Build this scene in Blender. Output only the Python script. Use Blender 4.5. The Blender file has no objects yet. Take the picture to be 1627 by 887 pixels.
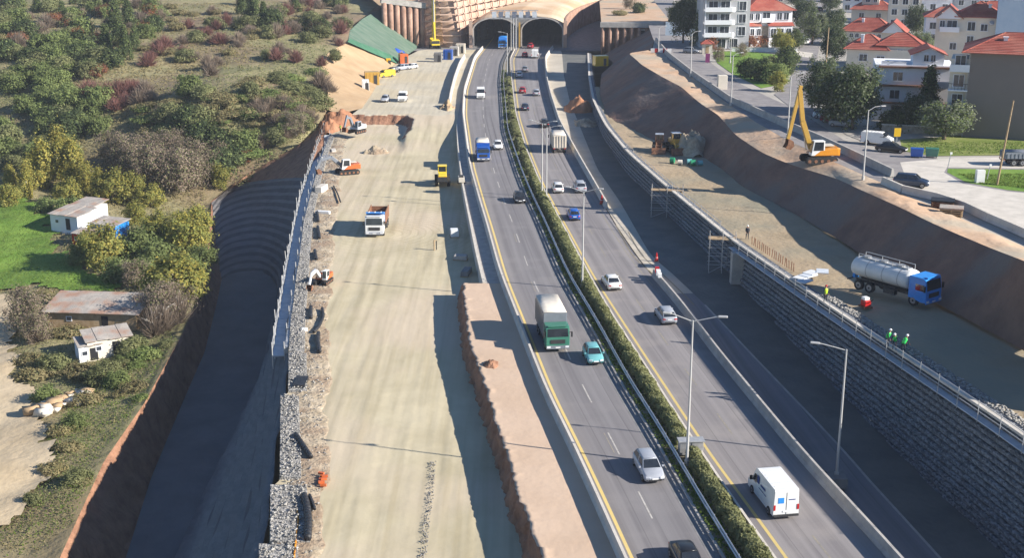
import bpy, math, random
import numpy as np
from mathutils import Vector, Matrix, noise as mnoise
random.seed(7); rng = np.random.default_rng(7)
R = math.radians
scene = bpy.context.scene
COL = scene.collection

# ---------------------------------------------------------------- camera
CAM_H, PITCH, FPX = 44.55, R(16.67), 2000.0
cam_data = bpy.data.cameras.new('camera'); cam = bpy.data.objects.new('camera', cam_data); COL.objects.link(cam)
cam.location = (0, 0, CAM_H); cam.rotation_euler = (math.pi/2 - PITCH, 0, 0)
cam_data.sensor_width = 36; cam_data.lens = FPX/1627*36; cam_data.clip_start = 1; cam_data.clip_end = 6000
scene.camera = cam
# ---------------------------------------------------------------- light
SUN_EL = R(26.2); SUN_FROM = Vector((1.95, -0.60, 0)).normalized()
world = bpy.data.worlds.new('World'); scene.world = world; world.use_nodes = True
wn = world.node_tree; bg = wn.nodes['Background']
sky = wn.nodes.new('ShaderNodeTexSky'); sky.sky_type = 'NISHITA'; sky.sun_disc = False
sky.sun_elevation = SUN_EL; sky.sun_rotation = math.atan2(SUN_FROM.x, SUN_FROM.y)
sky.air_density = 1.0; sky.dust_density = 0.0; sky.ozone_density = 6.0
wn.links.new(sky.outputs[0], bg.inputs[0]); bg.inputs[1].default_value = 0.07
sl = bpy.data.lights.new('sun', 'SUN'); sl.energy = 5.0; sl.angle = R(0.53); sl.color = (1.0, 0.935, 0.845)
so = bpy.data.objects.new('sun', sl); COL.objects.link(so)
sd = Vector((SUN_FROM.x*math.cos(SUN_EL), SUN_FROM.y*math.cos(SUN_EL), math.sin(SUN_EL)))
so.rotation_euler = sd.to_track_quat('Z', 'Y').to_euler(); so.location = (60, -20, 90)
vs = scene.view_settings
vs.view_transform = 'Standard'; vs.look = 'None'; vs.gamma = 1; vs.use_curve_mapping = False
vs.exposure = 1.0
scene.cycles.max_bounces = 6; scene.cycles.diffuse_bounces = 3; scene.cycles.transparent_max_bounces = 6
scene.cycles.caustics_reflective = False; scene.cycles.caustics_refractive = False

TZ = 9.3   # street level above the highway
# ---------------------------------------------------------------- survey helpers (photo point + height above the road -> metres)
def P(px, py, z=0.0):
    u = (px-813.5)/FPX; v = (py-443.5)/FPX
    d = Vector((u, math.cos(PITCH)-v*math.sin(PITCH), -math.sin(PITCH)-v*math.cos(PITCH)))
    t = (z-CAM_H)/d.z
    return Vector((d.x*t, d.y*t, z))
def PP(lst, z=None): return [P(q[0], q[1], q[2] if len(q) > 2 else z) for q in lst]
def resample(pts, n):
    a = np.array([tuple(p) for p in pts], float); s = np.r_[0, np.cumsum(np.linalg.norm(np.diff(a, axis=0), axis=1))]
    t = np.linspace(0, s[-1], n)
    return [Vector((np.interp(t, s, a[:,0])[i], np.interp(t, s, a[:,1])[i], np.interp(t, s, a[:,2])[i])) for i in range(n)] if n < 3 else [Vector(q) for q in np.stack([np.interp(t, s, a[:,k]) for k in range(3)], 1)]
def plen(pts): return sum((pts[i+1]-pts[i]).length for i in range(len(pts)-1))
def smooth_path(pts, ds=2.0, it=3):
    n = max(3, int(plen(pts)/ds)+1); q = resample(pts, n); a = np.array([tuple(p) for p in q])
    for _ in range(it):
        b = a.copy(); b[1:-1] = (a[:-2]+2*a[1:-1]+a[2:])/4; a = b
    return [Vector(r) for r in a]
def offset_path(pts, d):
    out = []
    for i, p in enumerate(pts):
        a = pts[max(0, i-1)]; b = pts[min(len(pts)-1, i+1)]; t = (b-a); t.z = 0
        if t.length < 1e-6: t = Vector((0, 1, 0))
        t.normalize(); out.append(Vector((p.x+t.y*d, p.y-t.x*d, p.z)))
    return out
def fbm(x, y, s=1.0, o=3, seed=0.0):
    return mnoise.fractal(Vector((x*s+seed, y*s-seed*.7, seed*1.3)), 1.0, 2.0, o)

# ---------------------------------------------------------------- mesh builder
class MB:
    def __init__(s): s.v = []; s.f = []; s.m = []; s.uv = {}
    def add(s, vs_, fs, m=0):
        o = len(s.v); s.v += [tuple(v) for v in vs_]; s.f += [tuple(i+o for i in f) for f in fs]; s.m += [m]*len(fs); return s
    def hexa(s, p, m=0): return s.add(p, [(0,3,2,1),(4,5,6,7),(0,1,5,4),(1,2,6,5),(2,3,7,6),(3,0,4,7)], m)
    def box(s, c, sz, m=0, rz=0.0, top=(1,1), sh=(0,0)):
        x, y, z = sz[0]/2, sz[1]/2, sz[2]/2; p = []
        for k, (tx, ty) in ((-1, (1,1)), (1, top)):
            for a, b in ((-1,-1),(1,-1),(1,1),(-1,1)):
                px, py = a*x*tx+(sh[0] if k > 0 else 0), b*y*ty+(sh[1] if k > 0 else 0)
                p.append((c[0]+px*math.cos(rz)-py*math.sin(rz), c[1]+px*math.sin(rz)+py*math.cos(rz), c[2]+k*z))
        return s.hexa(p, m)
    def bar(s, a, b, w, h=None, m=0):
        a, b = Vector(a), Vector(b); h = h or w; d = (b-a)
        if d.length < 1e-6: return s
        d.normalize(); up = Vector((0,0,1)) if abs(d.z) < .95 else Vector((0,1,0))
        x = d.cross(up).normalized()*(w/2); y = x.cross(d).normalized()*(h/2)
        return s.hexa([a-x-y, a+x-y, a+x+y, a-x+y, b-x-y, b+x-y, b+x+y, b-x+y], m)
    def cyl(s, a, b, r0, r1=None, n=8, m=0, caps=True):
        a, b = Vector(a), Vector(b); r1 = r0 if r1 is None else r1; d = (b-a).normalized()
        up = Vector((0,0,1)) if abs(d.z) < .95 else Vector((0,1,0)); x = d.cross(up).normalized(); y = x.cross(d).normalized()
        vs_ = []; fs = []
        for c, r in ((a, r0), (b, r1)):
            for i in range(n):
                t = 2*math.pi*i/n; vs_.append(c+x*(r*math.cos(t))+y*(r*math.sin(t)))
        for i in range(n): fs.append((i, (i+1) % n, n+(i+1) % n, n+i))
        if caps: fs += [tuple(range(n))[::-1], tuple(range(n, 2*n))]
        return s.add(vs_, fs, m)
    def tube(s, pts, r, n=6, m=0):
        for i in range(len(pts)-1): s.cyl(pts[i], pts[i+1], r if not isinstance(r, (list, tuple)) else r[i], r if not isinstance(r, (list, tuple)) else r[i+1], n, m)
        return s
    def prism(s, prof, x0, x1, m=0, axis='x'):
        n = len(prof); f = {'x': lambda t, q: (t, q[0], q[1]), 'y': lambda t, q: (q[0], t, q[1]), 'z': lambda t, q: (q[0], q[1], t)}[axis]
        return s.add([f(x0, q) for q in prof]+[f(x1, q) for q in prof], [(i, (i+1) % n, n+(i+1) % n, n+i) for i in range(n)]+[tuple(range(n))[::-1], tuple(range(n, 2*n))], m)
    def quad(s, a, b, c, d, m=0): return s.add([a, b, c, d], [(0,1,2,3)], m)
    def loft(s, rings, m=0, close=True, caps=False):
        n = len(rings[0]); vs_ = [p for r in rings for p in r]; fs = []
        for j in range(len(rings)-1):
            for i in range(n if close else n-1): fs.append((j*n+i, j*n+(i+1) % n, (j+1)*n+(i+1) % n, (j+1)*n+i))
        if caps: fs += [tuple(range(n))[::-1], tuple(range((len(rings)-1)*n, len(rings)*n))]
        return s.add(vs_, fs, m)
    def sweep(s, path, prof, m=0, close=True, caps=True):
        rings = []
        for i, p in enumerate(path):
            a = path[max(0, i-1)]; b = path[min(len(path)-1, i+1)]; t = (b-a); t.z = 0; t.normalize()
            rings.append([(p.x+t.y*q[0], p.y-t.x*q[0], p.z+q[1]) for q in prof])
        return s.loft(rings, m, close, caps and close)
    def mesh(s, name, mats, smooth=False):
        me = bpy.data.meshes.new(name); me.from_pydata(s.v, [], s.f)
        for mt in (mats if isinstance(mats, (list, tuple)) else [mats]): me.materials.append(MAT[mt] if isinstance(mt, str) else mt)
        if len(set(s.m)) > 1 or (s.m and s.m[0]): me.polygons.foreach_set('material_index', s.m)
        if smooth: me.polygons.foreach_set('use_smooth', [True]*len(s.f))
        me.update(); return me
    def build(s, name, mats, parent=None, smooth=False, bevel=0):
        return link(name, s.mesh(name, mats, smooth), parent, bevel)
def link(name, me, parent=None, bevel=0):
    o = bpy.data.objects.new(name, me); COL.objects.link(o)
    if parent is not None: o.parent = parent
    if bevel:
        b = o.modifiers.new('bevel', 'BEVEL'); b.width = bevel; b.segments = 2; b.limit_method = 'ANGLE'; b.angle_limit = R(40)
    return o
def np_mesh(name, V, Fq, mats, smooth=False, mi=None):
    me = bpy.data.meshes.new(name); V = np.asarray(V, np.float32); Fq = np.asarray(Fq, np.int32); n, k = Fq.shape
    me.vertices.add(len(V)); me.vertices.foreach_set('co', V.ravel())
    me.loops.add(n*k); me.loops.foreach_set('vertex_index', Fq.ravel())
    me.polygons.add(n); me.polygons.foreach_set('loop_start', np.arange(0, n*k, k, dtype=np.int32)); me.polygons.foreach_set('loop_total', np.full(n, k, np.int32))
    for mt in (mats if isinstance(mats, (list, tuple)) else [mats]): me.materials.append(MAT[mt] if isinstance(mt, str) else mt)
    if mi is not None: me.polygons.foreach_set('material_index', np.asarray(mi, np.int32))
    if smooth: me.polygons.foreach_set('use_smooth', np.ones(n, bool))
    me.update(calc_edges=True); me.validate(); return me
def tag(o, label=None, cat=None, group=None, kind=None):
    if label: o['label'] = label
    if cat: o['category'] = cat
    if group: o['group'] = group
    if kind: o['kind'] = kind
    return o
def thing(name, label, cat, loc=(0,0,0), rz=0.0, group=None):
    o = bpy.data.objects.new(name, None); COL.objects.link(o); o.empty_display_size = .3
    o.location = loc; o.rotation_euler = (0, 0, rz); return tag(o, label, cat, group)
def copy_tree(o, parent=None):
    c = o.copy(); COL.objects.link(c); c.parent = parent
    for ch in o.children: copy_tree(ch, c)
    return c

# ---------------------------------------------------------------- materials
MAT = {}
def mat(name, c1, c2=None, scale=1.0, rough=.85, bump=0.0, bscale=None, metal=0.0, stretch=(1,1,1), c3=None, s3=None, spec=.3, coord='Object', detail=6, rnd=0.0, alpha=None, lo=.35, hi=.65):
    m = bpy.data.materials.new(name); m.use_nodes = True; MAT[name] = m; nt = m.node_tree; b = nt.nodes['Principled BSDF']
    b.inputs['Roughness'].default_value = rough; b.inputs['Metallic'].default_value = metal; b.inputs['Specular IOR Level'].default_value = spec
    tc = nt.nodes.new('ShaderNodeTexCoord'); mp = nt.nodes.new('ShaderNodeMapping'); mp.inputs['Scale'].default_value = stretch
    nt.links.new(tc.outputs[coord], mp.inputs[0]); col = None
    if c2 is not None:
        nz = nt.nodes.new('ShaderNodeTexNoise'); nz.inputs['Scale'].default_value = scale; nz.inputs['Detail'].default_value = detail; nz.inputs['Roughness'].default_value = .62
        nt.links.new(mp.outputs[0], nz.inputs[0])
        rp = nt.nodes.new('ShaderNodeValToRGB'); rp.color_ramp.elements[0].position = lo; rp.color_ramp.elements[1].position = hi
        rp.color_ramp.elements[0].color = (*c1, 1); rp.color_ramp.elements[1].color = (*c2, 1)
        nt.links.new(nz.outputs[0], rp.inputs[0]); col = rp.outputs[0]
        if c3 is not None:
            n3 = nt.nodes.new('ShaderNodeTexNoise'); n3.inputs['Scale'].default_value = s3; n3.inputs['Detail'].default_value = 5; nt.links.new(tc.outputs[coord], n3.inputs[0])
            r3 = nt.nodes.new('ShaderNodeValToRGB'); r3.color_ramp.elements[0].position = .45; r3.color_ramp.elements[1].position = .62
            nt.links.new(n3.outputs[0], r3.inputs[0])
            mx = nt.nodes.new('ShaderNodeMix'); mx.data_type = 'RGBA'; nt.links.new(r3.outputs[0], mx.inputs[0]); nt.links.new(col, mx.inputs[6]); mx.inputs[7].default_value = (*c3, 1); col = mx.outputs[2]
    else: b.inputs['Base Color'].default_value = (*c1, 1)
    if rnd:
        oi = nt.nodes.new('ShaderNodeObjectInfo'); hs = nt.nodes.new('ShaderNodeHueSaturation'); ma = nt.nodes.new('ShaderNodeMapRange')
        nt.links.new(oi.outputs['Random'], ma.inputs[0]); ma.inputs[3].default_value = 1-rnd; ma.inputs[4].default_value = 1+rnd
        nt.links.new(ma.outputs[0], hs.inputs['Value'])
        if col is not None: nt.links.new(col, hs.inputs['Color'])
        else: hs.inputs['Color'].default_value = (*c1, 1)
        col = hs.outputs[0]
    if col is not None: nt.links.new(col, b.inputs['Base Color'])
    if bump:
        nb = nt.nodes.new('ShaderNodeTexNoise'); nb.inputs['Scale'].default_value = bscale or scale*3; nb.inputs['Detail'].default_value = 5
        nt.links.new(mp.outputs[0], nb.inputs[0]); bp = nt.nodes.new('ShaderNodeBump'); bp.inputs['Strength'].default_value = 1.0; bp.inputs['Distance'].default_value = bump
        nt.links.new(nb.outputs[0], bp.inputs['Height']); nt.links.new(bp.outputs[0], b.inputs['Normal'])
    return m
def leaf_mat(name, c1, c2, scale=.9, rnd=.18):
    m = mat(name, c1, c2, scale, rough=.75, spec=.15, rnd=rnd, lo=.3, hi=.7)
    nt = m.node_tree; b = nt.nodes['Principled BSDF']; tr = nt.nodes.new('ShaderNodeBsdfTranslucent'); mx = nt.nodes.new('ShaderNodeMixShader'); mx.inputs[0].default_value = .42
    nt.links.new(b.inputs['Base Color'].links[0].from_socket, tr.inputs[0]); nt.links.new(b.outputs[0], mx.inputs[1]); nt.links.new(tr.outputs[0], mx.inputs[2]); nt.links.new(mx.outputs[0], nt.nodes['Material Output'].inputs[0])
    return m
def stone_mat(name, c1, c2, c3, vs_=3.0, bump=.08, stretch=(1,1,1)):
    m = bpy.data.materials.new(name); m.use_nodes = True; MAT[name] = m; nt = m.node_tree; b = nt.nodes['Principled BSDF']; b.inputs['Roughness'].default_value = .9; b.inputs['Specular IOR Level'].default_value = .2
    tc = nt.nodes.new('ShaderNodeTexCoord'); mp = nt.nodes.new('ShaderNodeMapping'); mp.inputs['Scale'].default_value = stretch; nt.links.new(tc.outputs['Object'], mp.inputs[0])
    vo = nt.nodes.new('ShaderNodeTexVoronoi'); vo.inputs['Scale'].default_value = vs_; nt.links.new(mp.outputs[0], vo.inputs[0])
    rp = nt.nodes.new('ShaderNodeValToRGB'); e = rp.color_ramp.elements; e[0].color = (*c1, 1); e[1].color = (*c3, 1); e[0].position = .15; e[1].position = .9; q = e.new(.5); q.color = (*c2, 1)
    sp = nt.nodes.new('ShaderNodeSeparateColor'); nt.links.new(vo.outputs['Color'], sp.inputs[0]); nt.links.new(sp.outputs[0], rp.inputs[0]); nt.links.new(rp.outputs[0], b.inputs['Base Color'])
    bp = nt.nodes.new('ShaderNodeBump'); bp.inputs['Distance'].default_value = bump; bp.invert = True; nt.links.new(vo.outputs['Distance'], bp.inputs['Height']); nt.links.new(bp.outputs[0], b.inputs['Normal'])
    return m

def asphalt_mat(name, base, light, streak):
    # tyre-polished lanes run along V of the road UVs
    m = bpy.data.materials.new(name); m.use_nodes = True; MAT[name] = m; nt = m.node_tree; b = nt.nodes['Principled BSDF']; b.inputs['Roughness'].default_value = .8; b.inputs['Specular IOR Level'].default_value = .3
    uv = nt.nodes.new('ShaderNodeUVMap'); mp = nt.nodes.new('ShaderNodeMapping'); mp.inputs['Scale'].default_value = (1.3, .02, 1); nt.links.new(uv.outputs[0], mp.inputs[0])
    n1 = nt.nodes.new('ShaderNodeTexNoise'); n1.inputs['Scale'].default_value = 1.0; n1.inputs['Detail'].default_value = 5; nt.links.new(mp.outputs[0], n1.inputs[0])
    r1 = nt.nodes.new('ShaderNodeValToRGB'); e = r1.color_ramp.elements; e[0].position = .32; e[1].position = .68; e[0].color = (*base, 1); e[1].color = (*light, 1); nt.links.new(n1.outputs[0], r1.inputs[0])
    tc = nt.nodes.new('ShaderNodeTexCoord'); n2 = nt.nodes.new('ShaderNodeTexNoise'); n2.inputs['Scale'].default_value = .22; n2.inputs['Detail'].default_value = 8; nt.links.new(tc.outputs['Object'], n2.inputs[0])
    r2 = nt.nodes.new('ShaderNodeValToRGB'); r2.color_ramp.elements[0].position = .52; r2.color_ramp.elements[1].position = .75; r2.color_ramp.elements[1].color = (.7,.7,.7,1); nt.links.new(n2.outputs[0], r2.inputs[0])
    mx = nt.nodes.new('ShaderNodeMix'); mx.data_type = 'RGBA'; nt.links.new(r2.outputs[0], mx.inputs[0]); nt.links.new(r1.outputs[0], mx.inputs[6]); mx.inputs[7].default_value = (*streak, 1)
    mp3 = nt.nodes.new('ShaderNodeMapping'); mp3.inputs['Scale'].default_value = (2.2, .006, 1); nt.links.new(uv.outputs[0], mp3.inputs[0])
    n3 = nt.nodes.new('ShaderNodeTexNoise'); n3.inputs['Scale'].default_value = 1.0; n3.inputs['Detail'].default_value = 3; nt.links.new(mp3.outputs[0], n3.inputs[0])
    r3 = nt.nodes.new('ShaderNodeValToRGB'); r3.color_ramp.elements[0].position = .60; r3.color_ramp.elements[1].position = .72; nt.links.new(n3.outputs[0], r3.inputs[0]); r3.color_ramp.elements[1].color = (.8,.8,.8,1)
    mx2 = nt.nodes.new('ShaderNodeMix'); mx2.data_type = 'RGBA'; nt.links.new(r3.outputs[0], mx2.inputs[0]); nt.links.new(mx.outputs[2], mx2.inputs[6]); mx2.inputs[7].default_value = (base[0]*.55, base[1]*.55, base[2]*.55, 1)
    nt.links.new(mx2.outputs[2], b.inputs['Base Color'])
    n4 = nt.nodes.new('ShaderNodeTexNoise'); n4.inputs['Scale'].default_value = 25; nt.links.new(tc.outputs['Object'], n4.inputs[0]); bp = nt.nodes.new('ShaderNodeBump'); bp.inputs['Distance'].default_value = .01; nt.links.new(n4.outputs[0], bp.inputs['Height']); nt.links.new(bp.outputs[0], b.inputs['Normal'])
    return m

asphalt_mat('asphalt', (.165,.155,.158), (.235,.222,.222), (.25,.235,.23))
asphalt_mat('asphalt_right', (.19,.175,.175), (.275,.255,.25), (.31,.28,.26))
asphalt_mat('asphalt_low', (.16,.16,.17), (.23,.225,.235), (.26,.24,.225))
mat('asphalt_street', (.21,.195,.195), (.29,.27,.26), .5, bump=.01, bscale=20)
mat('line_yellow', (.60,.45,.15), (.50,.41,.20), 1.5, lo=.3, hi=.8)
mat('line_white', (.55,.52,.47), (.32,.30,.28), 2.5)
mat('line_old', (.34,.30,.22), (.22,.205,.19), 2.5)
mat('concrete', (.33,.31,.29), (.46,.43,.39), .8, bump=.02, bscale=6)
mat('concrete_pale', (.50,.46,.40), (.62,.57,.50), .6, bump=.02, bscale=6)
mat('concrete_dark', (.16,.16,.16), (.26,.25,.24), .7, bump=.02)
mat('sand', (.445,.385,.255), (.545,.475,.325), .12, bump=.04, bscale=.9, c3=(.55,.46,.335), s3=.05, detail=10)
mat('sand_far', (.45,.40,.30), (.54,.485,.375), .10, bump=.05, bscale=1.2, c3=(.50,.43,.30), s3=.04)
mat('clay_deck', (.52,.38,.27), (.575,.43,.315), .15, bump=.04, bscale=1.5)
mat('clay_cut', (.20,.10,.06), (.34,.18,.11), .6, bump=.25, bscale=1.6)
mat('dirt_rubble', (.34,.27,.18), (.50,.42,.31), .8, bump=.22, bscale=2.4, c3=(.30,.22,.15), s3=.3)
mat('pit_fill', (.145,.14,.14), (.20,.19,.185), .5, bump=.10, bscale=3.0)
mat('pit_riser', (.085,.083,.085), (.12,.115,.115), .6, bump=.1, bscale=3.0)  # darker copy of the fill: shading of the steps painted into the risers
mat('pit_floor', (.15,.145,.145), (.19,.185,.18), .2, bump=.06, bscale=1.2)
mat('hill', (.17,.165,.075), (.31,.265,.145), .10, bump=.35, bscale=.7, c3=(.20,.145,.09), s3=.035, detail=10)
mat('lawn', (.11,.21,.025), (.18,.28,.045), .35, bump=.12, bscale=3)
mat('lawn_dry', (.13,.18,.03), (.24,.26,.08), .3, bump=.08, bscale=3)
mat('dirt_path', (.44,.345,.22), (.56,.45,.30), .16, bump=.12, bscale=1.2)
mat('verge', (.19,.165,.12), (.27,.235,.17), .3, bump=.1, bscale=2.0)
mat('low_dirt', (.115,.12,.115), (.165,.165,.15), .25, bump=.08, bscale=2.0)
mat('service', (.42,.375,.30), (.52,.465,.38), .2, bump=.03, bscale=2.0)
mat('platform', (.30,.235,.15), (.45,.34,.22), .14, bump=.12, bscale=1.4, c3=(.27,.24,.17), s3=.07, detail=9)
mat('embank', (.15,.085,.062), (.23,.13,.09), .25, bump=.16, bscale=1.6, c3=(.17,.13,.11), s3=.08, stretch=(1,1,1))
mat('embank_top', (.48,.31,.19), (.57,.40,.27), .2, bump=.10, bscale=1.4, c3=(.42,.35,.26), s3=.08)
mat('red_earth', (.30,.135,.07), (.43,.215,.12), .6, bump=.15, bscale=2)
mat('sand_slope', (.36,.245,.14), (.42,.30,.18), .25, bump=.05, bscale=2)
mat('green_net', (.075,.135,.095), (.14,.185,.14), .18, bump=.08, bscale=1.5, stretch=(1,3,1))
mat('ground', (.20,.19,.15), (.28,.26,.21), .1, bump=.05)
mat('town_ground', (.34,.31,.27), (.45,.42,.37), .15, bump=.01)
stone_mat('gabion', (.17,.165,.155), (.28,.27,.25), (.42,.40,.37), 5.0, .08)
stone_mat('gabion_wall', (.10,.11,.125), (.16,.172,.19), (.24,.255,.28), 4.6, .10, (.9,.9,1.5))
mat('stone_a', (.24,.23,.21), (.33,.315,.285), 3, bump=.03); mat('stone_b', (.34,.325,.30), (.43,.41,.375), 3, bump=.03); mat('stone_c', (.17,.16,.155), (.26,.25,.24), 3, bump=.03)
mat('steel', (.42,.42,.43), (.52,.52,.52), 3, rough=.45, metal=.6)
mat('galv', (.36,.37,.38), (.46,.46,.46), 3, rough=.5, metal=.3)
mat('lamp_grey', (.52,.51,.49), rough=.5, metal=.2)
mat('rust', (.16,.07,.04), (.27,.14,.08), 2.5, bump=.02)
mat('board', (.45,.50,.56), (.58,.61,.64), 1.2); mat('timber', (.32,.22,.12), (.45,.33,.20), 2)
mat('black_plastic', (.015,.016,.018), (.035,.035,.04), 2, rough=.45, bump=.05, bscale=6)
mat('rubber', (.018,.018,.019), (.035,.034,.033), 3, rough=.9)
mat('dark', (.02,.02,.022), rough=.7); mat('grille', (.03,.03,.033), (.06,.06,.06), 8, rough=.5)
mat('glass', (.012,.016,.022), (.03,.036,.045), .8, rough=.08, spec=.8); mat('glass_house', (.025,.03,.04), (.06,.07,.085), .8, rough=.12, spec=.7)
mat('chrome', (.6,.6,.6), rough=.25, metal=.9); mat('rim', (.35,.35,.36), rough=.35, metal=.7)
mat('head_lamp', (.75,.76,.78), rough=.15, spec=.8); mat('tail_red', (.45,.015,.015), rough=.3); mat('plate', (.8,.8,.78)); mat('amber', (.7,.28,.02), rough=.4)
def paint(n, c, rough=.28): return mat('paint_'+n, c, tuple(min(1, x*.86) for x in c), 1.6, rough=rough, spec=.5, lo=.4, hi=.75)
for n, c in dict(white=(.78,.78,.76), silver=(.36,.38,.42), grey=(.20,.22,.25), black=(.018,.019,.022), blue=(.015,.10,.42), deepblue=(.02,.07,.28), red=(.35,.02,.03), teal=(.16,.42,.44), green=(.05,.20,.14), yellow=(.72,.44,.02), orange=(.68,.27,.02), skyblue=(.03,.25,.68), cream=(.66,.60,.50), navy=(.02,.035,.07), brightyellow=(.80,.60,.05), orangered=(.60,.14,.04), green2=(.03,.25,.12), hiviz=(.55,.80,.05), hivizgreen=(.05,.62,.12), ochre=(.50,.30,.06), purple=(.30,.05,.18)).items(): paint(n, c)
mat('tarp_cream', (.62,.56,.47), (.72,.66,.57), .8, bump=.03, bscale=2)
mat('tank_white', (.60,.61,.60), (.70,.70,.68), .8, rough=.4)
mat('tarp_blue', (.02,.07,.40), (.04,.12,.50), 2, rough=.6)
mat('white_wall', (.72,.73,.76), (.78,.79,.81), .5, bump=.005); mat('cream_wall', (.60,.55,.46), (.68,.62,.53), .5, bump=.005)
mat('grey_wall', (.42,.42,.43), (.50,.50,.50), .4); mat('brown_wall', (.185,.16,.148), (.20,.172,.158), .25)
mat('plaster_blue', (.40,.50,.60), (.48,.56,.64), .5); mat('stone_wall', (.26,.22,.17), (.38,.33,.27), 2, bump=.04)
mat('roof_red', (.36,.095,.068), (.28,.07,.052), .7, bump=.05, bscale=5, c3=(.39,.14,.10), s3=.25)
mat('roof_old', (.30,.27,.24), (.45,.41,.36), .8, bump=.04, bscale=5, c3=(.34,.21,.15), s3=.4)
mat('pink_wall', (.44,.31,.24), (.54,.40,.31), .25, bump=.06, bscale=2, c3=(.46,.30,.22), s3=.10)
mat('pile_brown', (.26,.15,.105), (.42,.27,.20), .4, bump=.06, bscale=2); mat('roof_sand', (.55,.43,.29), (.64,.53,.39), .12, bump=.05, bscale=1, c3=(.50,.34,.20), s3=.05)
mat('bark', (.10,.07,.05), (.19,.14,.10), 4, bump=.05); mat('bark_pale', (.40,.36,.31), (.52,.48,.42), 4)
leaf_mat('leaf_green', (0.126,0.170,0.055), (0.268,0.308,0.116)); leaf_mat('leaf_dark', (0.049,0.076,0.033), (0.130,0.159,0.071)); leaf_mat('leaf_olive', (0.140,0.161,0.064), (0.312,0.312,0.151))
leaf_mat('leaf_yellow', (0.297,0.260,0.052), (0.505,0.431,0.119)); leaf_mat('leaf_lime', (0.169,0.189,0.047), (0.324,0.324,0.101)); leaf_mat('leaf_silver', (0.121,0.143,0.097), (0.276,0.292,0.211))
leaf_mat('twig_red', (0.194,0.089,0.075), (0.316,0.172,0.144)); leaf_mat('twig_grey', (0.216,0.166,0.122), (0.367,0.295,0.230)); leaf_mat('leaf_rust', (0.220,0.085,0.030), (0.340,0.160,0.060)); leaf_mat('grass_dry', (0.210,0.179,0.079), (0.357,0.299,0.163)); leaf_mat('grass_green', (0.091,0.154,0.025), (0.182,0.238,0.049)); leaf_mat('leaf_hedge', (0.196,0.211,0.092), (0.401,0.401,0.196)); leaf_mat('leaf_ivy', (0.124,0.186,0.055), (0.274,0.310,0.112))
mat('skin', (.45,.26,.18)); mat('trousers', (.025,.03,.045)); mat('sign_blue', (.02,.10,.42)); mat('paint_text', (.03,.06,.20)); mat('dark_sign', (.10,.12,.17), (.2,.22,.27), 3)

# compacted tracks and turning arcs on the working platform
nt = MAT['sand'].node_tree; bs = nt.nodes['Principled BSDF']; src = bs.inputs['Base Color'].links[0].from_socket; tc = nt.nodes.new('ShaderNodeTexCoord')
def _mp(scale, loc=(0,0,0)):
    m_ = nt.nodes.new('ShaderNodeMapping'); m_.inputs['Scale'].default_value = scale; m_.inputs['Location'].default_value = loc; nt.links.new(tc.outputs['Object'], m_.inputs[0]); return m_
n1 = nt.nodes.new('ShaderNodeTexNoise'); n1.inputs['Scale'].default_value = 1; n1.inputs['Detail'].default_value = 4; nt.links.new(_mp((1.1,.035,1)).outputs[0], n1.inputs[0])
r1 = nt.nodes.new('ShaderNodeValToRGB'); r1.color_ramp.elements[0].position = .45; r1.color_ramp.elements[1].position = .68; nt.links.new(n1.outputs[0], r1.inputs[0])
k1 = nt.nodes.new('ShaderNodeMix'); k1.data_type = 'RGBA'; k1.blend_type = 'MULTIPLY'; k1.inputs[7].default_value = (.84,.83,.80,1); nt.links.new(r1.outputs[0], k1.inputs[0]); nt.links.new(src, k1.inputs[6])
cx_, cy_ = P(612, 372, -1.8).x, P(612, 372, -1.8).y
wv = nt.nodes.new('ShaderNodeTexWave'); wv.wave_type = 'RINGS'; wv.rings_direction = 'Z'; wv.inputs['Scale'].default_value = .30; wv.inputs['Distortion'].default_value = 14.0; wv.inputs['Detail'].default_value = 3; wv.inputs['Detail Scale'].default_value = .25; nt.links.new(_mp((1,1,1), (-cx_,-cy_,0)).outputs[0], wv.inputs[0])
ln_ = nt.nodes.new('ShaderNodeVectorMath'); ln_.operation = 'LENGTH'; nt.links.new(_mp((1,.55,.1), (-cx_-5,-cy_*.55-7,0)).outputs[0], ln_.inputs[0])
mr_ = nt.nodes.new('ShaderNodeMapRange'); mr_.inputs[1].default_value = 19; mr_.inputs[2].default_value = 8; nt.links.new(ln_.outputs['Value'], mr_.inputs[0])
rw = nt.nodes.new('ShaderNodeValToRGB'); rw.color_ramp.elements[0].position = .72; rw.color_ramp.elements[1].position = .95; nt.links.new(wv.outputs[0], rw.inputs[0])
mm = nt.nodes.new('ShaderNodeMath'); mm.operation = 'MULTIPLY'; nt.links.new(mr_.outputs[0], mm.inputs[0]); nt.links.new(rw.outputs[0], mm.inputs[1])
k2 = nt.nodes.new('ShaderNodeMix'); k2.data_type = 'RGBA'; k2.blend_type = 'MULTIPLY'; k2.inputs[7].default_value = (.90,.89,.87,1); nt.links.new(mm.outputs[0], k2.inputs[0]); nt.links.new(k1.outputs[2], k2.inputs[6]); nt.links.new(k2.outputs[2], bs.inputs['Base Color'])
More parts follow.
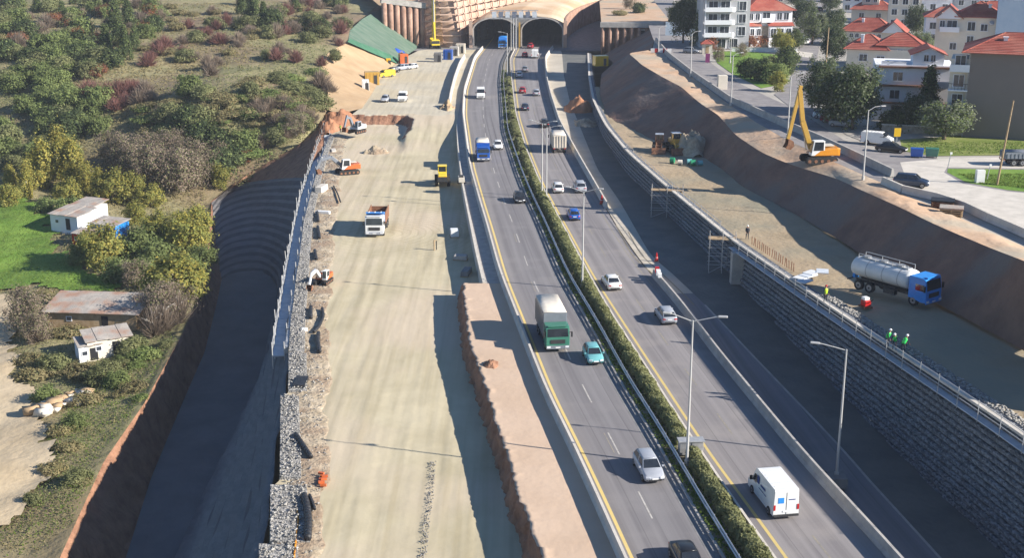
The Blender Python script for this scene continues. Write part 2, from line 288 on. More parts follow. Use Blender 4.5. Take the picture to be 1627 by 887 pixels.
# ================================================================ SETTING: terrain, roads
def edge(tbl, z=0.0):
    w = PP(tbl, z); w.sort(key=lambda q: q.y); ys = np.array([q.y for q in w]); xs = np.array([q.x for q in w])
    g = np.arange(ys[0], ys[-1], 1.0); gx = np.interp(g, ys, xs); k = np.ones(9)/9
    for _ in range(3): gx = np.convolve(np.pad(gx, 4, mode='reflect', reflect_type='odd'), k, 'valid')
    s0 = (gx[6]-gx[0])/(g[6]-g[0]); s1 = (gx[-1]-gx[-7])/(g[-1]-g[-7])
    def f(Y):
        Y = np.asarray(Y, float); r = np.interp(Y, g, gx)
        r = np.where(Y < g[0], gx[0]+s0*(Y-g[0]), r); return np.where(Y > g[-1], gx[-1]+s1*(Y-g[-1]), r)
    return f
LY = edge([(1021,930),(997,878),(965,807),(932,736),(900,671),(881,636),(832,512),(803,440),(780,359),(770,328),(752,265),(740,182),(742,144),(757,94),(774,72)])
LK = edge([(1175,930),(1146,881),(1094,794),(1039,694),(984,606),(943,526),(893,440),(853,345),(843,326),(822,274),(801,209),(795,130),(798,101),(808,79)])
MBE = edge([(1252,930),(1221,887),(1176,823),(1105,716),(1052,634),(1032,600),(978,517),(963,492),(934,440),(922,417),(862,302),(855,288),(835,238),(820,186),(813,130),(811,94),(822,72)])
RY = edge([(1279,930),(1243,881),(1211,833),(1146,749),(1100,681),(1071,636),(1047,600),(979,496),(946,445),(915,388),(875,316),(861,288),(841,238),(825,186),(818,130),(816,94),(827,72)])
RB = edge([(1443,930),(1421,905),(1348,821),(1285,755),(1237,695),(1200,650),(1120,550),(1096,515),(1044,450),(1020,426),(976,361),(954,322),(917,256),(886,198),(872,153),(866,126),(864,94),(880,72)])
def zlow(Y): return np.interp(Y, [60, 85, 98, 119, 152], [-3.4, -3.2, -2.8, -1.5, 0.0])
def pz(lst): return [P(a, b, float(zlow(P(a, b, 0).y))) for a, b in lst]
def edge_w(pts):
    pts = sorted(pts, key=lambda q: q.y); ys = [q.y for q in pts]; xs = [q.x for q in pts]
    return lambda Y: np.interp(Y, ys, xs)
KERB = edge_w(smooth_path(pz([(1560,960),(1492,887),(1407,796),(1337,719),(1222,597),(1110,475),(1035,408),(985,320),(950,270),(930,222),(905,160),(896,120),(893,85)]), 2, 4))
WALLP = smooth_path(pz([(1700,960),(1590,860),(1480,760),(1330,610),(1160,430),(1060,335),(1000,275),(965,225),(945,180),(938,140),(936,100)]), 2, 6)
WALL = edge_w(WALLP)
def zplat(Y): return np.interp(Y, [70, 88, 98, 118, 152, 185, 212, 256, 300], [6.6, 6.5, 6.3, 5.7, 4.35, 3.9, 3.65, 3.0, 2.8])

def ystrip(name, fa, fb, mt, z=0.0, y0=70, y1=450, dy=2.0, nx=2, kind='structure', zf=None):
    ys = np.arange(y0, y1+dy*.5, dy); V = []; UVs = []
    for Y in ys:
        a, b = float(fa(Y)), float(fb(Y))
        for i in range(nx):
            t = i/(nx-1); V.append((a+(b-a)*t, Y, (float(zf(Y)) if zf else 0)+z)); UVs.append(((b-a)*t, Y))
    n = len(ys); F = [(j*nx+i, j*nx+i+1, (j+1)*nx+i+1, (j+1)*nx+i) for j in range(n-1) for i in range(nx-1)]
    me = np_mesh(name, V, F, mt); uv = me.uv_layers.new(name='UVMap')
    li = np.zeros(len(me.loops), np.int32); me.loops.foreach_get('vertex_index', li); uv.data.foreach_set('uv', np.asarray(UVs, np.float32)[li].ravel())
    o = link(name, me); tag(o, kind=kind); return o
def off(f, d): return lambda Y: f(Y)+d
ystrip('highway_left', off(LY, -.45), LK, 'asphalt'); ystrip('highway_right', off(MBE, .1), off(RB, .3), 'asphalt_right')
ystrip('yellow_line_left', off(LY, -.02), off(LY, .24), 'line_yellow', .006); ystrip('yellow_line_right', off(RY, -.10), off(RY, .16), 'line_yellow', .006)
ystrip('gutter', off(LK, -.95), off(LK, -.02), 'concrete_dark', .006)
ystrip('hard_shoulder', off(RB, -.75), off(RB, -.62), 'line_old', .006, y0=146, y1=186)
ystrip('median', LK, off(MBE, .1), 'verge', .12)
mb = MB(); mb.sweep([Vector((float(LK(Y)), Y, 0)) for Y in np.arange(70, 440, 3.)], [(-.12,-.02),(-.12,.14),(.08,.14),(.08,-.02)]); tag(mb.build('median_kerb', 'concrete'), kind='structure')
# dashed lines: each dash a piece of the carriageway
hl = bpy.data.objects['highway_left']; hr = bpy.data.objects['highway_right']
def dashes(fa, fb, y0, par, mt, frac, ln=4.6, per=11.5, wd=.13):
    for k in range(28):
        Y0 = y0+k*per
        if Y0 > 400: break
        m = MB(); f = lambda Y: float(fa(Y)+(fb(Y)-fa(Y))*frac)
        for j in range(3):
            ya, yb = Y0+ln*j/3, Y0+ln*(j+1)/3
            m.quad((f(ya)-wd/2, ya, .007), (f(ya)+wd/2, ya, .007), (f(yb)+wd/2, yb, .007), (f(yb)-wd/2, yb, .007))
        m.build('lane_dash', mt, par)
dashes(LY, off(LK, -.95), 74.2, hl, 'line_white', .53); dashes(RY, off(RB, -.3), 78.5, hr, 'line_old', .47)
dashes(LY, off(LK, -.95), 97.5, hl, 'line_old', .47, 4.2, 23.0, .09)

ystrip('service_road', off(RB, .45), KERB, 'service', -.004, 143, 400, zf=zlow); ystrip('lower_road', off(RB, .45), KERB, 'asphalt_low', 0, 66, 143.1, zf=zlow)
ystrip('dirt_verge', KERB, off(WALL, 1.0), 'low_dirt', -.03, 66, 400, zf=zlow, nx=8)
ystrip('kerb_line', off(KERB, -.12), off(KERB, .12), 'concrete', .02, 66, 140, zf=zlow)
ystrip('wheel_track', off(KERB, -2.6), off(KERB, -2.42), 'verge', .006, 140, 176, zf=zlow); ystrip('wheel_track', off(KERB, -1.35), off(KERB, -1.2), 'verge', .006, 140, 172, zf=zlow)

# concrete barriers ------------------------------------------------
JB = [(-.31,0),(-.31,.08),(-.16,.33),(-.11,.88),(.11,.88),(.16,.33),(.31,.08),(.31,0)]
def barrier(name, f, d, y0, y1, label, mt='concrete', prof=JB, zf=None, seg=24.0):
    t = thing(name, label, 'barrier', (float(f(y0))+d, y0, 0)); Y = y0
    while Y < y1-1:
        e = min(Y+seg, y1); path = [Vector((float(f(q))+d, q, float(zf(q)) if zf else 0)) - t.location for q in np.linspace(Y, e-.03, max(2, int((e-Y)/3)+1))]
        MB().sweep(path, prof).build('barrier_section', mt, t); Y = e
    return t
barrier('concrete_barrier', LY, -.66, 70, 404, 'long pale concrete barrier beside the yellow line and clay deck', 'concrete_pale')
JR = [(-.31,-3.5),(-.31,.08),(-.16,.33),(-.11,.95),(.11,.95),(.16,.33),(.31,.08),(.31,-3.5)]
barrier('concrete_barrier', RB, .42, 66, 150, 'concrete barrier between highway and shaded lower road, starting at red cone', 'concrete', JR)
barrier('concrete_barrier', RB, .42, 186, 404, 'concrete barrier curving from the right tunnel mouth beside pale service road', 'concrete_pale', [(a, b*1.25) for a, b in JB])

# left land: heights measured at control points, thin-plate interpolated
CREST = [(60,980,-13),(95,887,-12),(165,734,-11.2),(230,640,-10.3),(290,530,-9.9),(325,450,-9.8),(332,380,-10.5),(335,320,-12),(400,272,-8.5),(470,233,-4),(505,203,-1.5),(520,175,.5),(522,150,2),(508,108,6),(520,85,7.5),(553,65,8.5),(560,40,9.5),(590,18,10.5),(606,3,11)]
CTRL = CREST+[(0,887,-12.5),(0,700,-12),(80,760,-12),(180,640,-11.2),(0,560,-11.5),(100,560,-11.2),(230,520,-10.4),(0,460,-11),(0,330,-10),(130,350,-9.8),(200,380,-9.8),(60,420,-11),(0,270,-8),(100,250,-7),(200,250,-6),(300,285,-9),(360,235,-4.5),(250,200,-1),(150,170,1),(0,180,-1),(350,170,3),(450,150,4.5),(470,185,1),(400,110,7),(300,120,5),(200,110,6),(50,100,7),(0,60,9.5),(150,50,10),(300,60,10),(450,60,10),(540,50,10),(400,10,13),(250,0,14),(100,0,14),(0,0,14)]
cw = [tuple(P(*q)) for q in CTRL]+[(-300,560,30),(-100,560,24),(-20,560,20),(-300,60,-16),(-300,250,-6),(-300,400,15),(-60,40,-16)]
cw = np.array(cw); cxy = cw[:, :2]/100; nC = len(cw)
def tps(r2): return np.where(r2 > 1e-12, .5*r2*np.log(np.maximum(r2, 1e-12)), 0)
A_ = tps(((cxy[:,None]-cxy[None])**2).sum(-1))+np.eye(nC)*.002; P_ = np.c_[np.ones(nC), cxy]
sol = np.linalg.solve(np.block([[A_, P_],[P_.T, np.zeros((3,3))]]), np.r_[cw[:,2], np.zeros(3)])
def hill_z(x, y):
    q = np.array([[x, y]])/100; return float((tps(((q[:,None]-cxy[None])**2).sum(-1))@sol[:nC])[0]+sol[nC]+q[0]@sol[nC+1:])
_hx = np.arange(-290, 30, 2.0); _hy = np.arange(50, 620, 2.0); _gxx, _gyy = np.meshgrid(_hx, _hy, indexing='ij'); _q = np.stack([_gxx.ravel(), _gyy.ravel()], 1)/100
_HG = np.zeros(len(_q))
for _i in range(0, len(_q), 8000):
    _c = _q[_i:_i+8000]; _HG[_i:_i+8000] = tps(((_c[:,None]-cxy[None])**2).sum(-1))@sol[:nC]+sol[nC]+_c@sol[nC+1:]
_HG = _HG.reshape(_gxx.shape)
def hill_z(x, y):
    fx = min(max((x+290)/2, 0), len(_hx)-1.001); fy = min(max((y-50)/2, 0), len(_hy)-1.001); i, j = int(fx), int(fy); u, v = fx-i, fy-j
    return float((_HG[i,j]*(1-u)+_HG[i+1,j]*u)*(1-v)+(_HG[i,j+1]*(1-u)+_HG[i+1,j+1]*u)*v)
def ray_hill(px, py):
    a = P(px, py, 25.0); b = P(px, py, -18.0); lo = 0.0
    for i in range(1, 121):
        q = a.lerp(b, i/120)
        if hill_z(q.x, q.y) > q.z:
            l, h = (i-1)/120, i/120
            for _ in range(8):
                mdl = (l+h)/2; q = a.lerp(b, mdl)
                if hill_z(q.x, q.y) > q.z: h = mdl
                else: l = mdl
            return a.lerp(b, h)
    return b
crw = [P(*q) for q in CREST]; crw.sort(key=lambda q: q.y); crx = edge_w(crw); cry = np.array([q.y for q in crw]); crz = np.array([q.z for q in crw])
V = []; ys = np.r_[np.arange(62, 330, 1.6), np.arange(330, 560, 4.0), [700, 1200, 2500]]; NU = 120
for Y in ys:
    xr = float(crx(min(Y, cry[-1]))); zr = float(np.interp(Y, cry, crz))
    for i in range(NU):
        t = i/(NU-1); x = xr-(t**1.5)*260 if i < NU-1 else -2500
        if Y > 600 or i == NU-1: z = 26+.02*Y if Y > 600 else hill_z(max(x, -280), Y)
        else:
            z = hill_z(x, Y)+fbm(x, Y, .06, 4)*.9*min(1, t*12)
            if i == 0: z = zr if Y < cry[-1] else z
            elif i < 4: z = zr+(z-zr)*i/4 if Y < cry[-1] else z
        V.append((x, Y, z))
n = len(ys); F = [(j*NU+i, (j+1)*NU+i, (j+1)*NU+i+1, j*NU+i+1) for j in range(n-1) for i in range(NU-1)]
tag(link('hillside', np_mesh('hillside', V, F, 'hill', True)), kind='structure')

def patch(name, A, B, mt, nu, nv, bump=0.0, bs=.3, kind='structure', ease=None, seed=0.0, label=None, cat=None, parent=None):
    a = resample(A, nu); b = resample(B, nu); V = []
    for i in range(nu):
        for j in range(nv):
            t = j/(nv-1); q = a[i].lerp(b[i], t)
            if ease: q.z = a[i].z+(b[i].z-a[i].z)*ease(t)
            if bump and 0 < j < nv-1:
                k = fbm(q.x, q.y+q.z, bs, 4, seed)*bump; q = q+Vector((k*.6, k*.3, k))
            V.append(tuple(q))
    F = [(i*nv+j, (i+1)*nv+j, (i+1)*nv+j+1, i*nv+j+1) for i in range(nu-1) for j in range(nv-1)]
    o = link(name, np_mesh(name, V, F, mt, True), parent); tag(o, label, cat, None, kind); return o
# the shaded cutting on the left --------------------------------------
EDGE = [(400,960,-1.9),(412,890,-1.9),(428,868,-1.9),(430,778,-1.9),(444,765,-1.9),(446,632,-1.9),(458,625,-1.9),(459,563,-1.9),(463,504,-1.9),(473,428,-1.9),(483,355,-1.9),(497,300,-1.9),(510,255,-1.9),(527,213,-1.9)]
ew = [P(*q) for q in EDGE]
OUT = [P(*q) for q in [(385,980,-2.4),(412,890,-2.4),(429,820,-2.4),(444,700,-2.4),(458,590,-2.4),(463,504,-2.4),(473,428,-2.4),(483,355,-2.4),(492,300,-3),(486,282,-4.5),(440,284,-7.5),(390,290,-10.5),(350,305,-12),(336,322,-12)]]
INN = [P(*q) for q in [(230,980,-18),(284,881,-17),(346,746,-16),(391,663,-15.2),(415,600,-14.9),(430,530,-14.6),(440,480,-14.5),(440,455,-14.5),(430,440,-14.5),(415,432,-14.5),(395,430,-14.5),(378,432,-14.5),(362,437,-14.5),(352,445,-14.5)]]
NS = 13; nu = 150; A_o = smooth_path(resample(OUT, 60), plen(OUT)/nu, 2); A_o = resample(A_o, nu); B_o = resample(smooth_path(resample(INN, 60), plen(INN)/nu, 2), nu); rings = []
for k in range(NS+1):
    for s in (0, 1):
        r = []
        for i in range(nu):
            a, b = A_o[i], B_o[i]; t = k/NS; t2 = min(1, (k+.72)/NS) if s else t
            x = a.lerp(b, t2); x.z = a.z+(b.z-a.z)*(k/NS)
            w = fbm(x.x, x.y, .12, 3, k*1.7)*.35; r.append((x.x-w, x.y, x.z+fbm(x.x, x.y, .3, 2, k)*.12))
        rings.append(r)
V = [p for r in rings for p in r]; F = [(j*nu+i, j*nu+i+1, (j+1)*nu+i+1, (j+1)*nu+i) for j in range(len(rings)-1) for i in range(nu-1)]
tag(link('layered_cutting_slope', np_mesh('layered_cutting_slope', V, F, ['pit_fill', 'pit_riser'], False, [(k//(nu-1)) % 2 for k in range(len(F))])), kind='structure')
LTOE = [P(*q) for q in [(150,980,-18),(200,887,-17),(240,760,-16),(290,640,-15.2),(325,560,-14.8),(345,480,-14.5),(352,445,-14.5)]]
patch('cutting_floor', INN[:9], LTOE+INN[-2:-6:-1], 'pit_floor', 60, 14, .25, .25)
LC = [P(*q) for q in [(60,980,-13),(95,887,-12),(165,734,-11.2),(230,640,-10.3),(290,530,-9.9),(325,450,-9.8),(332,380,-10.5),(336,322,-12)]]
patch('red_cutting_bank', LTOE, LC, 'clay_cut', 90, 16, .5, .35)
patch('red_cutting_end', OUT[-5:][::-1]+[P(492,262,-2.6), P(512,240,-2.2)], [P(336,320,-11.9),P(366,298,-10.2),P(400,272,-8.5),P(470,233,-4),P(505,203,-1.5),P(520,180,.4)], 'clay_cut', 60, 10, .5, .3)

# sand working platform ------------------------------------------------
DECK = smooth_path(PP([(905,1010),(857,887),(832,810),(803,720),(768,610),(745,540),(738,490),(735,450)], .05), 1.0, 2)
LEDGE = smooth_path(PP([(769,450),(757,400),(745,340),(735,290),(728,230),(726,185),(733,150),(742,120),(752,95),(768,76)], -.05), 2, 3)
ledge_x = edge_w(LEDGE); deck_x = edge_w(DECK)
LB = sorted(ew+PP([(548,190),(572,172),(590,150),(603,128),(615,112),(630,100),(645,90),(665,80),(700,76)], 0), key=lambda q: q.y); lbx = edge_w(LB)
def sand_z(x, Y):
    s1 = min(1, max(0, (Y-272.0-fbm(x, 0, .25)*1.5)/2.2)); s2 = min(1, max(0, (Y-236)/36.)); k = min(1, max(0, (x+22.5-fbm(Y, 3, .1)*2)/1.6))
    s = s1+(max(s1, s2)-s1)*k; s = s*s*(3-2*s)
    if x > -9 and 200 < Y < 262: s *= max(0, min(1, (-7-x)/2))
    return -1.85+1.85*s
V = []; ys = np.r_[np.arange(66, 200, .6), np.arange(200, 402, .9)]; NU = 90
for Y in ys:
    a = float(lbx(Y)); b = float(deck_x(Y))+1.4 if Y < 146.5 else float(ledge_x(Y))+.2
    for i in range(NU):
        x = a+(b-a)*i/(NU-1); V.append((x, Y, sand_z(x, Y)+fbm(x, Y, .35, 4)*.025+fbm(x*2.2, Y*.12, .5, 3, 5)*.035))
n = len(ys); F = [(j*NU+i, j*NU+i+1, (j+1)*NU+i+1, (j+1)*NU+i) for j in range(n-1) for i in range(NU-1)]
smi = [2 if max(V[i][2] for i in f)-min(V[i][2] for i in f) > .28 else 1 if V[f[0]][1] > 274+3*fbm(V[f[0]][0], 0, .15) and V[f[0]][2] > -.5 else 0 for f in F]
tag(link('sand_platform', np_mesh('sand_platform', V, F, ['sand', 'sand_far', 'clay_cut'], True, smi)), kind='structure')
# clay deck with its ragged cut face
barx = off(LY, -.95)
V = []; NV = 26; dd = resample(DECK, 420)
for q in dd:
    rag = fbm(q.x, q.y, .55, 4, 2)*.55+max(0, fbm(q.x, q.y, 1.3, 2, 9))*.9
    xb = float(barx(q.y))
    for j in range(NV):
        if j < 9: t = j/8; p = Vector((q.x-.75+.75*t**.8+rag*.5*(1-t*.3), q.y, -2.0+2.02*t)); p.x += fbm(p.z*2, p.y, .8, 3)*.28*(1 if j < 8 else .3); p.z += (max(0, rag)*.18 if j == 8 else 0)
        else: t = (j-8)/(NV-9); x0 = q.x+rag*.5; p = Vector((x0+(xb-x0)*t, q.y, .02+max(0, rag)*.22*max(0, 1-t*9)+fbm(q.x+t*8, q.y, .3, 3)*.02))
        V.append(tuple(p))
F = [(i*NV+j, i*NV+j+1, (i+1)*NV+j+1, (i+1)*NV+j) for i in range(len(dd)-1) for j in range(NV-1)]
mi = [1 if (k % (NV-1)) < 8 else 0 for k in range(len(F))]
i0 = (len(dd)-1)*NV
o = link('clay_deck', np_mesh('clay_deck', V, F, ['clay_deck', 'clay_cut'], False, mi)); tag(o, kind='structure')
q = dd[-1]; MB().add([(q.x-.7, q.y, -2), (q.x, q.y, .02), (float(barx(q.y)), q.y, .02), (float(barx(q.y)), q.y, -2)], [(0,1,2,3)]).build('deck_end_face', 'clay_cut', o)
# ledge and its retaining edge beyond the deck
ystrip('concrete_ledge', edge_w(LEDGE), off(LY, -.9), 'concrete', -.05, 146.4, 400)
t = thing('retaining_edge_wall', 'white coping of the low retaining wall along the sand platform', 'wall', tuple(LEDGE[0]))
mbx = MB(); mbx.sweep([q-LEDGE[0] for q in LEDGE if q.y < 262], [(-.18,-1.9),(-.18,.16),(.12,.16),(.12,-1.9)]); mbx.build('coping', 'concrete_pale', t)
OB = smooth_path(PP([(714,165),(716,152),(722,128),(730,105),(738,92)], 0), 3, 2)
t = thing('concrete_barrier', 'short outer concrete barrier beside the far parking ground', 'barrier', tuple(OB[0])); MB().sweep([q-OB[0] for q in OB], [(-.3,0),(-.12,1.3),(.12,1.3),(.3,0)]).build('barrier_section', 'concrete_pale', t)

# slopes at the far end on the left
patch('sand_cut_slope', PP([(508,165,1.5),(522,150,2.5),(507,108,6),(520,85,7.5),(553,65,8.5)]), PP([(535,182,.05),(575,172,.05),(590,150,.05),(603,128,.05),(615,112,.05),(632,98,.05)]), 'sand_slope', 40, 12, .25, .2)
nt_ = patch('green_netting', PP([(553,65,8.6),(556,48,9.4),(575,30,10.2),(606,12,11.2),(620,22,10.5)]), PP([(632,98,.1),(640,92,.1),(650,85,.1),(660,78,.1),(668,72,.1)]), 'green_net', 40, 14, .3, .25, None, None, 3.0, 'green erosion netting draped over the steep cut by the piles', 'netting')
hem = patch('netting_hem', PP([(552,66,8.75),(592,84,4.4),(630,100,.25)]), PP([(556,61,8.95),(600,78,4.8),(637,94,.3)]), mat('net_hem', (.04,.13,.075), (.065,.17,.10), .5), 24, 3, kind=None, parent=nt_)
# right side ------------------------------------------------
BASE = [Vector((28,386,.2))]+[P(*q) for q in [(975,100,2.8),(955,118,3.1),(953,150,3.2),(965,185,2.9),(1038,223,3.3),(1105,244,3.5),(1147,270,3.6),(1180,297,3.8),(1260,338,4.1),(1340,385,4.6),(1400,425,5.5),(1480,478,5.8),(1560,520,6.1),(1640,565,6.3),(1850,690,6.5)]]
TOP = [Vector((44,386,9.3))]+[P(a, b, c) for a, b, c in [(1035,79,9.3),(998,84,9.4),(1008,92,9.5),(1020,103,9.5),(1054,123,9.5),(1083,138,9.4),(1104,157,9.3),(1121,170,9.2),(1140,181,8.9),(1168,214,8.3),(1211,243,8.1),(1260,263,8.1),(1328,283,8.5),(1364,300,9),(1429,329,9.9),(1488,358,10.3),(1573,394,11.0),(1620,412,12.8),(1660,428,13.4),(1850,520,13.8)]]
LANE = [(1036,80),(1060,94),(1105,126),(1150,160),(1201,194),(1246,220),(1310,250),(1365,275),(1405,292),(1432,308),(1500,335),(1560,362),(1627,392),(1850,460)]
patch('embankment', smooth_path(BASE, 2, 2), smooth_path(TOP, 2, 2), 'embank', 170, 22, .38, .22, seed=4)
bx_ = edge_w(smooth_path(BASE, 2, 2)); V = []; ys = np.arange(60, 300, 1.2); NU = 26
for Y in ys:
    a = float(WALL(Y))+.35; b = max(a+.3, float(bx_(Y))+1.6)
    for i in range(NU):
        x = a+(b-a)*i/(NU-1); V.append((x, Y, float(zplat(Y))-.12+fbm(x, Y, .3, 4, 1)*.12))
n = len(ys); F = [(j*NU+i, j*NU+i+1, (j+1)*NU+i+1, (j+1)*NU+i) for j in range(n-1) for i in range(NU-1)]
tag(link('upper_platform', np_mesh('upper_platform', V, F, 'platform', True)), kind='structure')
def poly(name, pts, mt, kind='structure', label=None, cat=None):
    o = MB().add(pts, [tuple(range(len(pts)))]).build(name, mt); tag(o, label, cat, None, kind); return o
tp = smooth_path(TOP, 2, 2)
poly('town_ground', [Vector((44,386,TZ-.04))]+[P(a, b, TZ)-Vector((0,0,.04)) for a, b in LANE]+[Vector((900,60,TZ-.04)), Vector((900,2500,TZ-.04)), Vector((90,2500,TZ-.04)), Vector((48,420,TZ-.04))], 'town_ground')
def gp(name, lst, mt, dz): return poly(name, [P(a, b, TZ)+Vector((0,0,dz)) for a, b in lst], mt)
V1 = [(q.x, q.y) for q in tp]
patch('clay_shoulder', tp[tp.index(min(tp, key=lambda q: (q-P(1035,79,TZ)).length)):], PP(LANE, TZ+.004), 'embank_top', 120, 8, .25, .3, seed=2)
gp('closed_lane', [(1060,94),(1105,126),(1150,160),(1201,194),(1246,220),(1310,250),(1365,275),(1405,292),(1432,308),(1424,292),(1377,262),(1308,229),(1220,190),(1160,163),(1100,122),(1060,90)], 'asphalt_street', .012)
gp('street', [(1012,-30),(1022,10),(1032,45),(1038,62),(1060,88),(1100,120),(1160,161),(1220,188),(1308,227),(1377,260),(1425,285),(1560,345),(1640,378),(1850,450),(1850,300),(1627,264),(1500,262),(1470,235),(1400,243),(1340,222),(1300,196),(1262,172),(1230,158),(1180,135),(1135,104),(1100,72),(1080,42),(1072,10),(1066,-30)], 'asphalt_street', .008)
gp('pale_forecourt', [(1430,258),(1500,252),(1560,250),(1640,250),(1640,268),(1505,266),(1500,274),(1530,292),(1600,304),(1640,308),(1640,372),(1560,343),(1470,303),(1440,285)], 'concrete_pale', .016)
gp('cross_street', [(1230,150),(1256,170),(1300,190),(1290,130),(1296,100),(1310,40),(1325,-20),(1285,-20),(1272,40),(1262,100),(1255,130)], 'asphalt_street', .016)
gp('crosswalk_pavement', [(1165,72),(1180,78),(1262,88),(1290,92),(1292,84),(1262,80),(1180,70)], 'concrete_pale', .02)
gp('lawn', [(1132,82),(1140,100),(1165,118),(1210,140),(1242,134),(1258,112),(1262,90),(1180,80)], 'lawn', .024)
gp('lawn', [(1430,222),(1434,240),(1480,248),(1640,246),(1640,214),(1540,215)], 'lawn_dry', .024)
gp('lawn', [(1506,268),(1505,274),(1535,290),(1600,302),(1640,306),(1640,270)], 'lawn', .024)
gp('pavement', [(1320,196),(1345,214),(1400,236),(1440,232),(1440,214),(1400,205),(1350,190)], 'town_ground', .02)
poly('ground', [(-4000,-300,-24),(4000,-300,-24),(4000,6000,-24),(-4000,6000,-24)], 'ground')
poly('tunnel_approach', [Vector((-40,398,-.03)), Vector((50,398,-.03)), Vector((60,520,-.03)), Vector((-40,520,-.03))], 'concrete_dark')
def drape(name, pxpoly, mt, dz=.12, res=2.0):
    w = [ray_hill(a, b) for a, b in pxpoly]; xs = [q.x for q in w]; yy = [q.y for q in w]; m = MB(); idx = {}
    def inside(x, y):
        c = False; j = len(w)-1
        for i in range(len(w)):
            if (w[i].y > y) != (w[j].y > y) and x < (w[j].x-w[i].x)*(y-w[i].y)/(w[j].y-w[i].y)+w[i].x: c = not c
            j = i
        return c
    gx = np.arange(min(xs), max(xs), res); gy = np.arange(min(yy), max(yy), res); fs = []
    def vid(i, j):
        if (i, j) not in idx:
            idx[(i, j)] = len(m.v); x, y = gx[0]+i*res+fbm(i, j, .37)*.5*res, gy[0]+j*res+fbm(j, i, .37)*.5*res; m.v.append((x, y, hill_z(x, y)+fbm(x, y, .06, 4)*.9+dz))
        return idx[(i, j)]
    for i in range(len(gx)):
        for j in range(len(gy)):
            if inside(gx[i]+res/2+fbm(gx[i], gy[j], .25, 4)*2.2, gy[j]+res/2+fbm(gy[j], gx[i], .25, 4)*2.2): m.f.append((vid(i, j), vid(i+1, j), vid(i+1, j+1), vid(i, j+1))); m.m.append(0)
    tag(m.build(name, mt, smooth=True), kind='structure')
drape('meadow', [(-30,295),(0,300),(25,312),(60,335),(88,360),(80,388),(95,402),(135,430),(190,455),(180,475),(110,462),(60,455),(0,462),(-30,460)], 'lawn', .35, .9)
drape('dirt_track', [(-30,470),(40,475),(30,520),(20,560),(25,600),(60,650),(85,710),(80,760),(40,810),(0,850),(-40,860)], 'dirt_path', .40, .55)
# ================================================================ big structures
# reinforced stone wall on the right: courses of wire-faced stone, each a piece
W0 = WALLP[0]
wall = thing('stone_retaining_wall', 'tall shaded retaining wall of wire-caged stone courses below the upper platform', 'wall', (W0.x, W0.y, 0))
CH = .56; wp = smooth_path(WALLP, 2.0, 2); tops = lambda Y: float(zplat(Y))
seglen = 7
back = MB(); back.sweep([Vector((q.x-W0.x+.6, q.y-W0.y, tops(q.y)-.25)) for q in wp], [(-.1,-11),(-.1,0),(.3,0),(.3,-11)]); back.build('wall_core', 'dark', wall)
meshes = 0
for k in range(18):
    i = 0
    while i < len(wp)-1:
        seg = wp[i:i+seglen+1]; i += seglen
        if len(seg) < 2: break
        zt = [tops(q.y)-k*CH for q in seg]; zb = float(zlow(seg[len(seg)//2].y))
        if max(zt) < zb-.1: continue
        jit = random.uniform(-.07, .07); m = MB()
        path = [Vector((q.x-W0.x, q.y-W0.y, z)) for q, z in zip(seg, zt)]
        o_ = -k*.06-jit
        m.sweep(path, [(.55,-CH+.10),(o_+.02,-CH+.10),(o_-.10,-CH*.55),(o_-.08,-.06),(o_+.04,0),(.55,0)])
        m.build('stone_course', 'gabion_wall', wall); meshes += 1
# pale capping stones, walkway boards, guard rails
def along(path, d, ds):
    q = offset_path(path, d); return resample(q, max(2, int(plen(q)/ds)+1))
topline = [Vector((q.x, q.y, tops(q.y))) for q in wp]
cap = thing('wall_capping', 'pale concrete capping blocks along the top of the right retaining wall', 'capping', tuple(topline[0]))
for a, b in zip(along(topline, -.3, 3.0)[:-1], along(topline, -.3, 3.0)[1:]):
    d = (b-a).normalized()*.04; MB().bar(a+d-topline[0], b-d-topline[0], .5, .22).build('capping_block', 'concrete_pale', cap)
walk = thing('walkway', 'blue-grey plank walkway bracketed along the shaded retaining wall', 'walkway', tuple(topline[0]))
wl = [q for q in topline if 74 < q.y < 152]; wl2 = along([q+Vector((0,0,-.75)) for q in wl], -.75, 3.2)
for a, b in zip(wl2[:-1], wl2[1:]):
    d = (b-a).normalized()*.03; MB().bar(a+d-topline[0], b-d-topline[0], .75, .07).build('plank', 'board', walk)
    mbk = MB(); n_ = Vector((1, 0, 0)); mbk.bar(a-topline[0], a+n_*.8+Vector((0,0,-.9))-topline[0], .06); mbk.build('bracket', 'galv', walk)
def railing(name, label, pts, h, par_mat='galv', rails=(.5, 1.0), r=.035, leg=.2):
    t = thing(name, label, 'railing', tuple(pts[0]))
    for q in pts: MB().cyl(q-pts[0]+Vector((0,0,-leg)), q-pts[0]+Vector((random.uniform(-.05,.05),0,h+.15)), r, r, 5).build('post', par_mat, t)
    for zz in rails:
        m = MB()
        for a, b in zip(pts[:-1], pts[1:]): m.bar(a-pts[0]+Vector((0,0,h*zz)), b-pts[0]+Vector((0,0,h*zz)), r*1.3)
        m.build('rail', par_mat, t)
    return t
railing('guard_railing', 'steel post railing along the near part of the shaded wall walkway', along([q+Vector((0,0,-.7)) for q in topline if 70 < q.y < 148], -1.15, 3.0), 1.5)
railing('guard_railing', 'steel railing on the far wall top beside the two loaders', along([q for q in topline if 156 < q.y < 215], -.35, 3.0), 1.1)
